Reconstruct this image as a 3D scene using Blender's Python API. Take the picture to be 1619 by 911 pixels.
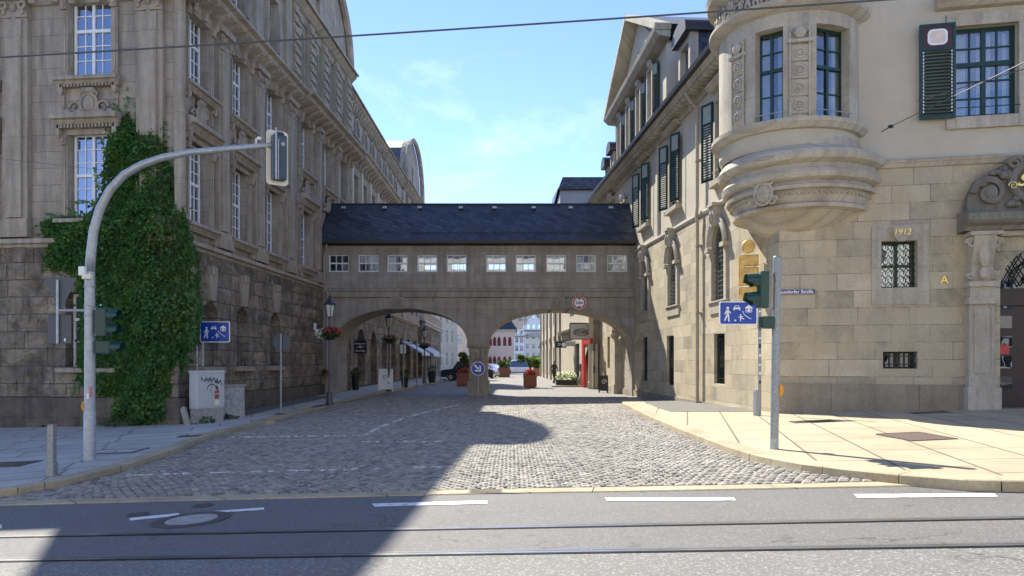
import bpy, math, random
import numpy as np
from mathutils import Vector, Matrix
from mathutils.geometry import tessellate_polygon
R=math.radians; PI=math.pi
random.seed(7)
for o in list(bpy.data.objects): bpy.data.objects.remove(o)
sc=bpy.context.scene; COL=sc.collection
# ------------------------------------------------------------- camera, sky, sun, exposure
F=1130.0; CXP=809.5; HYP=573.0; EYE=1.65
cam=bpy.data.cameras.new('camera'); camo=bpy.data.objects.new('camera',cam); COL.objects.link(camo)
cam.sensor_width=36; cam.lens=F/1619*36; cam.shift_y=(HYP-455.5)/1619; cam.clip_end=3000; cam.clip_start=.1
camo.location=(0,0,EYE); camo.rotation_euler=(R(90),0,0); sc.camera=camo
SUN_EL=R(44.5); SUN_DIR=Vector((-.45,.893,0)).normalized()
w=bpy.data.worlds.new('World'); sc.world=w; w.use_nodes=True
nt=w.node_tree; nt.nodes.clear()
wo=nt.nodes.new('ShaderNodeOutputWorld'); bg=nt.nodes.new('ShaderNodeBackground'); sky=nt.nodes.new('ShaderNodeTexSky')
sky.sky_type='NISHITA'; sky.sun_disc=False; sky.sun_elevation=SUN_EL; sky.sun_rotation=math.atan2(SUN_DIR.x,SUN_DIR.y)
sky.air_density=1.0; sky.dust_density=0; sky.ozone_density=2.5; sky.altitude=4500
tc=nt.nodes.new('ShaderNodeTexCoord'); mp=nt.nodes.new('ShaderNodeMapping'); mp.inputs['Scale'].default_value=(1.1,1.0,3.0); mp.inputs['Rotation'].default_value=(.3,.75,.5)
nz=nt.nodes.new('ShaderNodeTexNoise'); nz.inputs['Scale'].default_value=2.1; nz.inputs['Detail'].default_value=9; nz.inputs['Roughness'].default_value=.62; nz.inputs['Distortion'].default_value=1.1
cr=nt.nodes.new('ShaderNodeValToRGB'); cr.color_ramp.elements[0].position=.52; cr.color_ramp.elements[1].position=.8
cr.color_ramp.elements[0].color=(0,0,0,1); cr.color_ramp.elements[1].color=(.18,.18,.18,1)
mx=nt.nodes.new('ShaderNodeMix'); mx.data_type='RGBA'; mx.inputs[7].default_value=(7.5,7.7,8.0,1)
L=nt.links.new
L(tc.outputs['Generated'],mp.inputs[0]); L(mp.outputs[0],nz.inputs['Vector']); L(nz.outputs['Fac'],cr.inputs[0]); L(cr.outputs[0],mx.inputs[0])
hs=nt.nodes.new('ShaderNodeHueSaturation'); hs.inputs['Saturation'].default_value=1.05; L(sky.outputs[0],hs.inputs['Color']); tn=nt.nodes.new('ShaderNodeMix'); tn.data_type='RGBA'; tn.blend_type='MULTIPLY'; tn.inputs[0].default_value=1; tn.inputs[7].default_value=(1.0,.89,.93,1); L(hs.outputs[0],tn.inputs[6]); L(tn.outputs[2],mx.inputs[6]); L(mx.outputs[2],bg.inputs[0]); L(bg.outputs[0],wo.inputs[0]); bg.inputs[1].default_value=.138
sl=bpy.data.lights.new('sun','SUN'); sl.energy=3.5; sl.angle=R(.5); sl.color=(1,.945,.83); so=bpy.data.objects.new('sun',sl); COL.objects.link(so)
sv=Vector((SUN_DIR.x*math.cos(SUN_EL),SUN_DIR.y*math.cos(SUN_EL),math.sin(SUN_EL)))
so.rotation_euler=sv.to_track_quat('Z','Y').to_euler(); so.location=(-20,40,60)
sc.view_settings.view_transform='Standard'; sc.view_settings.look='None'; sc.view_settings.gamma=1; sc.view_settings.exposure=1.6
sc.render.engine='CYCLES'; sc.render.resolution_x=1024; sc.render.resolution_y=576
try: sc.cycles.max_bounces=6; sc.cycles.diffuse_bounces=4
except Exception: pass
# ------------------------------------------------------------- ground shape and pixel helpers
def s_(Y):
    if Y<=8: return .05
    if Y<=22: return .05-(Y-8)/14*.022
    if Y<=34.5: return .028*(34.5-Y)/12.5
    return 0
def gz(X,Y): return s_(Y)*max(-30,min(30,X))
def G(x,y,k=0):
    u=(x-CXP)/F; v=(y-HYP)/F; d=20
    for i in range(60): d=.5*d+.5*(EYE-k)/(v+s_(d)*u)
    return u*d,d
def ZP(y,d): return EYE+(HYP-y)/F*d
def XP(x,d): return (x-CXP)/F*d
# ------------------------------------------------------------- materials
MATS={}
def nodes(name):
    m=bpy.data.materials.new(name); m.use_nodes=True; t=m.node_tree; b=t.nodes['Principled BSDF']; MATS[name]=m
    return m,t,b
def N(t,ty,**k):
    n=t.nodes.new(ty)
    for a,v in k.items():
        if a in('Scale','Detail','Roughness','Distortion','Strength','Distance','Mortar Size','Brick Width','Row Height','Bias','Mortar Smooth','Randomness') : n.inputs[a].default_value=v
        else: setattr(n,a,v)
    return n
def mixc(t,fac,a,b,blend='MIX'):
    n=t.nodes.new('ShaderNodeMix'); n.data_type='RGBA'; n.blend_type=blend
    for i,s in ((0,fac),(6,a),(7,b)):
        if isinstance(s,(int,float)): n.inputs[i].default_value=s
        elif isinstance(s,tuple): n.inputs[i].default_value=(*s,1)[:4]
        else: t.links.new(s,n.inputs[i])
    return n.outputs[2]
def ramp(t,src,a,b,ca=(0,0,0),cb=(1,1,1)):
    n=t.nodes.new('ShaderNodeValToRGB'); e=n.color_ramp.elements; e[0].position=a; e[1].position=b; e[0].color=(*ca,1); e[1].color=(*cb,1)
    t.links.new(src,n.inputs[0]); return n.outputs[0]
def objvec(t,scale=(1,1,1),rot=(0,0,0),loc=(0,0,0)):
    c=t.nodes.new('ShaderNodeTexCoord'); m=t.nodes.new('ShaderNodeMapping'); m.inputs['Scale'].default_value=scale; m.inputs['Rotation'].default_value=rot; m.inputs['Location'].default_value=loc
    t.links.new(c.outputs['Object'],m.inputs[0]); return m.outputs[0]
def noise(t,vec,scale,detail=4,rough=.6,dist=0):
    n=N(t,'ShaderNodeTexNoise',Scale=scale,Detail=detail,Roughness=rough,Distortion=dist); t.links.new(vec,n.inputs['Vector']); return n.outputs['Fac']
def bumpn(t,b,h,strength,dist,prev=None):
    n=N(t,'ShaderNodeBump',Strength=strength,Distance=dist); t.links.new(h,n.inputs['Height'])
    if prev is not None: t.links.new(prev,n.inputs['Normal'])
    t.links.new(n.outputs[0],b.inputs['Normal']); return n.outputs[0]
def plain(name,c,rough=.6,metal=0,var=.12,vs=6,bump=0,spec=None,emit=None):
    m,t,b=nodes(name); v=objvec(t)
    n1=noise(t,v,vs,5); col=mixc(t,ramp(t,n1,.3,.7),tuple(x*(1-var) for x in c),tuple(min(1,x*(1+var)) for x in c))
    t.links.new(col,b.inputs['Base Color']); b.inputs['Roughness'].default_value=rough; b.inputs['Metallic'].default_value=metal
    if bump: bumpn(t,b,noise(t,v,vs*6,4),bump,.01)
    if spec is not None: b.inputs['Specular IOR Level'].default_value=spec
    if emit: b.inputs['Emission Color'].default_value=(*emit[0],1); b.inputs['Emission Strength'].default_value=emit[1]
    return m
def facade_vec(t):
    c=t.nodes.new('ShaderNodeTexCoord'); s=t.nodes.new('ShaderNodeSeparateXYZ'); a=N(t,'ShaderNodeMath',operation='ADD'); k=t.nodes.new('ShaderNodeCombineXYZ')
    t.links.new(c.outputs['Object'],s.inputs[0]); t.links.new(s.outputs[0],a.inputs[0]); t.links.new(s.outputs[1],a.inputs[1]); t.links.new(a.outputs[0],k.inputs[0]); t.links.new(s.outputs[2],k.inputs[1])
    return k.outputs[0],c.outputs['Object']
def stone(name,c1,c2,bw=1.1,bh=.5,mortar=.012,mc=(.1,.09,.07),dark=(.06,.055,.05),streak=.5,patch=None,patch_c=None,bump=.3,rock=0,brickbias=0,stainpos=(.45,.75),wob=0):
    """ashlar: blocks, per-block tint, vertical soot streaks, weathered patches"""
    m,t,b=nodes(name); v,o=facade_vec(t)
    bvec=v
    if wob:
        nn=N(t,'ShaderNodeTexNoise',Scale=3.0,Detail=2); t.links.new(o,nn.inputs['Vector'])
        vm=N(t,'ShaderNodeVectorMath',operation='SCALE'); t.links.new(nn.outputs['Color'],vm.inputs[0]); vm.inputs['Scale'].default_value=wob
        va=N(t,'ShaderNodeVectorMath',operation='ADD'); t.links.new(v,va.inputs[0]); t.links.new(vm.outputs[0],va.inputs[1]); bvec=va.outputs[0]
    br=N(t,'ShaderNodeTexBrick',offset=.43,squash=1.35,squash_frequency=3); br.inputs['Scale'].default_value=1
    for k,x in (('Mortar Size',mortar),('Brick Width',bw),('Row Height',bh),('Bias',brickbias),('Mortar Smooth',.3)): br.inputs[k].default_value=x
    br.inputs['Color1'].default_value=(*c1,1); br.inputs['Color2'].default_value=(*c2,1); br.inputs['Mortar'].default_value=(*mc,1)
    t.links.new(bvec,br.inputs['Vector']); col=br.outputs['Color']
    n0=noise(t,o,.9,6,.65); col=mixc(t,ramp(t,n0,.3,.75),col,mixc(t,1.0,col,(.62,.6,.58),'MULTIPLY'))
    if patch:
        n2=noise(t,o,patch,6,.7,.35); col=mixc(t,ramp(t,n2,.42,.62),col,patch_c)
    # soot streaks
    mp=t.nodes.new('ShaderNodeMapping'); mp.inputs['Scale'].default_value=(2.6,.22,1); t.links.new(v,mp.inputs[0])
    n3=noise(t,mp.outputs[0],1.5,6,.65); f=ramp(t,n3,*stainpos)
    fm=N(t,'ShaderNodeMath',operation='MULTIPLY'); t.links.new(f,fm.inputs[0]); fm.inputs[1].default_value=streak
    col=mixc(t,fm.outputs[0],col,dark)
    n4=noise(t,o,22,5,.7); col=mixc(t,ramp(t,n4,.25,.75),mixc(t,1.0,col,(.8,.8,.8),'MULTIPLY'),mixc(t,1.0,col,(1.18,1.17,1.15),'MULTIPLY'))
    t.links.new(col,b.inputs['Base Color']); b.inputs['Roughness'].default_value=.9; b.inputs['Specular IOR Level'].default_value=.25
    inv=N(t,'ShaderNodeMath',operation='SUBTRACT'); inv.inputs[0].default_value=1; t.links.new(br.outputs['Fac'],inv.inputs[1])
    p=bumpn(t,b,inv.outputs[0],.5,.03 if not rock else .07)
    if rock:
        p=bumpn(t,b,noise(t,o,3.2,5,.6,.5),rock,.16,p)
    bumpn(t,b,n4,bump,.015,p)
    return m
L_UP=stone('left_sandstone',(.48,.42,.335),(.39,.345,.28),1.15,.5,.006,(.16,.14,.105),(.075,.07,.06),.62)
L_TR=stone('left_trim_stone',(.50,.435,.34),(.44,.385,.305),1.6,3.0,.004,(.16,.14,.11),(.09,.082,.07),.6,stainpos=(.42,.72))
L_RU=stone('left_rusticated_stone',(.49,.42,.31),(.33,.285,.22),.95,.52,.016,(.11,.095,.07),(.07,.06,.05),.5,1.1,(.15,.125,.10),.5,1.6,wob=.05)
L_PL=stone('left_plinth_stone',(.15,.128,.105),(.11,.097,.085),1.3,.62,.012,(.05,.045,.04),(.03,.03,.03),.4,1.3,(.17,.145,.11),.4,.5)
BR_ST=stone('bridge_stone',(.45,.41,.345),(.39,.355,.295),1.25,.42,.003,(.15,.135,.11),(.085,.08,.07),.5,bump=.25)
R_AS=stone('right_ashlar',(.66,.585,.44),(.37,.33,.25),.88,.43,.007,(.16,.14,.11),(.18,.16,.125),.35,1.3,(.47,.40,.27),.25,stainpos=(.5,.85))
R_PL=stone('right_plinth_stone',(.38,.335,.255),(.33,.29,.225),1.5,2.2,.006,(.13,.115,.09),(.14,.125,.1),.5)
R_TR=stone('right_trim_stone',(.57,.52,.42),(.50,.455,.365),1.8,4,.003,(.25,.22,.17),(.13,.12,.1),.5)
R_DK=stone('right_sooty_stone',(.27,.25,.205),(.21,.195,.165),2.5,4,.003,(.1,.09,.08),(.04,.04,.04),.7)
def plaster(name,c,dark,sc_=60):
    m,t,b=nodes(name); v,o=facade_vec(t)
    n=noise(t,o,sc_,4,.7); n2=noise(t,o,.7,6,.6)
    col=mixc(t,ramp(t,n2,.35,.75),c,dark); mp=t.nodes.new('ShaderNodeMapping'); mp.inputs['Scale'].default_value=(2,.2,1); t.links.new(v,mp.inputs[0])
    n3=noise(t,mp.outputs[0],1.2,5); fm=N(t,'ShaderNodeMath',operation='MULTIPLY'); t.links.new(ramp(t,n3,.5,.8),fm.inputs[0]); fm.inputs[1].default_value=.4
    col=mixc(t,fm.outputs[0],col,dark); col=mixc(t,ramp(t,n,.3,.7),mixc(t,1.0,col,(.86,.86,.86),'MULTIPLY'),col)
    t.links.new(col,b.inputs['Base Color']); b.inputs['Roughness'].default_value=.95; b.inputs['Specular IOR Level'].default_value=.2; bumpn(t,b,n,.5,.02); return m
R_PLA=plaster('right_plaster',(.60,.545,.43),(.50,.45,.35))
CREAM=plaster('cream_plaster',(.62,.56,.44),(.5,.44,.34))
PALE=plaster('pale_plaster',(.6,.6,.57),(.48,.48,.46))
PINK=plaster('pink_plaster',(.86,.70,.58),(.78,.62,.5))
GREYP=plaster('grey_plaster',(.45,.44,.42),(.36,.35,.34))
WHITEP=plaster('white_plaster',(.85,.85,.82),(.74,.74,.72)); TCREAM=plaster('town_cream_plaster',(.80,.74,.60),(.7,.65,.52))
L_STU=plaster('left_stucco',(.42,.39,.32),(.32,.30,.25))
def slate(name,c1=(.010,.015,.028),c2=(.058,.072,.10),w_=.36,h_=.24,rough=.45,skew=.35):
    m,t,b=nodes(name); v,o=facade_vec(t)
    mp=t.nodes.new('ShaderNodeMapping'); t.links.new(v,mp.inputs[0]); mp.inputs['Rotation'].default_value=(0,0,skew)
    br=N(t,'ShaderNodeTexBrick',offset=.5); br.inputs['Scale'].default_value=1
    for k,x in (('Mortar Size',.02),('Brick Width',w_),('Row Height',h_),('Mortar Smooth',.6),('Bias',0)): br.inputs[k].default_value=x
    br.inputs['Color1'].default_value=(*c1,1); br.inputs['Color2'].default_value=(*c2,1); br.inputs['Mortar'].default_value=(.006,.007,.01,1); t.links.new(mp.outputs[0],br.inputs['Vector'])
    n2=noise(t,o,1.2,5); col=mixc(t,ramp(t,n2,.4,.8),br.outputs['Color'],(.05,.055,.065)); t.links.new(col,b.inputs['Base Color'])
    b.inputs['Roughness'].default_value=rough; b.inputs['Specular IOR Level'].default_value=.6
    wv=t.nodes.new('ShaderNodeSeparateXYZ'); t.links.new(mp.outputs[0],wv.inputs[0]); dv=N(t,'ShaderNodeMath',operation='DIVIDE'); t.links.new(wv.outputs[1],dv.inputs[0]); dv.inputs[1].default_value=h_
    fr=N(t,'ShaderNodeMath',operation='FRACT'); t.links.new(dv.outputs[0],fr.inputs[0])
    p=bumpn(t,b,fr.outputs[0],.6,-.02); inv=N(t,'ShaderNodeMath',operation='SUBTRACT'); inv.inputs[0].default_value=1; t.links.new(br.outputs['Fac'],inv.inputs[1]); bumpn(t,b,inv.outputs[0],.6,.015,p)
    return m
SLATE=slate('blue_slate'); SLATE2=slate('grey_slate',(.06,.065,.075),(.1,.1,.11),.4,.25,.5)
SLATE3=slate('pale_grey_slate',(.2,.2,.21),(.3,.3,.3),.4,.25,.6)
def glass(name,tint=(.03,.035,.04),fac=.35,trans=False,refl=(.8,.87,1)):
    m,t,b=nodes(name); out=t.nodes['Material Output']
    g=t.nodes.new('ShaderNodeBsdfGlossy'); g.inputs['Roughness'].default_value=.015; g.inputs['Color'].default_value=(*refl,1)
    d=t.nodes.new('ShaderNodeBsdfTransparent' if trans else 'ShaderNodeBsdfDiffuse'); d.inputs['Color'].default_value=(*tint,1)
    v=objvec(t); n=noise(t,v,1.4,2); bp=N(t,'ShaderNodeBump',Strength=.06,Distance=.05); t.links.new(n,bp.inputs['Height']); t.links.new(bp.outputs[0],g.inputs['Normal'])
    ms=t.nodes.new('ShaderNodeMixShader'); ms.inputs[0].default_value=fac; t.links.new(d.outputs[0],ms.inputs[1]); t.links.new(g.outputs[0],ms.inputs[2]); t.links.new(ms.outputs[0],out.inputs[0])
    t.nodes.remove(b); return m
GL=glass('dark_window_glass',(.02,.024,.03),.42); GLD=glass('leaded_glass',(.015,.016,.018),.10)
GLT=glass('clear_window_glass',(.92,.95,.95),.16,True); GLC=glass('shiny_window_glass',(.8,.83,.82),.17,True,(.85,.87,.9))
WHITE=plain('white_window_paint',(.78,.78,.76),.4,var=.06); GREEN=plain('dark_green_paint',(.006,.038,.03),.35,var=.15)
CURT=plain('white_curtain',(.75,.74,.70),.9,var=.1,vs=12); DARK=plain('dark_interior',(.02,.02,.022),.9)
DRED=plain('deep_red_paint',(.22,.035,.03),.5); IRON=plain('wrought_iron',(.02,.022,.022),.45,.3)
GALV=plain('galvanised_steel',(.40,.43,.45),.5,.5,var=.18,vs=14); GALD=plain('weathered_galvanised_steel',(.3,.32,.33),.5,.5,var=.2,vs=20)
SIGB=plain('grey_sign_back',(.09,.105,.12),.55,.2,var=.08); SGRN=plain('signal_green_paint',(.012,.055,.045),.4,var=.12); SDK=plain('signal_dark_grey',(.045,.07,.085),.45)
BLUE=plain('sign_blue',(.005,.055,.36),.35,var=.05); SWH=plain('sign_white',(.82,.83,.84),.4,var=.03); SRED=plain('sign_red',(.5,.02,.03),.4,var=.05); BLK=plain('sign_black',(.012,.012,.014),.45)
NAVY=plain('navy_sign',(.012,.014,.05),.4); GOLD=plain('gold_leaf',(1.0,.78,.25),.35,.5,var=.08); YEL=plain('yellow_plastic',(.7,.3,.02),.45)
GUT=plain('dark_gutter_metal',(.045,.04,.036),.5,.3); PIPE=plain('grey_zinc_pipe',(.3,.29,.27),.5,.4); COPR=plain('beige_painted_pipe',(.36,.31,.23),.6)
CREAMP=plain('cream_backboard',(.75,.72,.58),.5,var=.05)
PLST=plain('grey_cabinet_plastic',(.48,.5,.5),.55,var=.07,vs=5,bump=.1); CONC=plain('concrete',(.33,.32,.29),.9,var=.25,vs=8,bump=.3)
TERRA=plain('reddish_planter_concrete',(.30,.13,.09),.85,var=.15,bump=.2); LEAFD=None
# ------------------------------------------------------------- mesh building
class MB:
    def __init__(s): s.v=[]; s.f=[]
    def add(s,vs,fs):
        o=len(s.v); s.v+= [tuple(a) for a in vs]; s.f+=[tuple(i+o for i in f) for f in fs]; return s
    def box(s,x0,x1,y0,y1,z0,z1):
        return s.add([(x0,y0,z0),(x1,y0,z0),(x1,y1,z0),(x0,y1,z0),(x0,y0,z1),(x1,y0,z1),(x1,y1,z1),(x0,y1,z1)],[(0,3,2,1),(4,5,6,7),(0,1,5,4),(1,2,6,5),(2,3,7,6),(3,0,4,7)])
    def prism(s,poly,a,b,ax='y'):
        n=len(poly); mk={'y':lambda p,q:(p[0],q,p[1]),'x':lambda p,q:(q,p[0],p[1]),'z':lambda p,q:(p[0],p[1],q)}[ax]
        vs=[mk(p,a) for p in poly]+[mk(p,b) for p in poly]
        tri=tessellate_polygon([[Vector((p[0],p[1],0)) for p in poly]])
        fs=[tuple(t) for t in tri]+[tuple(i+n for i in reversed(t)) for t in tri]+[(i,(i+1)%n,(i+1)%n+n,i+n) for i in range(n)]
        return s.add(vs,fs)
    def tube(s,pts,r,n=8,caps=True):
        pts=[Vector(p) for p in pts]; k=len(pts); rs=r if isinstance(r,(list,tuple)) else [r]*k; vs=[]
        up=None
        for i,p in enumerate(pts):
            d=(pts[min(i+1,k-1)]-pts[max(i-1,0)]).normalized()
            if up is None: up=Vector((0,0,1)) if abs(d.z)<.9 else Vector((1,0,0))
            a=d.cross(up).normalized(); b=a.cross(d).normalized(); up=b
            for j in range(n):
                t=2*PI*j/n; vs.append(p+(a*math.cos(t)+b*math.sin(t))*rs[i])
        fs=[(i*n+j,i*n+(j+1)%n,(i+1)*n+(j+1)%n,(i+1)*n+j) for i in range(k-1) for j in range(n)]
        if caps: fs+=[tuple(reversed(range(n))),tuple((k-1)*n+j for j in range(n))]
        return s.add(vs,fs)
    def lathe(s,prof,n=16,c=(0,0,0)):
        vs=[(c[0]+r*math.cos(2*PI*j/n),c[1]+r*math.sin(2*PI*j/n),c[2]+z) for r,z in prof for j in range(n)]; k=len(prof)
        fs=[(i*n+j,i*n+(j+1)%n,(i+1)*n+(j+1)%n,(i+1)*n+j) for i in range(k-1) for j in range(n)]
        fs+=[tuple(reversed(range(n))),tuple((k-1)*n+j for j in range(n))]
        return s.add(vs,fs)
    def ell(s,c,r,n=10,m=6):
        prof=[(math.sin(PI*i/m),-math.cos(PI*i/m)) for i in range(m+1)]
        vs=[(c[0]+r[0]*max(a,.01)*math.cos(2*PI*j/n),c[1]+r[1]*max(a,.01)*math.sin(2*PI*j/n),c[2]+r[2]*b) for a,b in prof for j in range(n)]
        return s.add(vs,[(i*n+j,i*n+(j+1)%n,(i+1)*n+(j+1)%n,(i+1)*n+j) for i in range(m) for j in range(n)])
    def torus(s,c,R_,r,n=16,m=6,a0=0,a1=2*PI,ez=1):
        """ring in the xz plane"""
        pts=[(c[0]+R_*math.cos(a0+(a1-a0)*i/n),c[1],c[2]+ez*R_*math.sin(a0+(a1-a0)*i/n)) for i in range(n+1)]
        return s.tube(pts,r,m,abs(a1-a0)<6.28)
    def wall(s,outer,holes,y0=0,depth=.3,back=None):
        """front face in xz plane at y0, with openings whose reveals run back by depth"""
        loops=[outer]+holes; tri=tessellate_polygon([[Vector((p[0],p[1],0)) for p in l] for l in loops]); flat=[p for l in loops for p in l]
        s.add([(p[0],y0,p[1]) for p in flat],[tuple(t) for t in tri])
        for i,l in enumerate(loops):
            dd=depth if i else (back if back else depth); n=len(l)
            s.add([(p[0],y0,p[1]) for p in l]+[(p[0],y0+dd,p[1]) for p in l],[(j,(j+1)%n,(j+1)%n+n,j+n) for j in range(n)])
        if back: s.add([(p[0],y0+back,p[1]) for p in flat],[tuple(reversed(t)) for t in tri])
        return s
    def xf(s,M_): s.v=[tuple(M_@Vector(p)) for p in s.v]; return s
    def map(s,fn): s.v=[fn(*p) for p in s.v]; return s
    def mesh(s,name,mat=None,smooth=False):
        me=bpy.data.meshes.new(name); me.from_pydata(s.v,[],s.f); 
        if mat: me.materials.append(mat)
        import bmesh
        b=bmesh.new(); b.from_mesh(me); bmesh.ops.recalc_face_normals(b,faces=b.faces); b.to_mesh(me); b.free()
        if smooth: me.shade_smooth()
        return me
def rect(x0,x1,z0,z1): return [(x0,z0),(x1,z0),(x1,z1),(x0,z1)]
def arch(x0,x1,z0,z1,rise=None,n=12):
    r=(x1-x0)/2; rise=r if rise is None else rise; c=(x0+x1)/2
    return [(x0,z0),(x1,z0)]+[(c+r*math.cos(PI*i/n),z1-rise+rise*math.sin(PI*i/n)) for i in range(n+1)]
def link(name,me,parent=None,loc=(0,0,0),rot=0,mat=None,smooth=False,bevel=0,label=None):
    if isinstance(me,MB): me=me.mesh(name,mat,smooth)
    if mat and me is not None and not len(me.materials): me.materials.append(mat)
    o=bpy.data.objects.new(name,me); COL.objects.link(o); o.location=loc
    if isinstance(rot,(int,float)): rot=(0,0,rot)
    o.rotation_euler=rot
    if parent: o.parent=parent
    if bevel:
        b=o.modifiers.new('b','BEVEL'); b.width=bevel; b.segments=2; b.limit_method='ANGLE'
    if label: o['label']=label
    return o
def thing(name,label,cat,loc=(0,0,0),rot=0,group=None):
    o=bpy.data.objects.new(name,None); COL.objects.link(o); o.location=loc; o.rotation_euler=(0,0,rot); o.empty_display_size=.2
    o['label']=label; o['category']=cat
    if group: o['group']=group
    return o
def tag(o,label,cat,group=None):
    o['label']=label; o['category']=cat
    if group: o['group']=group
    return o
def struct(o): o['kind']='structure'; return o
def dup(root,loc,rot=None,label=None):
    r=root.copy(); COL.objects.link(r); r.location=loc
    if rot is not None: r.rotation_euler=(0,0,rot)
    if label: r['label']=label
    def rec(a,b):
        for ch in list(a.children):
            c=ch.copy(); COL.objects.link(c); c.parent=b; rec(ch,c)
    rec(root,r); return r
def text_mesh(txt,size,ext=.004,shear=0,align='CENTER',mat=None,bold=0):
    cu=bpy.data.curves.new('t','FONT'); cu.body=txt; cu.size=size; cu.extrude=ext; cu.shear=shear; cu.align_x=align; cu.align_y='CENTER'; cu.offset=bold
    o=bpy.data.objects.new('t',cu); COL.objects.link(o); dg=bpy.context.evaluated_depsgraph_get(); me=bpy.data.meshes.new_from_object(o.evaluated_get(dg)); bpy.data.objects.remove(o)
    me.transform(Matrix.Rotation(R(90),4,'X')); me.materials.clear()
    if mat: me.materials.append(mat)
    return me
class Fr:
    """a facade frame: local x along the wall, local -y outwards, z up; children are placed relative to a root Empty"""
    def __init__(s,root,ox,oy,dx,dy): s.root=root; s.o=Vector((ox,oy,0)); s.ang=math.atan2(dy,dx); s.t=Vector((dx,dy,0)).normalized(); s.y=Vector((-s.t.y,s.t.x,0))
    def rel(s,x=0,y=0,z=0): return s.o+s.t*x+s.y*y+Vector((0,0,z))-s.root.location
    def w(s,x,y,z): return s.o+s.t*x+s.y*y+Vector((0,0,z))
    def put(s,name,me,mat=None,x=0,y=0,z=0,**k): return link(name,me,s.root,s.rel(x,y,z),s.ang,mat,**k)
_cache={}
def win_meshes(key,w,h,tf=.45,cols=2,sub=2,rt=2,rb=3,fw=.07,mat=None,gl=None,mun=.028,archtop=False,dy=.06):
    if key in _cache: return _cache[key]
    m=MB(); W=w/2
    m.box(-W,-W+fw,0,dy,0,h).box(W-fw,W,0,dy,0,h).box(-W+fw,W-fw,0,dy,0,fw).box(-W+fw,W-fw,0,dy,h-fw,h)
    zt=h*(1-tf)
    if tf: m.box(-W+fw,W-fw,-.02,dy,zt-fw*.6,zt+fw*.6)
    else: zt=fw
    cw=(w-2*fw)/cols
    for i in range(1,cols):
        x=-W+fw+cw*i; m.box(x-fw*.55,x+fw*.55,-.01,dy-.003,fw,h-fw)
    for i in range(cols):
        x0=-W+fw+cw*i
        for j in range(1,sub):
            x=x0+cw*j/sub; m.box(x-mun/2,x+mun/2,.01,dy-.006,fw,h-fw)
    def rows(a,b,n):
        for j in range(1,n):
            z=a+(b-a)*j/n; m.box(-W+fw,W-fw,.012,dy-.009,z-mun/2,z+mun/2)
    if tf: rows(fw,zt,rb)
    rows(zt,h-fw,rt)
    p=MB().box(-W+fw*.5,W-fw*.5,dy*.6,dy*.6+.01,fw*.5,h-fw*.5)
    _cache[key]=(m.mesh('window',mat),p.mesh('pane',gl)); return _cache[key]
def add_win(fr,x,z,recess,meshes,name='window',extra=(),label=None):
    o=fr.put(name,meshes[0],None,x,recess,z)
    if label: o['label']=label
    link('pane',meshes[1],o)
    for nm,me,mt in extra: link(nm,me,o,mat=mt)
    return o
# ------------------------------------------------------------- ground, road, cobbles, pavements
def resample(P,n):
    P=[Vector((p[0],p[1],0)) for p in P]; d=[0]
    for a,b in zip(P,P[1:]): d.append(d[-1]+(b-a).length)
    out=[]
    for i in range(n+1):
        t=d[-1]*i/n; j=0
        while j<len(P)-2 and d[j+1]<t: j+=1
        k=(t-d[j])/max(1e-6,d[j+1]-d[j]); out.append(P[j].lerp(P[j+1],min(1,k)))
    return out
def drape(A,B,m,h):
    """sheet between two equal-length polylines, m strips across, at height h over the ground"""
    mb=MB(); n=len(A); vs=[]
    for i in range(n):
        for j in range(m+1):
            p=A[i].lerp(B[i],j/m); vs.append((p.x,p.y,gz(p.x,p.y)+(h(p.x,p.y) if callable(h) else h)))
    mb.add(vs,[(i*(m+1)+j,(i+1)*(m+1)+j,(i+1)*(m+1)+j+1,i*(m+1)+j+1) for i in range(n-1) for j in range(m)]); return mb
def quad_px(pts,h=.008,k=6):
    P=[G(*p) for p in pts]; A=[Vector((*P[0],0)).lerp(Vector((*P[1],0)),i/k) for i in range(k+1)]; B=[Vector((*P[3],0)).lerp(Vector((*P[2],0)),i/k) for i in range(k+1)]
    return drape(A,B,1,h)
def grid(xs,ys,h):
    mb=MB(); mb.add([(x,y,gz(x,y)+h) for y in ys for x in xs],[(j*len(xs)+i,j*len(xs)+i+1,(j+1)*len(xs)+i+1,(j+1)*len(xs)+i) for j in range(len(ys)-1) for i in range(len(xs)-1)]); return mb
def frange(a,b,s): 
    n=int(round((b-a)/s)); return [a+(b-a)*i/n for i in range(n+1)]
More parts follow.
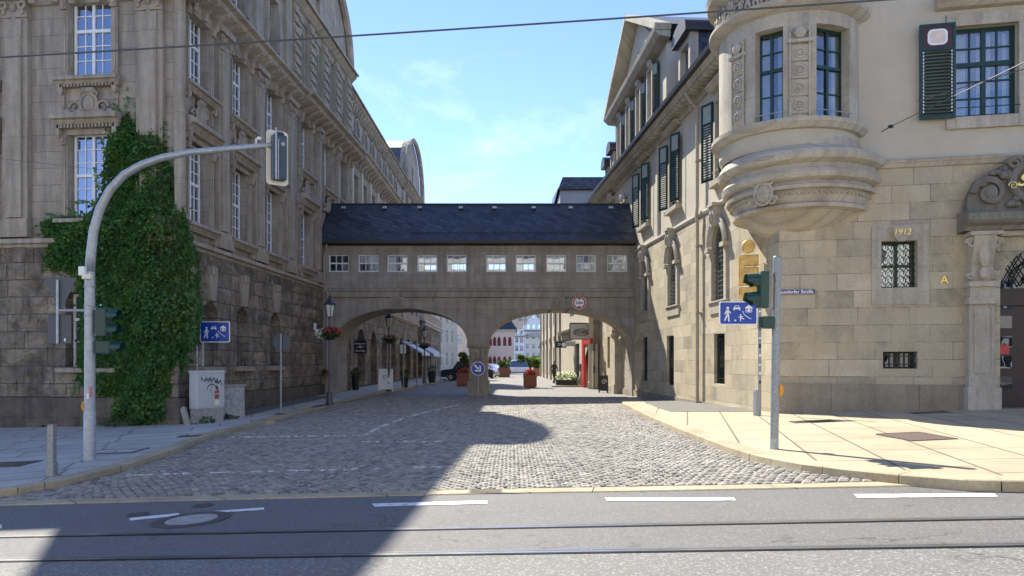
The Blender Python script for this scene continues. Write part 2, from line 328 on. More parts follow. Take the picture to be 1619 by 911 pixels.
def m_asphalt(name,c,sp=.5,sc_=55,patch=.25):
    m,t,b=nodes(name); v=objvec(t); n=noise(t,v,sc_,5,.75); n2=noise(t,v,.7,5,.6); vo=N(t,'ShaderNodeTexVoronoi',Scale=sc_*1.6); t.links.new(v,vo.inputs['Vector'])
    col=mixc(t,ramp(t,n2,.3,.75),tuple(x*(1-patch) for x in c),c); col=mixc(t,ramp(t,n,.42,.7),col,tuple(x*(1+sp) for x in c))
    s=t.nodes.new('ShaderNodeSeparateColor'); t.links.new(vo.outputs['Color'],s.inputs[0]); col=mixc(t,ramp(t,s.outputs[0],.78,.95),col,tuple(min(1,x*(1+2*sp)) for x in c))
    n5=noise(t,v,.28,6,.7,.6); col=mixc(t,ramp(t,n5,.52,.66),col,mixc(t,1.0,col,(.84,.83,.81),'MULTIPLY')); n6=noise(t,v,2.3,3,.5); col=mixc(t,ramp(t,n6,.66,.72),col,mixc(t,1.0,col,(.74,.73,.72),'MULTIPLY'))
    vc=N(t,'ShaderNodeTexVoronoi',feature='DISTANCE_TO_EDGE',Scale=.42); nv=N(t,'ShaderNodeTexNoise',Scale=2.2,Detail=6); t.links.new(v,nv.inputs['Vector']); av=N(t,'ShaderNodeVectorMath',operation='ADD'); t.links.new(v,av.inputs[0]); t.links.new(nv.outputs['Color'],av.inputs[1]); t.links.new(av.outputs[0],vc.inputs['Vector'])
    mk=noise(t,v,.5,2); ck=ramp(t,vc.outputs['Distance'],.002,.005,(1,1,1),(0,0,0)); mm=N(t,'ShaderNodeMath',operation='MULTIPLY'); t.links.new(ck,mm.inputs[0]); t.links.new(ramp(t,mk,.5,.56),mm.inputs[1]); col=mixc(t,mm.outputs[0],col,(.04,.04,.04))
    t.links.new(col,b.inputs['Base Color']); b.inputs['Roughness'].default_value=.82; bumpn(t,b,n,.5,.008); return m
ASPH=m_asphalt('asphalt',(.125,.122,.114),.35); ASPR=m_asphalt('gravelly_asphalt',(.14,.137,.125),.5,38,.12)
GRD=m_asphalt('base_ground',(.07,.068,.063))
struct(link('ground',grid([-400,-150,-60]+frange(-30,30,2)+[60,150,400],[-60,-20]+frange(0,36,2)+[60,120,400,1500],-.03),mat=GRD))
def band(X): return 8.97-.155*X-.004*X*X if X<0 else 8.97-.19*X+.004*X*X
def sheet_x(f0,f1,x0,x1,nx,m,h): 
    xs=frange(x0,x1,(x1-x0)/nx); return drape([Vector((x,f0(x),0)) for x in xs],[Vector((x,f1(x),0)) for x in xs],m,h)
r1=lambda X:7.12-.136*X; r2=lambda X:6.17-.13*X
struct(link('asphalt_road',sheet_x(r2,band,-30,24,54,4,0),mat=ASPH))
struct(link('asphalt_road',sheet_x(lambda X:-6-.13*X,r2,-30,24,54,10,0),mat=ASPR))
# tram rails: grooved steel let into the asphalt
RAIL=plain('rail_steel',(.45,.45,.46),.28,.85,var=.2,vs=3); RSEAL=plain('rail_joint_bitumen',(.02,.02,.02),.7)
for f,lab in ((r1,'grooved steel tram rail in the asphalt, farther from the camera'),(r2,'grooved steel tram rail at the edge of the gravelly asphalt, nearest the camera')):
    t=thing('tram_rail',lab,'tram rail',(0,f(0),0))
    def rr(a,b,h,nm,mt):
        o=link(nm,sheet_x(lambda X:f(X)+a,lambda X:f(X)+b,-30,24,54,1,h),t,(0,-f(0),0),mat=mt); return o
    rr(-.03,.028,.012,'rail_head',RAIL); rr(.028,.06,.006,'groove',RSEAL); rr(.06,.075,.011,'guard_lip',RAIL); rr(-.045,-.03,.007,'joint_seal',RSEAL)
# painted markings
m,t_,b_=nodes('worn_road_paint'); v_=objvec(t_); n_=noise(t_,v_,9,6,.7); n2_=noise(t_,v_,40,3,.7); 
t_.links.new(mixc(t_,ramp(t_,n_,.36,.46),(.3,.3,.29),mixc(t_,ramp(t_,n2_,.3,.6),(.6,.6,.58),(.78,.78,.76))),b_.inputs['Base Color']); b_.inputs['Roughness'].default_value=.7; PAINT=m
for q in ([(588,797),(770,792),(771,797),(592,802)],[(956,788),(1160,787),(1164,792),(960,793)],[(1349,782),(1572,781),(1578,786),(1356,788)],[(204,820),(283,812),(284,816),(206,824)],[(336,809),(417,803),(418,807),(336,812)],[(-60,838),(2,830),(3,836),(-60,846)]):
    struct(link('lane_marking',quad_px(q,.006),mat=PAINT))
# manhole covers
MET=plain('cast_iron_cover',(.10,.09,.085),.6,.4,var=.3,vs=18,bump=.5)
def disc(x,y,r,r2,nm,lab,fill):
    X,Y=G(x,y); z=gz(X,Y); t=thing(nm,lab,'manhole cover',(X,Y,z+.006),0); t.rotation_euler=(0,-math.atan(s_(Y)),0)
    link('frame_ring',MB().lathe([(r2,-.005),(r2,.004),(r,.004),(r,-.005)],40),t,mat=MET); link('cover',MB().lathe([(r-.012,-.004),(r-.012,.002),(r-.02,.003)],40),t,mat=fill)
disc(303,822,.30,.43,'manhole_cover','round manhole with a pale concrete centre and a dark iron ring in the asphalt',CONC)
disc(218,814,.10,.13,'valve_cover','small round black valve cover on the asphalt behind the left worn lane mark',MET)
disc(321,800,.10,.13,'valve_cover','small black valve cover on the asphalt just in front of the kerb band',MET)
# kerb lines
KL=[G(*p,.06) for p in [(0,783),(100,765),(200,740),(283,712),(333,690),(433,667)]]+[(-7.45,21.0),(-7.3,24.9),(-6.7,33),(-6.35,45),(-6.1,62),(-6,105)]
KL=[(-30,14.6),(-14,11.95),(-9.5,11.05)]+KL
KR=[(5.55,34.2),(4.6,30),(3.95,25.5)]+[G(*p,.06) for p in [(1045,665),(1080,685),(1152,713),(1193,726),(1261,740),(1336,750),(1421,759),(1517,767),(1619,770)]]+[(9,6.75),(24,3.6)]
KR[3]=(3.62,19.5)
kr_h=lambda x,y: .12*max(.05,min(1,(33-y)/9)) if x>0 else .12
KERB=stone('kerb_granite',(.52,.445,.30),(.46,.39,.27),1.9,.0001+50,.012,(.12,.1,.08),(.25,.22,.17),.3)
def m_cob(name,c1,c2,w_=.15,h_=.12,rot=0,dk=(.05,.05,.045)):
    m,t,b=nodes(name); v=objvec(t,rot=(0,0,rot)); nn=N(t,'ShaderNodeTexNoise',Scale=1.1,Detail=3); t.links.new(v,nn.inputs['Vector'])
    vm=N(t,'ShaderNodeVectorMath',operation='SCALE'); t.links.new(nn.outputs['Color'],vm.inputs[0]); vm.inputs['Scale'].default_value=.5
    va=N(t,'ShaderNodeVectorMath',operation='ADD'); t.links.new(v,va.inputs[0]); t.links.new(vm.outputs[0],va.inputs[1])
    br=N(t,'ShaderNodeTexBrick',offset=.5); br.inputs['Scale'].default_value=1
    for k,x in (('Mortar Size',.012),('Brick Width',w_),('Row Height',h_),('Mortar Smooth',.8),('Bias',0)): br.inputs[k].default_value=x
    br.inputs['Color1'].default_value=(*c1,1); br.inputs['Color2'].default_value=(*c2,1); br.inputs['Mortar'].default_value=(*dk,1); t.links.new(va.outputs[0],br.inputs['Vector'])
    n2=noise(t,v,.5,5); col=mixc(t,ramp(t,n2,.3,.7),mixc(t,1.0,br.outputs['Color'],(.8,.8,.8),'MULTIPLY'),br.outputs['Color']); t.links.new(col,b.inputs['Base Color']); b.inputs['Roughness'].default_value=.75
    inv=N(t,'ShaderNodeMath',operation='SUBTRACT'); inv.inputs[0].default_value=1; t.links.new(br.outputs['Fac'],inv.inputs[1]); bumpn(t,b,inv.outputs[0],.8,.04); return m
COBF=m_cob('cobbles_far',(.30,.28,.245),(.22,.21,.19)); COBS=m_cob('small_mosaic_paving',(.33,.31,.27),(.22,.21,.19),.07,.07,.5)
# far cobbled street and square (stones too small to count), bed under the near stones
BED=plain('cobble_joint_sand',(.15,.142,.122),.95,var=.25,vs=9)
struct(link('cobbled_square',grid(frange(-40,40,4),[27]+frange(34.5,60,8)+[80,120,200,260],.002),mat=COBF))
xs=frange(-14,14,1); struct(link('cobble_bed',drape([Vector((x,band(x),0)) for x in xs],[Vector((x,34.5,0)) for x in xs],16,.004),mat=BED))
# individual stones of the near street, in one mesh: far beyond counting
def inside(px,py,P):
    c=False; j=len(P)-1
    for i in range(len(P)):
        if (P[i][1]>py)!=(P[j][1]>py) and px<(P[j][0]-P[i][0])*(py-P[i][1])/(P[j][1]-P[i][1])+P[i][0]: c=not c
        j=i
    return c
area=[(x,band(x)+.3) for x in (-9.5,-8,-6,-4,-2,0,2,3.5,4.6)]+[p for p in reversed(KR[:12]) if p[1]>8.4]+[(5.5,34),(-6.6,34)]+[p for p in reversed(KL[2:11]) ]
LINES=[]
for P_,w_ in [([(365,693),(470,691),(575,690),(600,677),(640,662),(680,651),(725,641)],.065)]+[([(a,700),(b,699)],.06) for a,b in ((570,605),(618,655),(668,697))]+[([(a,753-(a-205)*.026),(b,753-(b-205)*.026)],.05) for a,b in ((205,248),(258,302),(325,372),(385,430),(445,490),(505,560),(570,620),(635,700))]:
    Q_=[G(*p) for p in P_]; LINES+=[(a,b,w_) for a,b in zip(Q_,Q_[1:])]
def online(x,y,rng):
    for (ax,ay),(bx_,by),w_ in LINES:
        dx,dy=bx_-ax,by-ay; t=((x-ax)*dx+(y-ay)*dy)/(dx*dx+dy*dy)
        if 0<=t<=1 and math.hypot(x-ax-t*dx,y-ay-t*dy)<w_ and rng.random()<.78: return True
    return False
def cobbles():
    rng=random.Random(3); vs=[];fs=[];mi=[]
    y=8.0; row=0
    while y<34.3:
        sy=.105 if y<22 else .14; sx=.128 if y<22 else .175; ph=(row%2)*.5; x=-10+ph*sx
        while x<5.8:
            cx=x+rng.uniform(-.012,.012); cy=y+.16*math.sin(x*2.3)+.10*math.sin(x*.9+1.3)+.05*math.sin(y*1.7+x)+rng.uniform(-.01,.01)
            if inside(cx,cy,area):
                a=sx*.5*rng.uniform(.85,.95); b=sy*.5*rng.uniform(.82,.95); h=.010+rng.uniform(0,.010); z=gz(cx,cy)-.01; r=rng.uniform(-.1,.1)+.35*math.cos(x*2.3)*.9
                tx=rng.uniform(-.02,.02); ty=rng.uniform(-.03,.03); c,s=math.cos(r),math.sin(r); o=len(vs)
                for (fx,fy,hz) in ((-1,-1,0),(1,-1,0),(1,1,0),(-1,1,0),(-.94,-.94,.6),(.94,-.94,.6),(.94,.94,.6),(-.94,.94,.6),(-.66,-.62,1),(.66,-.62,1),(.66,.62,1),(-.66,.62,1)):
                    lx,ly=fx*a,fy*b; zz=z+(.01+h)*hz*1.0+(lx*tx+ly*ty)*(hz>.5)*1.3+(.012 if hz>.5 else 0)
                    vs.append((cx+lx*c-ly*s,cy+(lx*s+ly*c),zz))
                for k in (0,4):
                    for j in range(4): fs.append((o+k+j,o+k+(j+1)%4,o+k+4+(j+1)%4,o+k+4+j))
                fs.append((o+8,o+9,o+10,o+11)); q=rng.choices([0,1,2,3],[5,4,2,1])[0]; q=4 if online(cx,cy,rng) else q; mi+= [q]*9
            x+=sx
        y+=sy; row+=1
    me=bpy.data.meshes.new('cobblestones'); me.from_pydata(vs,[],fs)
    for c in ((.29,.265,.22),(.225,.205,.175),(.34,.31,.255),(.16,.15,.135)): me.materials.append(plain('cobble_%d'%int(c[0]*1000),c,.8,var=.22,vs=9,bump=.5))
    me.materials.append(plain('worn_white_setts',(.58,.57,.53),.8,var=.2,vs=14))
    me.polygons.foreach_set('material_index',mi); return me
struct(link('cobblestones',cobbles()))
# flush kerb band between asphalt and cobbles
def kerbrow(P,wd,ht,side,name,h0=0,taper=None,step=1.0,jit=.006):
    """a row of kerb stones along polyline P as one mesh; side +1/-1 picks the side the stone lies on"""
    L_=sum((Vector(b)-Vector(a)).length for a,b in zip(P,P[1:])); n=int(L_/step); Q=resample(P,n*3); mb=MB()
    for i in range(n):
        seg=Q[i*3:i*3+4]; A=[];B=[]
        for k,p in enumerate(seg):
            a=Q[max(0,i*3+k-1)]; b=Q[min(len(Q)-1,i*3+k+1)]; d=(b-a).normalized(); nn=Vector((-d.y,d.x,0))*side*wd; q=p
            if k==0: q=p+d*jit
            if k==3: q=p-d*jit
            A.append(q); B.append(q+nn)
        vs=[]
        for p,q in zip(A,B):
            hh=h0+(taper(p.x,p.y) if taper else ht)+.004; g=gz(p.x,p.y); g2=gz(q.x,q.y)
            vs+=[(p.x,p.y,g-.06),(p.x,p.y,g+hh-.012),(p.x+(q.x-p.x)*.05,p.y+(q.y-p.y)*.05,g+hh),(q.x,q.y,g2+hh),(q.x,q.y,g2-.06)]
        fs=[(k*5+j,k*5+j+1,(k+1)*5+j+1,(k+1)*5+j) for k in range(3) for j in range(4)]+[(0,1,2,3,4),(15,19,18,17,16)]
        mb.add(vs,fs)
    return struct(link(name,mb,mat=KERB))
kerbrow([(x,band(x)) for x in frange(-9.6,5.2,.5)],.28,.012,1,'kerb_band',step=2.0)
kerbrow(KL,.32,.12,1,'kerb',step=1.0); kerbrow(KR,.32,.12,1,'kerb',taper=kr_h,step=1.0)
# pavements
def m_slab(name,c1,c2,w_,h_,rot,mor=(.16,.14,.105)):
    m,t,b=nodes(name); v=objvec(t,rot=(0,0,rot)); br=N(t,'ShaderNodeTexBrick',offset=.37,squash=1.5,squash_frequency=2); br.inputs['Scale'].default_value=1
    for k,x in (('Mortar Size',.02),('Brick Width',w_),('Row Height',h_),('Mortar Smooth',.2),('Bias',0)): br.inputs[k].default_value=x
    br.inputs['Color1'].default_value=(*c1,1); br.inputs['Color2'].default_value=(*c2,1); br.inputs['Mortar'].default_value=(*mor,1); t.links.new(v,br.inputs['Vector'])
    n=noise(t,v,.9,6,.65); col=mixc(t,ramp(t,n,.35,.7),mixc(t,1.0,br.outputs['Color'],(.78,.77,.75),'MULTIPLY'),br.outputs['Color']); n3=noise(t,v,45,4,.7)
    col=mixc(t,ramp(t,n3,.3,.7),mixc(t,1.0,col,(.88,.88,.88),'MULTIPLY'),col); n5=noise(t,v,2.6,6,.7); col=mixc(t,ramp(t,n5,.6,.75),col,mixc(t,1.0,col,(.8,.8,.78),'MULTIPLY'))
    t.links.new(col,b.inputs['Base Color']); b.inputs['Roughness'].default_value=.8; inv=N(t,'ShaderNodeMath',operation='SUBTRACT'); inv.inputs[0].default_value=1; t.links.new(br.outputs['Fac'],inv.inputs[1])
    p=bumpn(t,b,inv.outputs[0],.4,.02); bumpn(t,b,n3,.2,.006,p); return m
SLABR=m_slab('granite_slabs_right',(.56,.465,.30),(.45,.375,.25),1.15,.85,-1.33); SLABL=m_slab('granite_slabs_left',(.56,.545,.49),(.48,.47,.425),1.5,.9,-.35)
def inset(P,d):
    Q=[]; P=[Vector((*p,0)) for p in P]
    for i,p in enumerate(P):
        a=P[max(0,i-1)]; b=P[min(len(P)-1,i+1)]; t=(b-a).normalized(); Q.append(p+Vector((-t.y,t.x,0))*d)
    return Q
kl=inset(KL,.31); LI=[(-30,24.5),(-18,23),(-15,22.8),(-13,22.5),(-12,22.4),(-11.5,22.3),(-11,22.2),(-10.8,22.4),(-10.6,22.8),(-10.5,23.5),(-10.4,25),(-10.2,28),(-9.9,33),(-9.9,45),(-9.9,62),(-9.9,105)]
LI=[Vector((*p,0)) for p in LI]
def dense(A,B,k): 
    a=[];b=[]
    for i in range(len(A)-1):
        for j in range(k): a.append(A[i].lerp(A[i+1],j/k)); b.append(B[i].lerp(B[i+1],j/k))
    return a+[A[-1]],b+[B[-1]]
A,B=dense(kl[:len(LI)],LI[:len(kl)],3); struct(link('pavement',drape(A,B,6,.12),mat=SLABL))
kr=inset(KR,.31); n=len(kr); RI=[(7,34.5),(7.2,30),(7.4,26),(7.6,22),(7.8,19),(8.1,18.6),(8.6,18.4),(9.2,18.2),(10,18),(11,17.9),(12.5,17.6),(14,17.3),(18,16.6),(28,14.5),(30,14)]
RI=[Vector((*p,0)) for p in RI][:n]
A,B=dense(kr,RI,3); struct(link('pavement',drape(A,B,6,lambda x,y:kr_h(x,y)),mat=SLABR))
# mosaic strips of small stones beside the walls
A=[Vector(p) for p in ((-9.0,21.2,0),(-8.75,23,0),(-8.6,26,0),(-8.4,29,0),(-8.1,33,0))]; B=[Vector(p) for p in ((-10,21.0,0),(-9.9,23,0),(-9.8,26,0),(-9.6,29,0),(-9.4,33,0))]
A,B=dense(A,B,3); struct(link('mosaic_paving',drape(A,B,3,.128),mat=COBS))
A=[Vector(p) for p in ((4.45,20,0),(4.5,22,0),(4.7,25,0),(5.1,28,0),(5.6,31,0))]; B=[Vector(p) for p in ((6.6,19.0,0),(6.8,22,0),(6.7,25,0),(6.5,28,0),(6.3,31,0))]
A,B=dense(A,B,3); struct(link('mosaic_paving',drape(A,B,3,lambda x,y:kr_h(x,y)+.008),mat=COBS))
# white lines on the cobbles
def pline(P,w_,h=.04):
    Q=resample([G(*p) for p in P],24); A=[];B=[]
    for i,p in enumerate(Q):
        d=(Q[min(24,i+1)]-Q[max(0,i-1)]).normalized(); n_=Vector((-d.y,d.x,0))*w_/2; A.append(p-n_);B.append(p+n_)
    return drape(A,B,1,h)
WL=plain('worn_white_stones',(.55,.54,.5),.8,var=.25,vs=14)
def stripe(P,w_):
    struct(link('street_marking',pline(P,w_,.026),mat=WL))
if 0: stripe([(365,693),(575,690),(600,677),(640,662),(725,641)],.09)
for a,b in () and ((570,605),(618,655),(668,697)): stripe([(a,700-(a-570)*.02),(b,699)],.07)
for a,b in () and ((205,248),(258,302),(325,372),(385,430),(445,490),(505,560),(570,620),(635,700)): stripe([(a,753-(a-205)*.026),(b,753-(b-205)*.026)],.05)
# covers in the pavements
def grate(x,y,w_,d_,nm,lab,rot=0,mt=MET,k=.12):
    X,Y=G(x,y,k); t=thing(nm,lab,'drain cover',(X,Y,gz(X,Y)+k+.012),rot); t.rotation_euler=(0,-math.atan(s_(Y)),rot)
    f=MB().box(-w_/2,w_/2,-d_/2,-d_/2+.03,-.02,.006).box(-w_/2,w_/2,d_/2-.03,d_/2,-.02,.006).box(-w_/2,-w_/2+.03,-d_/2+.03,d_/2-.03,-.02,.006).box(w_/2-.03,w_/2,-d_/2+.03,d_/2-.03,-.02,.006)
    link('frame',f,t,mat=MET); link('cover_plate',MB().box(-w_/2+.03,w_/2-.03,-d_/2+.03,d_/2-.03,-.02,.002),t,mat=mt)
REDB=plain('rusty_brown_plate',(.11,.075,.06),.7,var=.3,vs=25,bump=.5)
grate(1447,691,.75,1.1,'cellar_cover','brown metal plate set in the sunlit pavement near the portal',mt=REDB)
grate(1165+120,667,.9,.35,'cellar_cover','narrow dark cover in the pavement close to the wall corner')
grate(1472,653,.8,.3,'cellar_cover','dark narrow cover in the shaded pavement beside the stone wall')
grate(185,714,1.0,.75,'slab_cover','square framed slab cover in the pavement right of the tall curved lamp mast',mt=SLABL)
grate(300,690,.5,.3,'drain_cover','small dark drain cover near the left kerb',)
grate(10,735,.9,.7,'cellar_cover','brown metal plate in the pavement at the left edge of the photo',mt=REDB)
grate(660,609,1.2,.6,'drain_cover','dark drain plate on the street side in the shade left of the bridge pier',k=.0) if 0 else None
# ============================================================= left office building
LB=thing('office_building','huge soot-streaked sandstone office block with curved gable and white windows, left of the street','building',(-10,21.2,-.3))
C0=(-9.9,21.1)
FF=Fr(LB,C0[0]-12,C0[1]+12*.11,1,-.11); FFL=12*math.hypot(1,.11)
FS=Fr(LB,C0[0],C0[1],.049,1)
def sf(px): # front s of pixel column
    u=(px-CXP)/F; t=(-9.9-21.1*u)/(1+.11*u); return FFL-t*math.hypot(1,.11)
Z0=-1.2; ZB=5.2; ZC=12.75; ZT=18.3
WMU=win_meshes('lw',1.26,2.4,.42,2,2,2,3,.075,WHITE,GL); WMM=win_meshes('lm',1.26,2.5,.5,2,2,3,3,.075,WHITE,GL)
WMG=win_meshes('lg',1.1,2.1,.35,2,1,1,3,.07,WHITE,GL); WMA=win_meshes('la',1.1,1.9,.35,2,2,2,2,.06,WHITE,GL)
# ornament meshes
def scroll(mb,x,y,z,r,sgn,t=.045):
    P=[]
    for i in range(22):
        a=i/21*PI*2.6; rr=r*(1-.75*i/21); P.append((x+sgn*rr*math.cos(a),y,z+rr*math.sin(a)))
    mb.tube(P,[t*(1-.4*i/21) for i in range(22)],6)
def cartouche_mesh():
    m=MB(); m.ell((0,-.07,.38),(.2,.11,.27),14,8); m.torus((0,-.08,.38),.26,.05,20,6,ez=1.15); scroll(m,-.42,-.08,.27,.2,-1); scroll(m,.42,-.08,.27,.2,1)
    scroll(m,-.2,-.1,.66,.1,1,.035); scroll(m,.2,-.1,.66,.1,-1,.035); m.prism([(-.13,.7),(.13,.7),(.2,.84),(-.2,.84)],-.16,0); m.ell((0,-.12,.76),(.08,.06,.07))
    for s in (-1,1): m.ell((s*.68,-.07,.12),(.14,.08,.09)); m.ell((s*.3,-.08,.12),(.12,.07,.08)); m.box(s*.8-.06,s*.8+.06,-.1,0,0,.14)
    return m.mesh('cartouche',L_TR,True)
CART=cartouche_mesh()
def ledge_mesh(w,proj=.32,h=.3,dent=True):
    m=MB(); W=w/2
    m.prism([(0,h*.25),(-proj*.55,h*.3),(-proj*.75,h*.55),(-proj,h*.6),(-proj,h*.82),(-proj*.9,h),(0,h+.05)],-W,W,'x')
    if dent:
        n=int(w/.11)
        for i in range(n): x=-W+.05+(w-.1)*i/(n-1); m.box(x-.028,x+.028,-proj*.62,-.02,h*.02,h*.28)
    for s in (-1,1): m.box(s*(W-.14)-.07,s*(W-.14)+.07,-proj*.62,0,-.5*h,h*.3); m.ell((s*(W-.14),-proj*.45,-.45*h),(.06,.06,.09)); m.box(s*(W-.14)-.045,s*(W-.14)+.045,-.07,0,-.5*h-.42,-.5*h)
    return m.mesh('sill_ledge',L_TR)
LED=ledge_mesh(2.0); LEDB=ledge_mesh(2.1,.42,.42)
def surround(w,h,t=.2,d=.08,cap=True):
    W=w/2; m=MB().box(-W-t,-W,-d,0,0,h+t).box(W,W+t,-d,0,0,h+t).box(-W,W,-d,0,h,h+t)
    for s in (-1,1): m.box(s*(W+t/2)-.045,s*(W+t/2)+.045,-d-.03,-d,.15,h-.35)
    if cap:
        for s in (-1,1): m.box(s*(W+t/2)-.1,s*(W+t/2)+.1,-d-.08,-d,h-.3,h-.02); m.ell((s*(W+t/2),-d-.08,h-.16),(.08,.05,.1))
    return m.mesh('window_surround',L_TR)
SUR=surround(1.4,2.5); SURU=surround(1.4,2.35)
def pilaster_mesh(w,h,proj=.16):
    m=MB(); W=w/2; m.box(-W,W,-proj,0,.55,h-.7); m.box(-W*.62,W*.62,-proj-.07,-proj,.6,h-.75)
    m.box(-W*1.2,W*1.2,-proj-.12,0,0,.36); m.box(-W*1.1,W*1.1,-proj-.07,0,.36,.55)
    m.box(-W*1.05,W*1.05,-proj-.05,0,h-.7,h-.55); m.box(-W*.95,W*.95,-proj-.03,0,h-.55,h-.2); m.box(-W*1.25,W*1.25,-proj-.18,0,h-.2,h)
    for s in (-1,1): m.torus((s*W*.75,-proj-.1,h-.36),.1,.04,12,6); m.box(s*W*.75-.05,s*W*.75+.05,-proj-.1,-proj,h-.62,h-.45)
    m.ell((0,-proj-.06,h-.4),(.09,.08,.13)); m.ell((0,-proj-.05,h-.95),(.12,.05,.28)); m.ell((0,-proj-.04,h-1.3),(.05,.04,.14))
    return m.mesh('pilaster',L_TR)
PIL=pilaster_mesh(.82,ZC-ZB-.25); PILn=pilaster_mesh(.5,ZC-ZB-.25)
def bay(fr,x,up=True,mid=True,rc=.25):
    if up:
        w_=add_win(fr,x,10.22,rc,WMU); fr.put('window_surround',SURU,None,x,0,10.15); fr.put('sill_ledge',LED,None,x,0,9.85)
        fr.put('cartouche',CART,None,x,-.02,8.98)
    if mid:
        add_win(fr,x,6.02,rc,WMM); fr.put('window_surround',SUR,None,x,0,5.95); fr.put('sill_ledge',LEDB,None,x,0,8.6)
    fr.put('sill_ledge',LED,None,x,0,5.62) if mid else None
def zwall(L,holes): return MB().wall(rect(0,L,ZB+.12,ZC),holes,0,.5)
# front, upper
fx=[sf(144),sf(144)-3.9,sf(144)-7.8]
H=[]
for x in fx: H+= [rect(x-.66,x+.66,10.18,12.58),rect(x-.66,x+.66,5.98,8.5)]
FF.put('wall',zwall(FFL,H),L_UP)
for x in fx: bay(FF,x,rc=.12)
for x in (sf(30),sf(241),sf(30)-3.2): FF.put('pilaster',PIL,None,x,0,ZB+.2)
# front, ground
gx=[sf(144),sf(144)-3.9]
FF.put('rusticated_wall',MB().wall(rect(0,FFL+.12,.62,ZB-.1),[rect(x-.75,x+.75,1.5,3.75) for x in gx],-.1,.6),L_RU)
for x in gx:
    add_win(FF,x,1.52,.2,win_meshes('lgf',1.45,2.2,.35,2,2,1,2,.07,WHITE,GL)); FF.put('sill',MB().prism([(0,0),(-.3,0),(-.3,.12),(0,.16)],-.95,.95,'x'),L_TR,x,-.0,1.35)
FF.put('plinth',MB().box(0,FFL+.2,-.2,.3,Z0,.6),L_PL)
def belt(fr,x0,x1,z=ZB,name='belt_course',y=0,e0=0,e1=0):
    return fr.put(name,MB().prism([(.2,-.12),(-.12,-.1),(-.16,-.02),(-.26,.02),(-.26,.14),(-.12,.2),(.2,.22)],x0,x1,'x'),L_TR,0,y,z)
belt(FF,0,FFL+.12)
# rounded corner shaft above the belt
cm=MB().prism([(-.02,-.02),(.12,-.16),(.27,-.1),(.33,.05),(.1,.3)],ZB,ZC+.6,'z'); FF.put('corner_shaft',cm,L_TR,FFL-.08,0,0)
# side facade
SL=18.1; cols=[1.3,4.3,7.3,11.2,14.4,17.0]
H=[]
for x in cols:
    H.append(rect(x-.68,x+.68,10.18,12.58))
    if x<12: H.append(rect(x-.68,x+.68,5.98,8.5))
FS.put('wall',zwall(SL,H),L_UP)
for i,x in enumerate(cols): 
    bay(FS,x,True,x<12)
for x in (2.78,5.8,9.0,12.75,15.7): FS.put('pilaster',PILn if x>9.5 else PIL,None,x,-.0,ZB+.2)
# projecting bay strip next to the bridge
FS.put('rusticated_wall',MB().wall(rect(-.12,SL,.62,ZB-.1),[arch(x-.55,x+.55,1.5,3.6) for x in (1.9,4.35,7.4)]+[rect(12.3,13.3,.64,3.4)],-.1,.55),L_RU)
for x in (1.9,4.35,7.4):
    add_win(FS,x,1.52,.38,win_meshes('larch',1.1,2.05,.32,2,1,1,3,.07,WHITE,GL)); FS.put('sill',MB().prism([(0,0),(-.28,0),(-.28,.14),(0,.18)],-.75,.75,'x'),L_TR,x,-.0,1.34)
    FS.put('keystone',MB().prism([(-.16,0),(.16,0),(.27,.85),(-.27,.85)],-.22,-.1).box(-.2,.2,-.26,-.1,.85,1.1),L_TR,x,-.0,3.62)
FS.put('niche_back',MB().box(12.3,13.3,.3,.5,.5,3.5),L_PL)
FS.put('plinth',MB().box(-.2,SL,-.2,.3,Z0,.6),L_PL); belt(FS,-.12,SL)
# bulging quarry-faced blocks over the rusticated zone so that the wall is rough in profile
def rough_blocks(fr,L_,avoid,seed,z0=.66):
    rng=random.Random(seed); mb=MB(); z=z0; row=0
    while z<ZB-.45:
        x=-.05+(row%2)*.4
        while x<L_-.5:
            w_=rng.uniform(.6,1.15)
            if x+w_>L_: break
            ok=all(not(x<b+.02 and x+w_>a-.02 and z<d and z+.5>c) for a,b,c,d in avoid)
            if ok and rng.random()<.8:
                e=.035; d=rng.uniform(.03,.085); a0,a1,b0,b1=x+e,x+w_-e,z+e,z+.5-e; y=-.1; nx,nz=4,3; vs=[];
                for j in range(nz):
                    for i in range(nx):
                        inner=0<i<nx-1 and 0<j<nz-1
                        vs.append((a0+(a1-a0)*i/(nx-1),y-(d*rng.uniform(.7,1.3) if inner else .022*rng.uniform(.2,1.5)),b0+(b1-b0)*j/(nz-1)))
                fs=[(j*nx+i,j*nx+i+1,(j+1)*nx+i+1,(j+1)*nx+i) for j in range(nz-1) for i in range(nx-1)]
                o=len(vs); ring=[0,1,2,3,7,11,10,9,8,4]; vs+=[(vs[k][0],y+.01,vs[k][2]) for k in ring]; fs+=[(ring[k],ring[(k+1)%10],o+(k+1)%10,o+k) for k in range(10)]
                mb.add(vs,fs)
            x+=w_
        z+=.5; row+=1
    return fr.put('quarry_faced_blocks',mb,L_RU)
rough_blocks(FF,FFL,[(x-.9,x+.9,1.3,3.9) for x in gx],1); rough_blocks(FS,SL,[(x-.62,x+.62,1.3,4.7) for x in (1.9,4.35,7.4)]+[(12.2,13.4,0,3.5)],2)
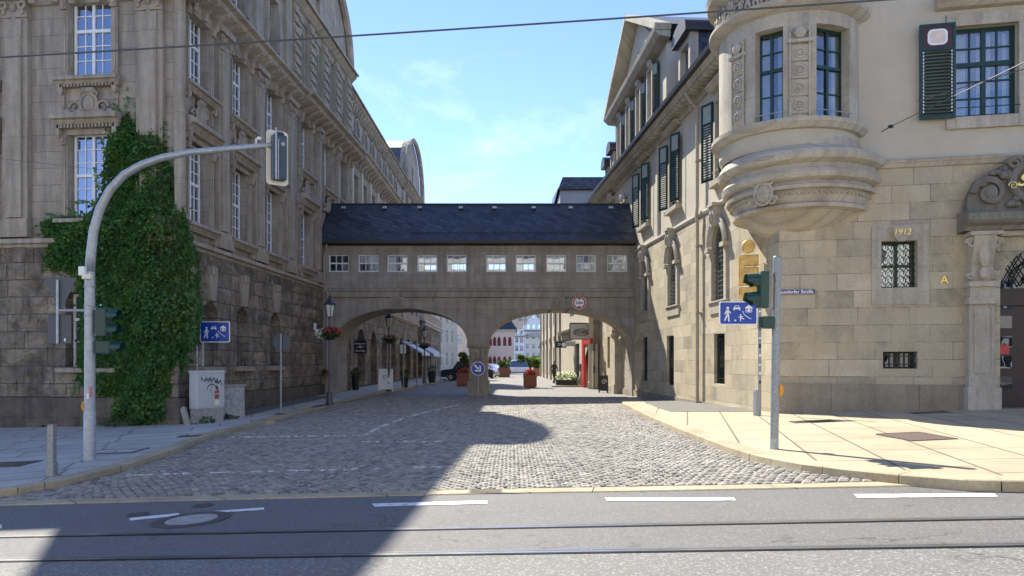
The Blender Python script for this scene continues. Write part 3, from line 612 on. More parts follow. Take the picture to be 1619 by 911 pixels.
# entablature, consoles, cornice
def cornice(fr,x0,x1,z,proj=.8,h=.7,step=.72,mt=L_TR,cons=True,name='cornice'):
    m=MB().prism([(.3,-.35),(-.06,-.35),(-.1,-.05),(-.2,.0),(-proj*.75,.22),(-proj*.8,.34),(-proj,.4),(-proj,h-.1),(-proj+.1,h),(.3,h+.02)],x0,x1,'x')
    if cons:
        n=int((x1-x0)/step)
        for i in range(n+1):
            x=x0+.15+(x1-x0-.3)*i/n; m.prism([(-.02,.26),(-proj*.72,.26),(-proj*.74,.12),(-proj*.5,.02),(-.25,-.12),(-.2,-.34),(-.02,-.36)],x-.1,x+.1,'x')
    return fr.put(name,m,mt,0,0,z)
cornice(FF,0,FFL+.85,ZC,h=.62); cornice(FS,-.85,9.5,ZC,h=.62); cornice(FS,9.5,SL+.5,ZC,1.0,h=.62)
# attic storey with windows, only behind the side facade; low parapet on the front
H=[rect(x-.5,x+.5,14.2,16.1) for x in (1.3,4.3,7.3)]+[rect(x-.45,x+.45,14.2,16.3) for x in (10.6,12.6,14.6,16.6)]
FS.put('attic_wall',MB().wall([(0,ZC+.6),(SL,ZC+.6),(SL,17.2),(0,17.2)],H,.0,.4),L_UP)
WMT=win_meshes('lat',.96,1.85,.35,2,2,1,2,.06,WHITE,GL); WMT2=win_meshes('lat2',.88,2.05,.35,2,2,1,2,.06,WHITE,GL)
for x in (1.3,4.3,7.3): add_win(FS,x,14.22,.3,WMT); FS.put('window_surround',surround(1.0,1.95,.16,.1,False),None,x,0,14.15)
for x in (10.6,12.6,14.6,16.6): add_win(FS,x,14.22,.3,WMT2)
for x in (.3,2.8,5.8,8.9): FS.put('attic_pilaster',MB().box(-.3,.3,-.14,0,ZC+.62,17.0),L_TR,x)
for x in (9.55,11.6,13.6,15.6,17.6):
    ap=MB().box(-.28,.28,-.22,0,ZC+.62,17.0)
    for k in range(8): ap.box(-.32,.32,-.3,-.22,13.6+k*.42,13.8+k*.42)
    FS.put('attic_pilaster',ap,L_TR,x)
cornice(FS,-.3,9.2,17.0,.7,.4,cons=False,name='attic_cornice'); cornice(FS,9.0,SL+.35,17.1,.55,.38,cons=False,name='attic_cornice')
FS.put('shadow_roof',MB().prism([(.35,17.1),(1.5,19.2),(2.0,19.2),(2.3,17.1)],.1,9.2,'x'),SLATE2)  # unseen roof added so the block's shadow reaches farther across the street
# curved gable
gp=[(9.1,17.1),(9.1,17.4)]+[(14.3-3.8*math.cos(PI*i/24),17.6+3.7*math.sin(PI*i/24)**1.0) for i in range(25)]+[(18.1,17.4)]
ov=[(13.0+.34*math.cos(2*PI*i/16),18.6+.5*math.sin(2*PI*i/16)) for i in range(16)]
FS.put('gable',MB().wall(gp,[ov],-.02,.3,.5),L_UP); 
gm=MB().tube([(p[0],-.18,p[1]) for p in gp[2:-1]],.2,6); FS.put('gable_moulding',gm,L_TR)
FS.put('gable_window',MB().prism(ov,.28,.3),GL); 
# barrel roof behind the gable, mansard over the wing
FS.put('gable_roof',MB().prism([(a,b-.08) for a,b in gp],.5,7),SLATE)
FS.put('roof',MB().prism([(.5,17.1),(1.2,18.6),(6,19.0),(12,17.2)],9.3,SL+.0,'x'),SLATE)
# unseen inner body added so that no light passes through the block
FS.put('inner_body',MB().box(.7,8.9,.62,2.3,Z0,17.1).box(8.9,SL-.05,.62,12,Z0,17.0),DARK)

# front part of that body: set lower so the sun passes over it as in the photo
FF.put('front_inner_body',MB().box(0,FFL-.7,.7,2.2,Z0,ZC+.4),DARK)
FS.put('downpipe',MB().tube([(9.3,-.12,12.4),(9.3,-.12,5.6),(9.3,-.3,5.2),(9.3,-.22,4.8),(9.3,-.22,.3)],.0 if 0 else .001,4),PIPE) if 0 else None
# far wing behind the bridge
FW=Fr(LB,-9.42,39.2,.006,1); WL_=21.0
ac=[1.6+2.3*i for i in range(8)]
FW.put('wing_attic_wall',MB().wall(rect(0,WL_,14.7,16.7),[arch(x-.42,x+.42,14.75,16.2,n=8) for x in ac],0,.35),L_STU)
for x in ac:
    add_win(FW,x,14.78,.25,win_meshes('wat',.84,1.4,0,2,1,2,2,.05,WHITE,GL),)
    am=MB().torus((0,-.04,0),.5,.09,10,6,0,PI).box(-.6,-.42,-.12,0,-1.1,.0).box(.42,.6,-.12,0,-1.1,.0); FW.put('arch_moulding',am,L_TR,x,0,15.78)
cornice(FW,0,WL_,16.7,.55,.4,.6,name='wing_eaves'); FW.put('wing_roof',MB().prism([(-.4,17.1),(3.5,18.6),(9,18.6),(12,17)],0,WL_+10,'x'),SLATE2)
mc=[1.3+2.6*i for i in range(8)]
FW.put('wing_wall',MB().wall(rect(0,WL_,ZB+.1,14.0),[rect(x-.6,x+.6,9.7,12.9) for x in mc]+[rect(x-.6,x+.6,6,8.4) for x in mc],0,.4),L_UP)
for x in mc: add_win(FW,x,9.72,.3,win_meshes('ww',1.2,3.1,.4,2,2,2,3,.07,WHITE,GL)); add_win(FW,x,6.02,.3,win_meshes('ww2',1.2,2.35,.4,2,2,1,3,.07,WHITE,GL))
ws=MB()
for i in range(9): ws.box(2.6*i-.2,2.6*i+.2,-.12,0,9.2,13.4)
FW.put('stucco_strips',ws,CREAM)
cornice(FW,0,WL_,13.75,.8,.62,.8,name='wing_cornice')
FW.put('inner_body',MB().box(.05,31,1.0,10,Z0,16.6),DARK)
ar=[1.4+3.9*i for i in range(8)]
FW.put('arcade_wall',MB().wall(rect(0,31,.2,ZB),[arch(x-1.05,x+1.05,.22,3.75) for x in ar],0,.75),L_RU); belt(FW,0,31)
FW.put('arcade_plinth',MB().box(-.5,-.4,0,.1,0,.1),L_PL) if 0 else None
SHW=MB().box(-1.0,1.0,.0,.04,2.15,2.45); SHF=(MB().box(-1.02,-.94,0,.06,0,3.1).box(.94,1.02,0,.06,0,3.1).box(-.03,.03,0,.06,0,2.2).box(-.94,.94,0,.06,2.5,2.58)).mesh('shop_window',GALD)
SHG=MB().box(-1,1,.03,.04,.5,3.5).mesh('pane',GL); SHS=MB().box(-1.0,1.0,-.1,.0,2.1,2.45).mesh('fascia_sign',SWH); SHB=MB().box(-1,1,-.02,.08,0,.55).mesh('window_base',WHITEP)
for i,x in enumerate(ar):
    o=FW.put('shop_window',SHF,None,x,.55,.12); link('pane',SHG,o); link('fascia_sign',SHS,o); link('window_base',SHB,o)
# white shop lettering lights etc are left to the signs
GB=Fr(LB,-9.15,60.2,.006,1)
GB.put('wing_wall',MB().wall(rect(0,10,ZB,17.0),[rect(x-.6,x+.6,z,z+2.6) for x in (2,5,8) for z in (6,10,13.6)],0,.4),L_UP)
for x in (2,5,8):
    for z in (6,10,13.6): add_win(GB,x,z+.02,.3,win_meshes('gbw',1.2,2.55,.4,2,2,2,2,.07,WHITE,GL))
g2=[(0,17)]+[(5-5*math.cos(PI*i/18),17.0+4.6*math.sin(PI*i/18)**.85) for i in range(19)]+[(10,17)]
GB.put('gable',MB().wall(g2,[[(5+.4*math.cos(2*PI*i/12),18.6+.8*math.sin(2*PI*i/12)) for i in range(12)]],-.05,.3,.4),L_UP)
GB.put('gable_roof',MB().prism([(a,b-.05) for a,b in g2],.36,7),SLATE2); GB.put('gable_moulding',MB().tube([(p[0],-.3,p[1]) for p in g2[1:-1]],.22,6),L_TR)
cornice(GB,0,10,16.6,.6,.4,.7,name='wing_eaves'); 
# ============================================================= bridge
BD=34.5; PPM=F/BD
def bx(p): return (p-CXP)/F*BD
def bz(p): return EYE+(HYP-p)/F*BD
BR=thing('covered_bridge','grey stone covered bridge on two arches with white gallery windows and a slate roof','bridge',(-1.7,BD,0))
FB=Fr(BR,0,BD,1,0); x0,x1=bx(504),bx(1006); D=2.7
wx=[535.5,582.5,628.5,675.5,722,784.5,831.5,879.5,927,976]
wz0,wz1=bz(430),bz(402.5)
holes=[rect(bx(p)-.49,bx(p)+.49,wz0,wz1) for p in wx]
FB.put('gallery_wall',MB().wall(rect(x0,x1,bz(458),bz(389)),holes,0,.22),BR_ST)
FB.put('rear_gallery_wall',MB().wall(rect(x0,x1,bz(458),bz(389)),holes,D-.2,.2),BR_ST)
BW=win_meshes('bw',.98,wz1-wz0,.5,1,3,1,1,.055,WHITE,GLT,.03)
for p in wx: 
    o=add_win(FB,bx(p),wz0,.1,BW); link('sill',MB().box(-.5,.5,-.05,.09,-.09,.055).mesh('sill',WHITE) if 'bs' not in _cache else _cache['bs'],o)
    add_win(FB,bx(p),wz0,D-.12,BW)
    bh={582.5:.3,675.5:.45,722:.0,784.5:.2,879.5:.5,976:.62}.get(p,0)
    if bh: link('roller_blind',MB().box(-.42,.42,.09,.1,wz1-wz0-.06-bh,wz1-wz0-.06),o,mat=CURT)
    if p in (628.5,831.5,927): link('curtain',MB().box(-.42,-.2,.1,.12,.05,.75).box(-.14,-.1,.1,.12,.05,.75),o,mat=CURT)
FB.put('floor',MB().box(x0,x1,.25,D-.25,bz(462),bz(459)),DARK)
FB.put('ledge',MB().prism([(.05,bz(471)),(-.1,bz(470)),(-.14,bz(462)),(-.2,bz(460)),(-.2,bz(457.5)),(.05,bz(455.5))],x0,x1,'x'),BR_ST)
FB.put('upper_frieze',MB().box(x0,x1,-.05,.1,bz(397),bz(389)),BR_ST); FB.put('centre_pilaster',MB().box(bx(742),bx(757),-.06,0,bz(457),bz(397)),BR_ST)
# arches: outline with two openings cut from below
def arcpts(xa,xb,za,crown,n=22,pw=.85):
    c=(xa+xb)/2; a=(xb-xa)/2; return [(c-a*math.cos(PI*i/n),za+(crown-za)*math.sin(PI*i/n)**pw) for i in range(n+1)]
zc=bz(488); zs=2.35
xl0,xl1,xr0,xr1=bx(528),bx(741),bx(770),bx(999)
A1=arcpts(xl0,xl1,zs,zc); A2=arcpts(xr0,xr1,zs,bz(490)+.03)
out=[(x0,Z0),(xl0,Z0)]+A1+[(xl1,zs-.2),(xr0,zs-.2)]+A2+[(xr1,Z0),(x1,Z0),(x1,bz(458)-.003),(x0,bz(458)-.003)]
FB.put('arch_wall',MB().wall(out,[],0,D,D),BR_ST)
# edge mouldings of the arches
am=MB().tube([(p[0],-.015,p[1]+.05) for p in A1],.05,6).tube([(p[0],-.015,p[1]+.05) for p in A2],.05,6); FB.put('arch_moulding',am,BR_ST)
# pier
pm=MB().box(xl1+.02,xr0-.02,.05,D-.05,Z0,zs-.15); FB.put('pier',pm,BR_ST)
FB.put('pier_capital',MB().prism([(-.1,bz(550)),(-.16,bz(547)),(-.18,bz(543.5)),(D+.18,bz(543.5)),(D+.16,bz(547)),(D+.1,bz(550))],xl1-.08,xr0+.08,'x').box(xl1+.15,xl1+.29,-.12,.06,bz(568),bz(552)).box(xr0-.29,xr0-.15,-.12,.06,bz(568),bz(552)).ell(((xl1+xr0)/2,0,bz(559)),(.17,.1,.2)).torus(((xl1+xr0)/2,-.03,bz(559)),.2,.035,16,6),BR_ST)
FB.put('pier_base',MB().box(xl1-.05,xr0+.05,-.08,D+.08,Z0,bz(603)),BR_ST)
# round medallions in square frames above the arches
for px in (628.5,881):
    m_=MB().box(-.34,.34,-.06,0,-.34,.34); m_.torus((0,-.08,0),.24,.035,24,6); scroll(m_,0,-.09,0,.17,1,.035) if px<700 else m_.torus((0,-.09,0),.15,.03,20,6).box(-.08,.08,-.11,-.05,-.1,.1)
    FB.put('medallion',m_,BR_ST,bx(px),0,bz(477.5))
# roof
re,rr_=bz(383.5),bz(328)+.45
rf=MB().prism([(-.38,re-.02),(-.38,re+.03),(D/2,rr_),(D+.38,re+.03),(D+.38,re-.02)],x0-.2,x1+.2,'x'); FB.put('roof',rf,SLATE)
FB.put('gutter',MB().box(x0-.05,x1+.02,-.5,-.38,re-.1,re+.04).box(x0,x1,-.38,-.02,re-.12,re-.05),GUT)
sl=(rr_-re-.03)/(D/2+.38)
sg=MB()
for i in range(2): sg.box(-4.8 if i else -4.8,x1-.1,-.05+.001,-.03,re+.35+i*.12,re+.375+i*.12)
for k in range(15): X=-4.8+k*(x1+4.7)/14; sg.box(X-.015,X+.015,-.06,-.03,re+.22,re+.5)
for k in range(90): X=x0+.3+k*(x1-x0-.4)/89; sg.box(X-.006,X+.006,-.052,-.03,re+.3,re+.47)
FB.put('snow_guard',sg,GUT)
rb=MB().tube([(x0,D/2,rr_+.0),(x1,D/2,rr_)],.05,6); FB.put('ridge_cap',rb,GUT)
for i,p in enumerate((535,602,659,726,781,845,905,971)):
    z=rr_-.22; y=D/2-.22/sl-.05; FB.put('snow_hook',MB().prism([(-.12,-.05),(.12,-.05),(.09,.06),(-.09,.06)],-.08,.02),GALV,bx(p),y,z)
# lead flashing at the eaves
if 0: FB.put('eaves_flashing',MB().prism([(-.385,re+.035),(-.30,re+.035+.11*1.15),(-.29,re+.05+.11*1.15),(-.385,re+.06)],-3.9,x1-.05,'x'),GALV)
FB.put('downpipe',MB().tube([(x0+.42,-.2,re-.1),(x0+.42,-.06-.1,re-.4),(x0+.28,-.12,re-.6),(x0+.28,-.12,bz(452)),(x0+.5,-.3,bz(466)),(x0+.5,-.3,.1)],.05,8),COPR)
FB.put('verge_board',MB().prism([(-.42,re),(D/2,rr_+.05),(D/2,rr_-.08),(-.42,re-.12)],x0-.12,x0-.04,'x'),COPR)
# ============================================================= right corner building
RB=thing('corner_building','cream plaster and ashlar corner building with round oriel, green shutters and dark slate dormer roof','building',(7,18.3,.2))
Dc=(6.8,18.2); FRL=(44-18.2)*math.hypot(1,.055)
FR=Fr(RB,5.9+.055*(34.5-44),44,.055,-1); FX=Fr(RB,Dc[0],Dc[1],1,-.2); FXL=14.5
def rs(d): return (44-d)*math.hypot(1,.055)
KS=.025
def shear(me_or_mb): return me_or_mb
def rz(s,z): return z+KS*(FRL-s)
def shp(mb): mb.v=[(x,y,z+KS*(FRL-x)*(1 if z>.3 else 0)) for x,y,z in mb.v]; return mb
def fs(px):
    u=(px-CXP)/F; t=(18.2*u-6.8)/(1+.2*u); return t*math.hypot(1,.2)
def fd(px): return 18.2-.2*fs(px)/math.hypot(1,.2)
def fz(px,py): return EYE+(HYP-py)/F*fd(px)
ZL=6.55; ZE=10.75
A_=[(rs(22.6),5.85,3.5),(rs(27.8),5.9,3.62),(rs(32.2),5.85,3.6)]
low=[(rs(22.6),.85,2.45,.98),(rs(28.2),.5,2.45,1.0),(rs(32.4),.45,2.45,.95)]
H=[arch(s-.56,s+.56,b,a) for s,a,b in A_]+[rect(s-w_/2,s+w_/2,a,b) for s,a,b,w_ in low]+[rect(s-.35,s+.35,.75,2.55) for s in (rs(38.9),rs(41))]
FR.put('ashlar_wall',shp(MB().wall(rect(0,FRL,.3,ZL),H,0,.5)),R_AS); FR.put('plinth',MB().box(0,FRL+.05,-.07,.2,-1,.32+.0),R_PL)
UW=[(rs(22.4),1.05,7.42,9.85),(rs(27.75),1.05,7.5,9.95),(rs(32.5),1.2,7.6,10.0),(rs(36.6),.6,7.9,9.3),(rs(40),1.0,7.6,9.6)]
FR.put('plaster_wall',shp(MB().wall(rect(0,FRL,ZL,ZE+.2),[rect(s-w_/2,s+w_/2,a,b) for s,w_,a,b in UW],.06,.45)),R_PLA)
FR.put('belt_course',shp(MB().prism([(.1,-.1),(-.04,-.08),(-.07,.0),(-.05,.08),(.1,.1)],0,FRL+.05,'x').map(lambda x,y,z:(x,y,z+ZL))),R_TR)
# leaded arched windows, iron lattice in front
def lattice(w_,h,mt,n=5,name='iron_lattice',diag=True):
    m=MB(); W=w_/2
    for i in range(n+1): x=-W+w_*i/n; m.box(x-.012,x+.012,-.01,.01,0,h)
    k=int(h/(w_/n))
    for j in range(k+1): z=h*j/k; m.box(-W,W,-.009,.009,z-.01,z+.01)
    if diag:
        for i in range(n):
            for j in range(k): cx=-W+w_*(i+.5)/n; cz=h*(j+.5)/k; r=w_/n*.34; m.prism([(cx-r,cz),(cx,cz-r),(cx+r,cz),(cx,cz+r)],-.012,-.002)
    return m.mesh(name,mt)
LAT=lattice(1.1,2.3,plain('pale_lattice_iron',(.2,.21,.21),.5,.5),7,diag=False)
for s,a,b in A_:
    h=a-b; o=FR.put('arched_window',MB().wall(arch(-.56,.56,0,h),[arch(-.5,.5,.06,h-.06)],0,.06),IRON,s,.14,rz(s,b)+.0)
    link('pane',MB().prism(arch(-.55,.55,0,h-.005),.05,.06),o,mat=GLD); 
    lm=MB()
    for i in range(1,7):
        x=-.56+1.12*i/7; zz=h-.56+math.sqrt(max(0,.31-x*x)); lm.box(x-.011,x+.011,-.09,-.07,.02,zz)
    for j in range(1,15):
        z=h*j/15; W=.55 if z<h-.56 else math.sqrt(max(.001,.31-(z-h+.56)**2)); lm.box(-W,W,-.092,-.068,z-.009,z+.009)
    link('lattice',lm,o,mat=LAT.materials[0])
    sm=MB()
    # surround: jambs from mid height, arch with hood and keystone, sill panel
    for sg_ in (-1,1): sm.box(sg_*.66-.1,sg_*.66+.1,-.07,0,.0,h-.75).box(sg_*.72-.17,sg_*.72+.17,-.2,0,h-.75,h-.62)
    sm.tube([( .68*math.cos(PI*i/16),-.05,h-.56+.70*math.sin(PI*i/16)) for i in range(17)],.11,8).tube([(.8*math.cos(PI*i/16),-.1,h-.56+.84*math.sin(PI*i/16)) for i in range(17)],.055,6)
    sm.prism([(-.1,h-.02),(.1,h-.02),(.2,h+.62),(-.2,h+.62)],-.26,0).box(-.25,.25,-.32,0,h+.6,h+.7); sm.ell((0,-.27,h+.25),(.1,.08,.2))
    sm.box(-.85,.85,-.05,0,-.4,0).box(-.9,.9,-.1,0,-.05,.0)
    FR.put('window_surround',sm,R_TR,s,0,rz(s,b))
for s,a,b,w_ in low:
    h=b-a+KS*0; o=FR.put('barred_window',MB().box(-w_/2,w_/2,.0,.05,0,.05).box(-w_/2,w_/2,0,.05,h-.05,h).box(-w_/2,-w_/2+.05,0,.05,.05,h-.05).box(w_/2-.05,w_/2,0,.05,.05,h-.05),GREEN,s,.14,rz(s,a))
    link('pane',MB().box(-w_/2,w_/2,.04,.05,0,h),o,mat=GLD)
    g=MB()
    for i in range(5): x=-w_/2+w_*(i+.5)/5; g.box(x-.012,x+.012,-.06,-.036,0.02,h-.02)
    for z in (.18,h-.18): g.box(-w_/2,w_/2,-.062,-.034,z-.014,z+.014)
    for k in range(3): g.torus((0,-.05,h*.5+(k-1)*.17),.09,.012,12,5); 
    for sg_ in(-1,1): scroll(g,sg_*.14,-.05,h*.5+.0,.07,sg_,.012); scroll(g,sg_*.1,-.05,h*.5-.22,.06,sg_,.012)
    link('iron_grille',g,o,mat=IRON)
for s in (rs(38.9),rs(41)):
    o=FR.put('window',MB().box(-.35,.35,0,.04,0,1.8),GREEN,s,.1,rz(s,.75))
# shutters
def shutter_mesh(w_,h,key):
    if key in _cache: return _cache[key]
    m=MB(); W=w_/2; m.box(-W,-W+.07,-.04,0,0,h).box(W-.07,W,-.04,0,0,h).box(-W+.07,W-.07,-.04,0,0,.09).box(-W+.07,W-.07,-.04,0,h-.07,h).box(-W+.07,W-.07,-.04,0,h*.72,h*.72+.07)
    n=int(h*.62/.075)
    for i in range(n):
        z=.1+(h*.72-.11)*i/n; m.prism([(-.036,z),(-.003,z+.05),(-.003,z+.062),(-.036,z+.012)],-W+.07,W-.07,'x')
    p=MB().box(-W+.07,W-.07,-.022,-.012,h*.72+.07,h-.07)
    _cache[key]=(m.mesh('shutter',GREEN),p.mesh('upper_panel',SHPAN)); return _cache[key]
SHPAN=plain('pale_green_panel',(.30,.34,.28),.5,var=.1); SHPANB=plain('maroon_panel',(.06,.02,.02),.5); SHOV=plain('cream_oval_plate',(.72,.6,.5),.5)
for i,(s,w_,a,b) in enumerate(UW):
    z=rz(s,a); h=b-a
    if i<3 or i==4:
        WM=win_meshes('ruw%d'%i,w_,h,.4,2,1,2,3,.07,GREEN,GL,.03); add_win(FR,s,z,.1,WM)
        fm=MB(); W=w_/2; fm.box(-W-.2,-W,-.03,.08,-.1,h+.2).box(W,W+.2,-.03,.08,-.1,h+.2).box(-W,W,-.03,.08,h,h+.2).box(-W-.3,W+.3,-.16,.08,-.26,-.1).prism([(.06,h+.42),(-.1,h+.44),(-.25,h+.55),(-.25,h+.62),(.06,h+.66)],-W-.35,W+.35,'x')
        fm.tube([(-W+.02,-.12,.18),(W-.02,-.12,.18)],.015,6)
        if i>=2: 
            for sg_ in (-1,1): scroll(fm,sg_*.3,-.14,h+.75,.22,sg_,.07)
            fm.ell((0,-.16,h+.8),(.2,.14,.26))
        FR.put('window_surround',fm,R_TR,s,0,z)
        SH=shutter_mesh(.52,h+.1,'shut%d'%i)
        for sg_ in (-1,1):
            o=link('shutter',SH[0],RB,FR.rel(s+sg_*(W+.30),-.17,z-.02),FR.ang+R(24)); link('upper_panel',SH[1],o)
    else:
        add_win(FR,s,z,.2,win_meshes('ruw%d'%i,w_,h,.3,1,2,1,2,.06,GREEN,GL)); fm=MB().box(-w_/2-.15,-w_/2,-.06,.07,-.1,h).box(w_/2,w_/2+.15,-.06,.07,-.1,h).box(-w_/2-.25,w_/2+.25,-.16,.07,h,h+.14).box(-w_/2-.2,w_/2+.2,-.14,.07,-.22,-.1).ell((0,-.14,h+.35),(.26,.14,.24)); 
        for sg_ in (-1,1): scroll(fm,sg_*.25,-.12,h+.25,.14,sg_,.06)
        FR.put('window_surround',fm,R_TR,s,0,z)
FR.put('pilaster_strip',shp(MB().box(rs(30.2)-.15,rs(30.2)+.15,-.04,.1,5.2+1.4,ZE)),R_PLA)
# downpipe
dp=rs(24.4); FR.put('downpipe',MB().tube([(dp-.15,-.5,ZE+.15),(dp-.1,-.35,ZE-.15),(dp,-.13,ZE-.45),(dp,-.13,7.0),(dp,-.16,6.7),(dp,-.13,6.4),(dp,-.13,.15)],.06,8).box(dp-.09,dp+.09,-.2,0,3.3,3.36).box(dp-.09,dp+.09,-.2,0,5.6,5.66).box(dp-.09,dp+.09,-.2,0,8.5,8.56),COPR)
# eaves with modillions, gutter
ev=MB().prism([(.3,-.3),(-.02,-.28),(-.08,-.1),(-.12,0),(-.5,.02),(-.55,.14),(-.62,.2),(.3,.22)],0,FRL+.6,'x')
k=int(FRL/.33)
for i in range(k): x=.1+i*.33; ev.box(x-.07,x+.07,-.46,-.1,-.1,.0)
ev.v=[(x,y,z+ZE+KS*(FRL-x)) for x,y,z in ev.v]; FR.put('eaves',ev,R_TR)
gt=MB().prism([(-.62,.18),(-.74,.2),(-.78,.32),(-.6,.36),(-.4,.3),(.3,.3),(.3,.22)],0,FRL+.6,'x'); gt.v=[(x,y,z+ZE+KS*(FRL-x)) for x,y,z in gt.v]; FR.put('gutter',gt,GUT)
rm=MB().prism([(-.55,.36),(2.4,3.9),(8,5.4),(8,.3)],0,FRL-.5,'x'); rm.v=[(x,y,z+ZE+KS*(FRL-x)) for x,y,z in rm.v]; FR.put('roof',rm,SLATE2)
# cross gable
g0,g1=rs(39.8),rs(29.4); gc=(g0+g1)/2; zb=11.2; zg=14.95; za=18.45
gw=[gc-3.4,gc-1.25,gc+1.0,gc+3.2]
FR.put('gable_wall',MB().wall([(g0+.3,zb),(g1-.3,zb),(g1-.3,zg),(g0+.3,zg)],[rect(x-.36,x+.36,12.35,14.4) for x in gw],.25,.3,.4),R_PLA)
for x in gw:
    o=add_win(FR,x,12.37,.45,win_meshes('gw',.7,2.0,.35,1,2,1,3,.05,GREEN,GL)); FR.put('window_surround',MB().box(-.5,.5,-.1,.25,-.15,0).box(-.5,-.37,-.05,.25,0,2.3).box(.37,.5,-.05,.25,0,2.3).box(-.37,.37,-.05,.25,2.16,2.3).ell((0,-.02,2.45),(.2,.15,.2)),R_TR,x,0,12.3)
    SH=shutter_mesh(.4,2.15,'shg')
    for sg_ in (-1,1): o=link('shutter',SH[0],RB,FR.rel(x+sg_*.6,.08,12.45),FR.ang+R(28)); link('upper_panel',SH[1],o)
FR.put('gable_cheek',MB().box(g1-.7,g1-.31,.66,3.2,zb,zg).box(g0+.31,g0+.7,.66,3.2,zb,zg),R_PLA)
FR.put('pediment',MB().wall([(g0+.35,zg),(g1-.35,zg),(gc,za-.35)],[[(gc+.42*math.cos(2*PI*i/16),15.95+.55*math.sin(2*PI*i/16)) for i in range(16)]],.2,.3,.4),R_PLA)
FR.put('oculus_window',MB().prism([(gc+.42*math.cos(2*PI*i/16),15.95+.55*math.sin(2*PI*i/16)) for i in range(16)],.4,.42).box(gc-.02,gc+.02,.37,.4,15.45,16.45).box(gc-.4,gc+.4,.37,.4,15.93,15.97),GL)
pc=MB().prism([(.25,-.05),(-.2,.0),(-.4,.18),(-.45,.35),(.25,.38)],g0-.35,g1+.35,'x').map(lambda x,y,z:(x,y,z+zg)); 
def rake(mb,xa,za_,xb,zb_,y0,y1,t):
    d=Vector((xb-xa,zb_-za_)).normalized(); n_=Vector((-d.y,d.x)); 
    if n_.y<0: n_=-n_
    P=[(xa,za_),(xb,zb_),(xb+n_.x*t,zb_+n_.y*t),(xa+n_.x*t,za_+n_.y*t)]; mb.prism(P,y0,y1)
rake(pc,g0-.4,zg+.22,gc,za-.25,-.45,.25,.24); rake(pc,g1+.4,zg+.22,gc,za-.25,-.44,.25,.24); FR.put('pediment_cornice',pc,R_TR)
gr=MB().prism([(g0-.2,zg+.55),(g1+.2,zg+.55),(gc,za-.02)],.26,9); FR.put('gable_roof',gr,SLATE2)
FR.put('oculus_ring',MB().torus((gc,.16,15.95),.5,.07,20,6,ez=1.25),R_TR)
# dormers
def dormer(s,w_,z0,h,big=False):
    m=MB(); W=w_/2; m.box(-W,-W+.22,-.02,.3,0,h).box(W-.22,W,-.02,.3,0,h).box(-W+.22,W-.22,.0,.28,h-.35,h).box(-W-.05,W+.05,-.1,.3,-.12,0)
    o=FR.put('dormer',m,R_TR,s,.3,z0)
    link('dormer_window',MB().box(-W+.22,W-.22,.2,.24,0,h-.35),o,mat=GL); c=MB().box(-W-.001,-W+.1,.31,3.2,-.8,h).box(W-.1,W+.001,.31,3.2,-.8,h); link('slate_cheek',c,o,mat=SLATE)
    n=12; arc=[(-(W+.18)*math.cos(PI*i/n),h+.02+.5*math.sin(PI*i/n)**.8*(1 if i not in(0,n) else 0)) for i in range(n+1)]+[(W+.18,h-.1),(-W-.18,h-.1)]
    link('dormer_roof',MB().prism(arc,-.25,3.0),o,mat=GUT)
dormer(rs(27.3),1.5,11.7,2.35); dormer(rs(41.5),.9,12.2,1.7); dormer(rs(43.2),.8,12.2,1.3) 
FR.put('inner_body',MB().box(0,FRL-.9,.9,9,-1,11.0),DARK)
# bridge-side pilaster with a carved capital under the arch
FR.put('carved_pilaster',MB().box(rs(37.9),rs(37.5),-.35,0,0,2.9).box(rs(38.0),rs(37.4),-.42,0,0,.5).ell((rs(37.7),-.3,3.1),(.3,.25,.25)).box(rs(38.0),rs(37.4),-.5,0,3.3,3.5),R_TR)
# ---------------- front face
w1=(fs(1393),fs(1450),fz(1420,455),fz(1420,381)); w2=(fs(1396),fs(1451),fz(1420,583),fz(1420,556))
DCX=fs(1650); DR=.98; dz0=fz(1600,640); dzs=fz(1600,455); 
door=[(DCX-DR,dz0-.2),(DCX+DR,dz0-.2)]+[(DCX+DR*math.cos(PI*i/18),dzs+DR*math.sin(PI*i/18)) for i in range(19)]
FX.put('ashlar_wall',MB().wall(rect(-.0,FXL,.35,ZL),[rect(w1[0],w1[1],w1[2],w1[3]),rect(w2[0],w2[1],w2[2],w2[3]),[(p[0],max(.36,p[1])) for p in door]],0,.45),R_AS)
PLZ=fz(1450,608)
FX.put('plinth',MB().box(-.06,fs(1524),-.07,.2,-.8,PLZ),R_PL)
u0,u1,uz0,uz1=fs(1511),fs(1611),fz(1560,183),fz(1560,38)
H=[rect(u0,u1,uz0,uz1)]
FX.put('plaster_wall',MB().wall(rect(0,FXL,ZL,12.2),H,.06,.5),R_PLA)
FX.put('belt_course',MB().prism([(.1,-.12),(-.05,-.1),(-.10,.0),(-.14,.05),(-.06,.11),(.1,.13)],1.2,FXL,'x'),R_TR,0,0,ZL)
FX.put('inner_body',MB().box(.3,FXL,.8,3,-.5,12),DARK)
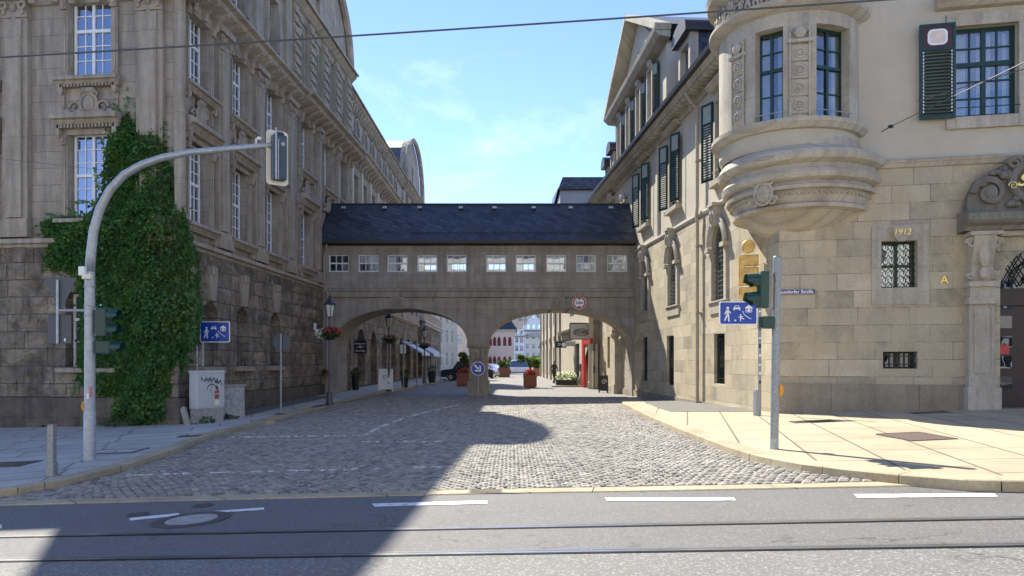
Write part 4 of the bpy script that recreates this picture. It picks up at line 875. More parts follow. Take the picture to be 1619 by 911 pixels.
# 1912 window
W=(w1[1]-w1[0]); h=w1[3]-w1[2]; o=add_win(FX,(w1[0]+w1[1])/2,w1[2],.22,win_meshes('w1912',W,h,.52,2,1,1,1,.05,GREEN,GLT,.03),label='lattice barred ground floor window under the 1912 shield')
lt=MB(); 
for i in range(6):
    for j in range(7):
        cx=-W/2+W*(i+.5)/6; cz=h*(j+.5)/7; a,b=W/12,h/14
        for q in (((-a,-b*.2),(0,b)),((0,b),(a,-b*.2)),((-a,-b*.2),(-a,-b)),): lt.tube([(cx+q[0][0],-.1,cz+q[0][1]),(cx+q[1][0],-.1,cz+q[1][1])],.009,4)
link('iron_lattice',lt,o,mat=IRON); link('curtain',MB().box(-W/2+.06,-.05,.12,.13,.05,h-.05).box(.05,W/2-.2,.12,.13,.05,h-.05),o,mat=CURT)
f0,f1,fz0,fz1=fs(1378),fs(1468),fz(1420,482),fz(1420,356)
FX.put('window_surround',MB().wall(rect(f0,f1,fz0,fz1),[rect(w1[0],w1[1],w1[2],w1[3])],-.03,.03),R_TR)
cxs=fs(1423); sh=MB().prism([(-.19,.16),(.19,.16),(.17,-.08),(.08,-.2),(-.08,-.2),(-.17,-.08)],-.12,0); so_=FX.put('date_shield',sh,R_TR,cxs,-.03,fz(1423,370))
link('numerals_1912',text_mesh('1912',.2,.006,.2,mat=GOLD),so_,(0,-.13,.02))
la=text_mesh('A',.26,.02,.0,mat=GOLD); oA=link('gold_letter',la,None,FX.w(fs(1492),-.03,fz(1492,443)),FX.ang); tag(oA,'small gold capital letter A mounted on the ashlar left of the portal','letter')
# low window
W=(w2[1]-w2[0]); h=w2[3]-w2[2]; o=add_win(FX,(w2[0]+w2[1])/2,w2[2],.25,win_meshes('wlow',W,h,0,2,2,1,1,.05,GREEN,GLD,.03),label='low barred cellar window'); g=MB()
for i in range(7): x=-W/2+W*(i+.5)/7; g.box(x-.012,x+.012,-.14,-.116,0,h)
for z in (h*.25,h*.75): g.box(-W/2,W/2,-.142,-.114,z-.012,z+.012)
link('iron_grille',g,o,mat=IRON)
# upper window with shutter
W=u1-u0; h=uz1-uz0; uc=(u0+u1)/2
o=add_win(FX,uc,uz0,.2,win_meshes('wup',W,h,.40,2,2,2,3,.085,GREEN,GLC,.035),label='large green framed upper window with curtains')
cm=MB()
for k in range(26):
    x=-W/2+.12+(W-.24)*k/26
    if k%13 in (0,1,2,3,4,11,12) : cm.box(x,x+W/28,.16+.02*(k%2),.17+.02*(k%2),.1,h-.1)
link('curtain',cm,o,mat=CURT)
FX.put('window_surround',MB().box(u0-.2,u0,-.02,.08,uz0-.28,uz1+.3).box(u1,u1+.2,-.02,.08,uz0-.28,uz1+.3).box(u0,u1,-.02,.08,uz1,uz1+.3).box(u0,u1,-.04,.2,uz0-.28,uz0),R_TR)
FX.put('window_hood',MB().prism([(.08,0),(-.1,.02),(-.22,.12),(-.3,.16),(-.3,.28),(.08,.3)],u0-.45,u1+.45,'x'),R_TR,0,0,uz1+.42)
FX.put('window_rail',MB().tube([(u0+.0,-.08,uz0+.2),(u1,-.08,uz0+.2)],.012,6),GREEN)
SH=shutter_mesh(.8,2.32,'shbig'); m_=SH[0]
so_=link('shutter',m_,RB,FX.rel(fs(1480),-.06,fz(1480,190)),FX.ang); 
link('upper_panel',MB().box(-.33,.33,-.03,-.02,1.74,2.25),so_,mat=SHPANB)
link('oval_plate',MB().prism([(.24*math.cos(a)*(1-.09*math.cos(4*a)),1.99+.21*math.sin(a)*(1-.09*math.cos(4*a))) for a in [2*PI*i/32 for i in range(32)]],-.045,-.03),so_,mat=SWH)
link('oval_centre',MB().prism([(.19*math.cos(a)*(1-.09*math.cos(4*a)),1.99+.165*math.sin(a)*(1-.09*math.cos(4*a))) for a in [2*PI*i/32 for i in range(32)]],-.05,-.045),so_,mat=SHOV)
st=MB()
for s_2 in (-1,1): 
    for i in range(18): st.box(s_2*.315-.012,s_2*.315+.012,-.044,-.04,.16+i*.085,.205+i*.085)
link('slat_ends',st,so_,mat=SWH)
# portal
PT=R_TR; PD=R_DK
pl0,pl1=fs(1527),fs(1566)
pm=MB(); pz0=.3
pm.box(pl0-.08,pl1+.1,-.34,0,-.5,fz(1545,612)).box(pl0-.03,pl1+.05,-.26,0,fz(1545,612),fz(1545,595)).box(pl0,pl1,-.2,0,fz(1545,595),fz(1545,480)).box(pl0+.1,pl1-.1,-.23,-.2,fz(1545,590),fz(1545,488))
pm.box(pl0-.05,pl1+.06,-.3,0,fz(1545,482),fz(1545,472)).box(pl0-.0,pl1+.02,-.24,0,fz(1545,472),fz(1545,455)).box(pl0-.05,pl1+.06,-.31,0,fz(1545,455),fz(1545,447))
z0,z1=fz(1545,447),fz(1545,376); pm.prism([(-.2,z0),(-.26,z0+.1),(-.24,z0+.35),(-.34,z1-.35),(-.42,z1-.1),(-.42,z1),(0,z1),(0,z0)],pl0+.03,pl1-.03,'x')
for sg_,x in ((-1,pl0+.0),(1,pl1-.0)): scroll(pm,x,-.33,z1-.18,.12,sg_,.05); scroll(pm,x,-.26,z0+.12,.08,sg_,.035)
pm.ell(((pl0+pl1)/2,-.36,z0+.62),(.13,.09,.3)).ell(((pl0+pl1)/2,-.32,z0+.2),(.1,.08,.16)); pm.box(pl0-.06,pl1+.1,-.46,0,z1,z1+.09)
FX.put('portal_pilaster',pm,PT)
pr=DCX+(DCX-pl1); 
FX.put('portal_pilaster',pm.mesh('portal_pilaster',PT),None,2*DCX-pl0-pl1,0,0)
FX.put('portal_frieze',MB().box(pl1+.1,pr-.1,-.3,0,z1-.02,z1+.1),PT)
vz=[]
vm=MB().wall([(pl1+.02,.36),(DCX-DR,.36)]+[(DCX-DR*math.cos(PI*i/18),dzs+DR*math.sin(PI*i/18)) for i in range(19)]+[(DCX+DR,.36),(pr-.02,.36),(pr-.02,z1-.02),(pl1+.02,z1-.02)],[],-.12,.12)
FX.put('arch_surround',vm,R_AS)
for k in range(3): FX.put('voussoir',MB().box(-.008,.008,-.125,-.119,DR+.03,DR+.42).xf(Matrix.Rotation(R(-50+k*50),4,'Y')),PD,DCX,0,dzs)
FX.put('portal_hood',MB().prism([(0,0),(-.42,.0),(-.46,.1),(-.6,.16),(-.66,.22),(-.66,.38),(-.5,.46),(0,.5)],pl0-.2,2*DCX-pl0+.2,'x'),PD,0,0,z1+.1)
zc_=z1+.6
cp=MB().prism([(-1.62,0),(1.62,0),(1.6,.35),(1.42,.72),(1.0,1.0),(.6,1.22),(.2,1.3),(-.2,1.3),(-.6,1.22),(-1.0,1.0),(-1.42,.72),(-1.6,.35)],-.22,0)
cp.torus((0,-.26,.66),.66,.1,40,8,ez=.78).torus((0,-.25,.66),.53,.035,40,6,ez=.74); cp.ell((0,-.16,.66),(.62,.14,.46),28,10)
for sg_ in (-1,1):
    scroll(cp,sg_*1.15,-.28,.42,.37,sg_,.085); cp.ell((sg_*1.12,-.26,.42),(.16,.12,.2)); cp.ell((sg_*.82,-.3,.82),(.14,.1,.12)); scroll(cp,sg_*.62,-.3,1.1,.16,-sg_,.05)
    for k in range(9): a=k*.28; cp.ell((sg_*(1.5-.12*k*.9),-.25,.5+.085*k+.05*math.sin(k*2)),(.1,.08,.07))
    for k in range(6): cp.ell((sg_*(.72-.04*k),-.27,.12+.04*k*(k%2)),(.08,.07,.07))
cq=FX.put('cartouche',cp,PD,DCX-.12,0,zc_)
link('gold_lettering',text_mesh('Sp',.42,.015,.45,'LEFT',GOLD,.006),cq,(-.62,-.36,.66))
sc_t=MB(); scroll(sc_t,-.68,-.36,.55,.1,-1,.014); scroll(sc_t,-.36,-.36,.9,.07,1,.013); link('gold_flourish',sc_t,cq,mat=GOLD)
# door leafs
dw=plain('dark_brown_door',(.035,.024,.022),.45,var=.2)
dm=MB().box(DCX-DR,DCX+DR,.3,.36,.3,dzs+.02).box(DCX-DR,DCX+DR,.2,.36,fz(1600,482),fz(1600,461)).box(DCX-.03,DCX+.03,.26,.3,.3,fz(1600,482))
FX.put('door',dm,dw)
dl=MB(); dd=MB()
for sg_ in (-1,1):
    for k in range(5):
        zz=fz(1600,615)+.0+k*.49; a=DCX+sg_*.72; dl.box(a-.17,a+.17,.285,.3,zz,zz+.3)
FX.put('door_panes',dl,GLD); FX.put('door_notice',MB().box(DCX-.9,DCX-.72+.1,.27,.284,fz(1600,560),fz(1600,545)),plain('red_notice',(.6,.08,.07),.6)); 
fl=MB()
for k in range(-4,5): fl.tube([(DCX+k*.2,.22,dzs+.05),(DCX+k*.2+.45,.22,dzs+.9)],.014,4) if k<2 else None
for k in range(-2,5): fl.tube([(DCX+k*.2,.22,dzs+.05),(DCX+k*.2-.45,.22,dzs+.9)],.014,4) if k>-3 else None
for k in range(3): fl.torus((DCX,.22,dzs+.1),.3+.3*k,.018,20,5,0,PI)
fl.v=[p for p in fl.v]; FX.put('transom_grille',fl,IRON)
FX.put('transom_glass',MB().prism([(DCX-DR,dzs)]+[(DCX+DR*math.cos(PI-PI*i/18),dzs+DR*math.sin(PI*i/18)) for i in range(19)],.3,.32),GLD)
FX.put('door_step',MB().box(pl1-.02,pr,-.75,.3,-.5,.52).box(pl1-.3,pr+.3,-1.1,-.76,-.5,.42),R_PL)
# ---------------- oriel
OC=Vector((7.25,18.85,0))
def opt(th,g,b=0): return (OC.x+b*.22+(1.72+g+(.12*b if math.cos(th)>0 else -.10*b))*math.cos(th),OC.y+(1.72+g)*math.sin(th))
def ring_mesh(prof,name,mt,n=64,a0=R(90),a1=R(372)):
    mb=MB(); vs=[]; k=len(prof)
    for g,z,b in prof:
        for j in range(n+1): p=opt(a0+(a1-a0)*j/n,g,b); vs.append((p[0]-RB.location.x,p[1]-RB.location.y,z-RB.location.z))
    mb.add(vs,[(i*(n+1)+j,i*(n+1)+j+1,(i+1)*(n+1)+j+1,(i+1)*(n+1)+j) for i in range(k-1) for j in range(n)]); o=link(name,mb,RB,(0,0,0),0,mt)
    for p in o.data.polygons: p.use_smooth=True
    o.data.set_sharp_from_angle(angle=R(28)); return o
ring_mesh([(-1.5,4.8,.3),(-1.3,4.86,.4),(-.9,4.98,.6),(-.55,5.16,.8),(-.35,5.34,1),(-.3,5.4,1),(-.06,5.42,1),(-.04,5.5,1),(-.1,5.53,1)],'oriel_corbel',R_TR)
ring_mesh([(-.12,5.53,1),(-.03,5.68,1),(.0,5.84,1),(.12,5.84,1),(.14,5.92,1),(.08,5.96,1),(.05,6.02,1),(.2,6.08,1),(.24,6.2,1),(.2,6.28,1),(.12,6.3,1),(.14,6.42,1),(.3,6.5,1),(.34,6.6,1),(.3,6.72,1),(.0,6.9,.5),(-.02,7.2,0)],'oriel_moulding',R_TR)
ring_mesh([(-.02,6.86,0.2),(-.0,7.0,0),(0,7.28,0)],'oriel_parapet',R_PLA)
ring_mesh([(0,7.26,0),(.1,7.28,0),(.16,7.36,0),(.2,7.4,0),(.2,7.5,0),(.0,7.54,0),(-.1,7.56,0)],'oriel_sill',R_TR)
ring_mesh([(-.02,9.92,0),(.0,9.94,0),(.0,10.1,0),(.1,10.14,0),(.2,10.2,0),(.26,10.26,0),(.26,10.34,0),(.05,10.36,0),(.0,10.38,0),(-.02,10.9,0),(.1,11.0,0),(.3,11.1,0),(.35,11.25,0),(-.5,11.4,0)],'oriel_cornice',R_TR)
# egg band on the moulding and carved shield
eg=MB()
for i in range(46):
    th=R(150)+R(205)*i/46; p=opt(th,.01,1); eg.add(*(lambda m:(m.v,m.f))(MB().torus((0,0,0),.075,.022,8,5,0,PI).xf(Matrix.Translation((p[0]-RB.location.x,p[1]-RB.location.y,5.7-RB.location.z))@Matrix.Rotation(th+PI/2,4,'Z'))))
link('egg_band',eg,RB,mat=R_TR)
th=R(222); p=opt(th,.06,1); cm_=MB().ell((0,0,0),(.22,.1,.25),14,8).torus((0,-.04,0),.24,.04,20,6,ez=1.1); scroll(cm_,-.2,-.05,.28,.12,-1,.04); scroll(cm_,.2,-.05,.28,.12,1,.04); scroll(cm_,-.25,-.03,-.2,.12,-1,.04); scroll(cm_,.25,-.03,-.2,.12,1,.04)
link('carved_shield',cm_,RB,(p[0]-RB.location.x,p[1]-RB.location.y,5.8-RB.location.z),th+PI/2,R_TR)
def hit(px):
    u=(px-CXP)/F; r=1.72; a=u*u+1; b=-2*(u*OC.x+OC.y); c=OC.x**2+OC.y**2-r*r; t=(-b-math.sqrt(max(0,b*b-4*a*c)))/(2*a); return math.atan2(t-OC.y,u*t-OC.x)%(2*PI)
wins=[(hit(1194),hit(1238)),(hit(1291),hit(1343))]
segs=[(R(88),wins[0][0]),(wins[0][1],wins[1][0]),(wins[1][1],R(370))]
om=MB()
for a,b in segs:
    n=max(2,int((b-a)/R(6))); vs=[]
    for j in range(n+1):
        th=a+(b-a)*j/n
        for r_,z in ((1.72,7.5),(1.72,9.95),(1.40,9.95),(1.40,7.5)): vs.append((OC.x+r_*math.cos(th)-RB.location.x,OC.y+r_*math.sin(th)-RB.location.y,z-RB.location.z))
    om.add(vs,[(j*4+q,j*4+(q+1)%4,(j+1)*4+(q+1)%4,(j+1)*4+q) for j in range(n) for q in range(4)]+[(0,1,2,3),(n*4,n*4+3,n*4+2,n*4+1)])
for a,b in wins: # lintel pieces
    n=3; vs=[]
    for j in range(n+1):
        th=a+(b-a)*j/n
        for r_,z in ((1.72,9.78),(1.72,9.95),(1.40,9.95),(1.40,9.78)): vs.append((OC.x+r_*math.cos(th)-RB.location.x,OC.y+r_*math.sin(th)-RB.location.y,z-RB.location.z))
    om.add(vs,[(j*4+q,j*4+(q+1)%4,(j+1)*4+(q+1)%4,(j+1)*4+q) for j in range(n) for q in range(4)])
link('oriel_wall',om,RB,mat=R_TR)
for i,(a,b) in enumerate(wins):
    th=(a+b)/2; r_=1.45; W=2*1.62*math.sin((b-a)/2); WM=win_meshes('ow%d'%i,W,2.24,.42,2,1,2,2,.06,GREEN,GLC,.03)
    o=link('oriel_window',WM[0],RB,(OC.x+r_*math.cos(th)-RB.location.x,OC.y+r_*math.sin(th)-RB.location.y,7.54-RB.location.z),th+PI/2); link('pane',WM[1],o)
    link('curtain',MB().box(-W/2+.06,-W/2+.26,.14,.16,.05,2.16).box(W/2-.2,W/2-.06,.14,.16,.05,2.16),o,mat=CURT); link('window_rail',MB().tube([(-W/2-.06,-.28,.16),(W/2+.06,-.28,.16)],.014,6),o,mat=GALV)
link('oriel_inner',MB().lathe([(1.0,0),(1.0,2.4)],16),RB,(OC.x-RB.location.x,OC.y-RB.location.y,7.5-RB.location.z),mat=DARK)
def panel(px,w_=.24):
    th=hit(px); m=MB()
    for k in range(4):
        z=.12+k*.42; m.box(-w_,w_,-.015,0,z-.02,z+.36).torus((0,-.03,z+.17),.11,.03,14,6).torus((0,-.03,z+.17),.04,.03,8,6)
    m.box(-w_,-w_+.04,-.05,0,0,2.2).box(w_-.04,w_,-.05,0,0,2.2).box(-w_*1.2,w_*1.2,-.1,0,1.78,1.86); m.ell((0,-.06,2.02),(.14,.08,.15)); scroll(m,-.1,-.06,2.05,.1,-1,.03); scroll(m,.1,-.06,2.05,.1,1,.03)
    link('relief_panel',m,RB,(OC.x+1.73*math.cos(th)-RB.location.x,OC.y+1.73*math.sin(th)-RB.location.y,7.53-RB.location.z),th+PI/2,R_TR)
panel(1264); panel(1168,.2)
# figure frieze: small standing figures in relief round the top
fg=MB(); rng=random.Random(5); th=R(165)
while th<R(345):
    m=MB(); hh=rng.uniform(.42,.56); lean=rng.uniform(-.08,.08); arm=rng.choice((-1,1))
    m.ell((lean,-.05,hh),(.055,.06,.07),8,6).ell((lean*.6,-.04,hh-.19),(.085,.07,.13),8,6).tube([(0,-.04,hh-.28),(.05,-.09,.14),(.07,-.04,0)],[.06,.045,.03],6).tube([(0,-.04,hh-.28),(-.06,-.06,.14),(-.05,-.03,0)],[.06,.045,.03],6)
    m.tube([(lean+.07,-.05,hh-.1),(.16*arm,-.1,hh-.2),(.22*arm,-.06,hh-.1*arm)],[.03,.028,.02],6).tube([(lean-.07,-.05,hh-.1),(-.15,-.07,hh-.22),(-.1,-.1,hh-.34)],[.03,.028,.02],6)
    m.xf(Matrix.Translation((OC.x+1.71*math.cos(th)-RB.location.x,OC.y+1.71*math.sin(th)-RB.location.y,10.38-RB.location.z))@Matrix.Rotation(th+PI/2,4,'Z')); fg.add(m.v,m.f); th+=rng.uniform(.105,.16)
o=link('carved_frieze',fg,RB,mat=R_TR); o.data.shade_smooth()
# ============================================================= street furniture
def gpt(x,y,k=.12): X,Y=G(x,y,k); return X,Y,gz(X,Y)+k
def hood(mb,c,r,l,dirx,n=14):
    """open signal visor: half-tube along dirx"""
    vs=[]
    for k in (0,1):
        for j in range(n+1):
            a=R(-40)+(R(260))*j/n; vs.append((c[0]+dirx*l*k*(1 if j in range(2,n-1) else .55),c[1]+r*math.cos(a),c[2]+r*math.sin(a)-(.015*k)))
    mb.add(vs,[(j,j+1,n+2+j,n+1+j) for j in range(n)])
    return mb
def signal(root,name,c,dirx,lamps,mat_,hoods=True,w_=.24,dp_=.2,sp=.3,vis=.24):
    """signal head whose lenses face +-x"""
    n=lamps; h=n*sp; m=MB().box(-dp_/2,dp_/2,-w_/2,w_/2,0,h); o=link(name,m,root,c,0,mat_,bevel=.025)
    for i in range(n):
        z=sp*(i+.5); ln=MB().lathe([(.1,0),(.095,.02),(.05,.035),(.01,.04)],18); ln.xf(Matrix.Translation((dirx*dp_/2,0,z))@Matrix.Rotation(R(90)*dirx,4,'Y')); link('lens',ln,o,mat=LENS[(n-1-i)%3 if n==3 else 1])
        if hoods: link('hood',hood(MB(),(dirx*dp_/2,0,z),.118,vis,dirx),o,mat=mat_)
    return o
LENS=[plain('red_lens',(.12,.01,.008),.2),plain('amber_lens',(.15,.06,.01),.2),plain('green_lens',(.01,.09,.05),.2)]
# --- curved signal mast, left
X,Y,Z=gpt(142,728); t=thing('signal_mast','tall galvanised mast curving over the street with a white framed signal head','signal mast',(X,Y,Z))
def lx(p): return XP(p,Y)-X
def lz(p): return ZP(p,Y)-Z
P=[(0,0,0),(0,0,lz(600)),(.0,0,lz(430))]+[(lx(a),0,lz(b)) for a,b in ((144,400),(148,365),(158,330),(174,300),(197,276),(225,260),(258,249),(300,241),(345,237),(400,232),(444,229))]
link('pole',MB().tube(P[:3],[.10,.094,.088],20).lathe([(.105,0),(.105,.9),(.10,.92)],20),t,mat=GALV,smooth=True).data.set_sharp_from_angle(angle=R(40))
link('curved_arm',MB().tube(P[2:],[.088,.085,.082,.08,.077,.074,.07,.066,.062,.058,.055,.05],16),t,mat=GALV,smooth=True)
hx,hz=lx(440),lz(288)
bb=MB(); rr_b=[]
w2_,h2_=.18,.52
for (cx_,cz_,a0) in ((w2_-.07,h2_-.07,0),(-w2_+.07,h2_-.07,90),(-w2_+.07,-h2_+.07,180),(w2_-.07,-h2_+.07,270)):
    for k in range(5): a=R(a0+k*22.5); rr_b.append((cx_+.07*math.cos(a),cz_+.07*math.sin(a)))
o=link('signal_head',MB().box(-.13,.13,-.1,.1,-.45,.4).prism([(-.1,.4),(.1,.4),(.07,.46),(-.07,.46)],-.08,.08),t,(lx(441),0,lz(248)),R(35),SDK,bevel=.03)
link('backboard',MB().prism([(a*1.15,b) for a,b in rr_b],.1,.115),o,mat=CREAMP)
link('bracket_rail',MB().tube([(-.09,-.13,-.46),(-.09,-.13,.5)],.018,8).tube([(-.05,-.13,-.46),(-.05,-.13,.3)],.012,8),o,mat=GALV)
for k in range(3): link('lens',MB().lathe([(.1,0),(.02,.03)],16).xf(Matrix.Translation((0,.1,-.3+.3*k))@Matrix.Rotation(R(-90),4,'X')),o,mat=LENS[2-k])
link('end_cap',MB().ell((lx(447),-.02,lz(229)),(.06,.06,.07)),t,mat=GALV,smooth=True)
link('camera_unit',MB().ell((lx(410),0,lz(219)),(.05,.05,.035)).tube([(lx(405),0,lz(219)),(lx(405),0,lz(233))],.014,6),t,mat=SWH)
o=signal(t,'signal_head',(lx(164),0,lz(533)),1,2,SGRN,sp=.275,vis=.2)
o=signal(t,'pedestrian_signal_head',(lx(166),.02,lz(560)),1,1,SGRN,w_=.22,dp_=.26,sp=.26,vis=.2)
for zz_ in (485,500,455): link('mounting_clamp',MB().lathe([(.104,0),(.104,.025)],18,(0,0,lz(zz_))),t,mat=GALD)
for zz_ in (530,489): link('signal_bracket',MB().box(.08,.16,-.02,.02,lz(zz_+1),lz(zz_-2)),t,mat=GALD)
link('radio_box',MB().box(-.12,-.0,-.17,-.09,lz(437),lz(423)),t,mat=SWH,bevel=.008); link('radio_box',MB().box(-.04,.13,-.2,-.11,lz(443),lz(435)),t,mat=CREAMP,bevel=.01)
link('sign_bracket',MB().tube([(-.09,0,lz(491)),(lx(92),0,lz(491))],.026,10).tube([(lx(92),-.02,lz(443)),(lx(92),-.02,lz(543))],.026,10),t,mat=GALV)
link('sign_back_triangle',MB().prism([(lx(68),lz(439)),(lx(121),lz(439)),(lx(95)+.02,lz(490)),(lx(95)-.02,lz(490))],.01,.014),t,mat=SIGB)
link('sign_back_panel',MB().prism([(lx(75),lz(543)),(lx(112),lz(543)),(lx(112),lz(498)),(lx(75),lz(498))],.01,.014),t,mat=SIGB,bevel=.0)
link('sticker',MB().box(.055,.095,-.1,-.085,lz(628),lz(612)),t,mat=plain('pink_sticker',(.5,.15,.2),.5)); link('sticker',MB().box(.0,.05,-.112,-.098,lz(630),lz(622)),t,mat=SWH)
link('sticker',MB().box(lx(101),lx(103.5),.003,.009,lz(540),lz(535)),t,mat=SWH)
link('push_button_box',MB().prism([(-.12,-.09),(-.09,-.1),(-.09,.1),(-.12,.09),(-.145,0)],-.05,.05),t,(0,0,lz(642)),mat=YEL,bevel=.01)
# --- bollard with chain
X,Y,Z=gpt(82,753); t=thing('bollard','short square galvanised bollard with a chain at the left kerb','bollard',(X,Y,Z)); s=1/F*Y
link('post',MB().box(-.05,.05,-.05,.05,0,80*s).box(-.065,.065,-.065,.065,0,.22).box(-.055,.055,-.055,.055,80*s,80*s+.02),t,mat=GALD,bevel=.008); link('base_plate',MB().lathe([(.13,0),(.13,.012)],20),t,mat=GALD)
ch=MB()
for i in range(44):
    u=i/43; px=-.06-u*2.2; pz=80*s-.07-.42*(1-(1-2*min(1,u*.75))**2)*1.0; m_=MB().torus((0,0,0),.022,.006,8,4,ez=.65)
    m_.xf(Matrix.Translation((px,.25*u,pz))@Matrix.Rotation(R(90)*(i%2),4,'X')); ch.add(m_.v,m_.f)
link('chain',ch,t,mat=GALD); 
X2,Y2=X-2.3,Y+.28; t2=dup(t,(X2,Y2,gz(X2,Y2)+.12),None,'square galvanised bollard just outside the left edge of the photo') if 0 else None
# --- blue zone signs
def arc_pts(cx,cz,r,a0,a1,n=8): return [(cx+r*math.cos(R(a0+(a1-a0)*i/n)),cz+r*math.sin(R(a0+(a1-a0)*i/n))) for i in range(n+1)]
def zone_sign(t,c,w_,h,rot):
    """traffic calmed area sign: pedestrian, car, house, child with ball"""
    W,H_=w_/2,h/2; r=.06*w_
    def rr(W,H_,r): return arc_pts(W-r,H_-r,r,0,90,4)+arc_pts(-W+r,H_-r,r,90,180,4)+arc_pts(-W+r,-H_+r,r,180,270,4)+arc_pts(W-r,-H_+r,r,270,360,4)
    o=link('sign_panel',MB().prism(rr(W,H_,r),-.004,.018),t,c,rot,SWH); link('blue_field',MB().prism(rr(W-.028*w_,H_-.028*w_,r*.7),-.007,-.004),o,mat=BLUE)
    y0,y1=-.0105,-.007; m=MB(); k=w_
    def poly(P): m.prism([(a*k,b*k) for a,b in P],y0,y1)
    def circ(cx,cz,r_): m.prism([(cx*k+r_*k*math.cos(2*PI*i/14),cz*k+r_*k*math.sin(2*PI*i/14)) for i in range(14)],y0,y1)
    def bar(a,b,t_):
        d=Vector((b[0]-a[0],b[1]-a[1])).normalized(); n_=Vector((-d.y,d.x))*t_/2; poly([(a[0]-n_.x,a[1]-n_.y),(b[0]-n_.x,b[1]-n_.y),(b[0]+n_.x,b[1]+n_.y),(a[0]+n_.x,a[1]+n_.y)])
    circ(-.28,.135,.035); poly([(-.31,.09),(-.25,.095),(-.245,-.03),(-.31,-.03)]); bar((-.30,.08),(-.36,-.03),.028); bar((-.25,.06),(-.2,.0),.025)
    bar((-.29,-.03),(-.36,-.20),.038); bar((-.262,-.03),(-.25,-.22),.038)
    poly([(-.13,.10),(.05,.10),(.055,.14),(.03,.15),(.01,.20),(-.09,.20),(-.11,.15),(-.135,.14)]); poly([(-.13,.07),(-.1,.07),(-.1,.1),(-.13,.1)]); poly([(.02,.07),(.05,.07),(.05,.1),(.02,.1)])
    poly([(.19,.02),(.36,.02),(.36,.13),(.19,.13)]); poly([(.16,.13),(.39,.13),(.275,.22)])
    circ(.06,-.05,.022); poly([(.04,-.075),(.085,-.075),(.09,-.13),(.045,-.13)]); bar((.05,-.08),(.005,-.12),.018); bar((.08,-.08),(.125,-.1),.018); bar((.06,-.13),(.055,-.21),.024); bar((.08,-.125),(.15,-.16),.024); circ(-.08,-.19,.024)
    pts=[(.115,.06),(.13,.0),(.17,-.05),(.24,-.10),(.34,-.16)]
    for a,b in zip(pts,pts[1:]): bar(a,b,.016)
    link('pictograms',m,o,mat=SWH)
    d=MB()
    def box(a,b,c_,e): d.box(a*k,b*k,-.0135,-.0105,c_*k,e*k)
    box(-.085,.005,.15,.185); box(.205,.25,.08,.115) ; box(.295,.345,.08,.115); box(.205,.245,.03,.06); box(.305,.345,.03,.06); link('blue_details',d,o,mat=BLUE)
    return o
def z_at(y,Y): return ZP(y,Y)
X,Y,Z=gpt(311,665); t=thing('zone_sign_post','blue traffic calmed zone sign on a thin post between the ivy and the white cabinet','road sign',(X,Y,Z)); f_=Y/F
link('post',MB().lathe([(.032,0),(.032,2.9),(.028,3.05)],12).lathe([(.04,.9),(.04,1.4)],12),t,mat=GALV,smooth=False); zone_sign(t,((341-311)*f_,-.05,z_at(525,Y)-Z),47*f_,33*f_,0); 
link('clamp',MB().box(-.05,.05,-.05,.04,z_at(516,Y)-Z,z_at(514,Y)-Z).box(-.05,.05,-.05,.04,z_at(536,Y)-Z,z_at(534,Y)-Z),t,mat=GALD)
X,Y=6.0,17.7; Z=gz(X,Y)+.12; t=thing('zone_sign_post','blue traffic calmed zone sign on a stickered post in front of the right corner wall','road sign',(X,Y,Z)); f_=Y/F; xx=lambda p:(p-CXP)*f_-X
xp=XP(1201,Y)-X
link('post',MB().lathe([(.038,0),(.038,z_at(455,Y)-Z)],14,(xp,0,0)),t,mat=GALD); link('post_sleeve',MB().lathe([(.055,0),(.055,.62),(.045,.64)],14,(xp-.09,.05,0)),t,mat=GALV)
o=zone_sign(t,(xx(1166),-.06,z_at(495.5,Y)-Z),60*f_,37*f_,R(0)); link('clamp',MB().box(xp-.2,xp+.03,-.04,.0,z_at(488,Y)-Z,z_at(486,Y)-Z).box(xp-.2,xp+.03,-.04,.0,z_at(508,Y)-Z,z_at(506,Y)-Z),t,mat=GALD)
for k in range(9): 
    a=.8+k*.22; link('sticker',MB().box(xp-.03,xp+.022,-.042,-.036,a,a+random.uniform(.04,.1)),t,mat=random.choice([SWH,BLK,LENS[0],SWH]))
# --- round sign seen from behind
X,Y,Z=gpt(444,655); t=thing('round_sign_post','round road sign seen from behind on a thin post on the left pavement','road sign',(X,Y,Z)); f_=Y/F
link('post',MB().lathe([(.033,0),(.033,z_at(528,Y)-Z)],12),t,mat=GALD); link('sign_back',MB().lathe([(.01,0),(.29,0),(.29,.006),(.01,.006)],32).xf(Matrix.Translation((.0,.06,z_at(541,Y)-Z))@Matrix.Rotation(R(90),4,'X')),t,mat=SIGB); link('base_plate',MB().lathe([(.2,0),(.2,.01),(.05,.03)],16),t,mat=BLK)
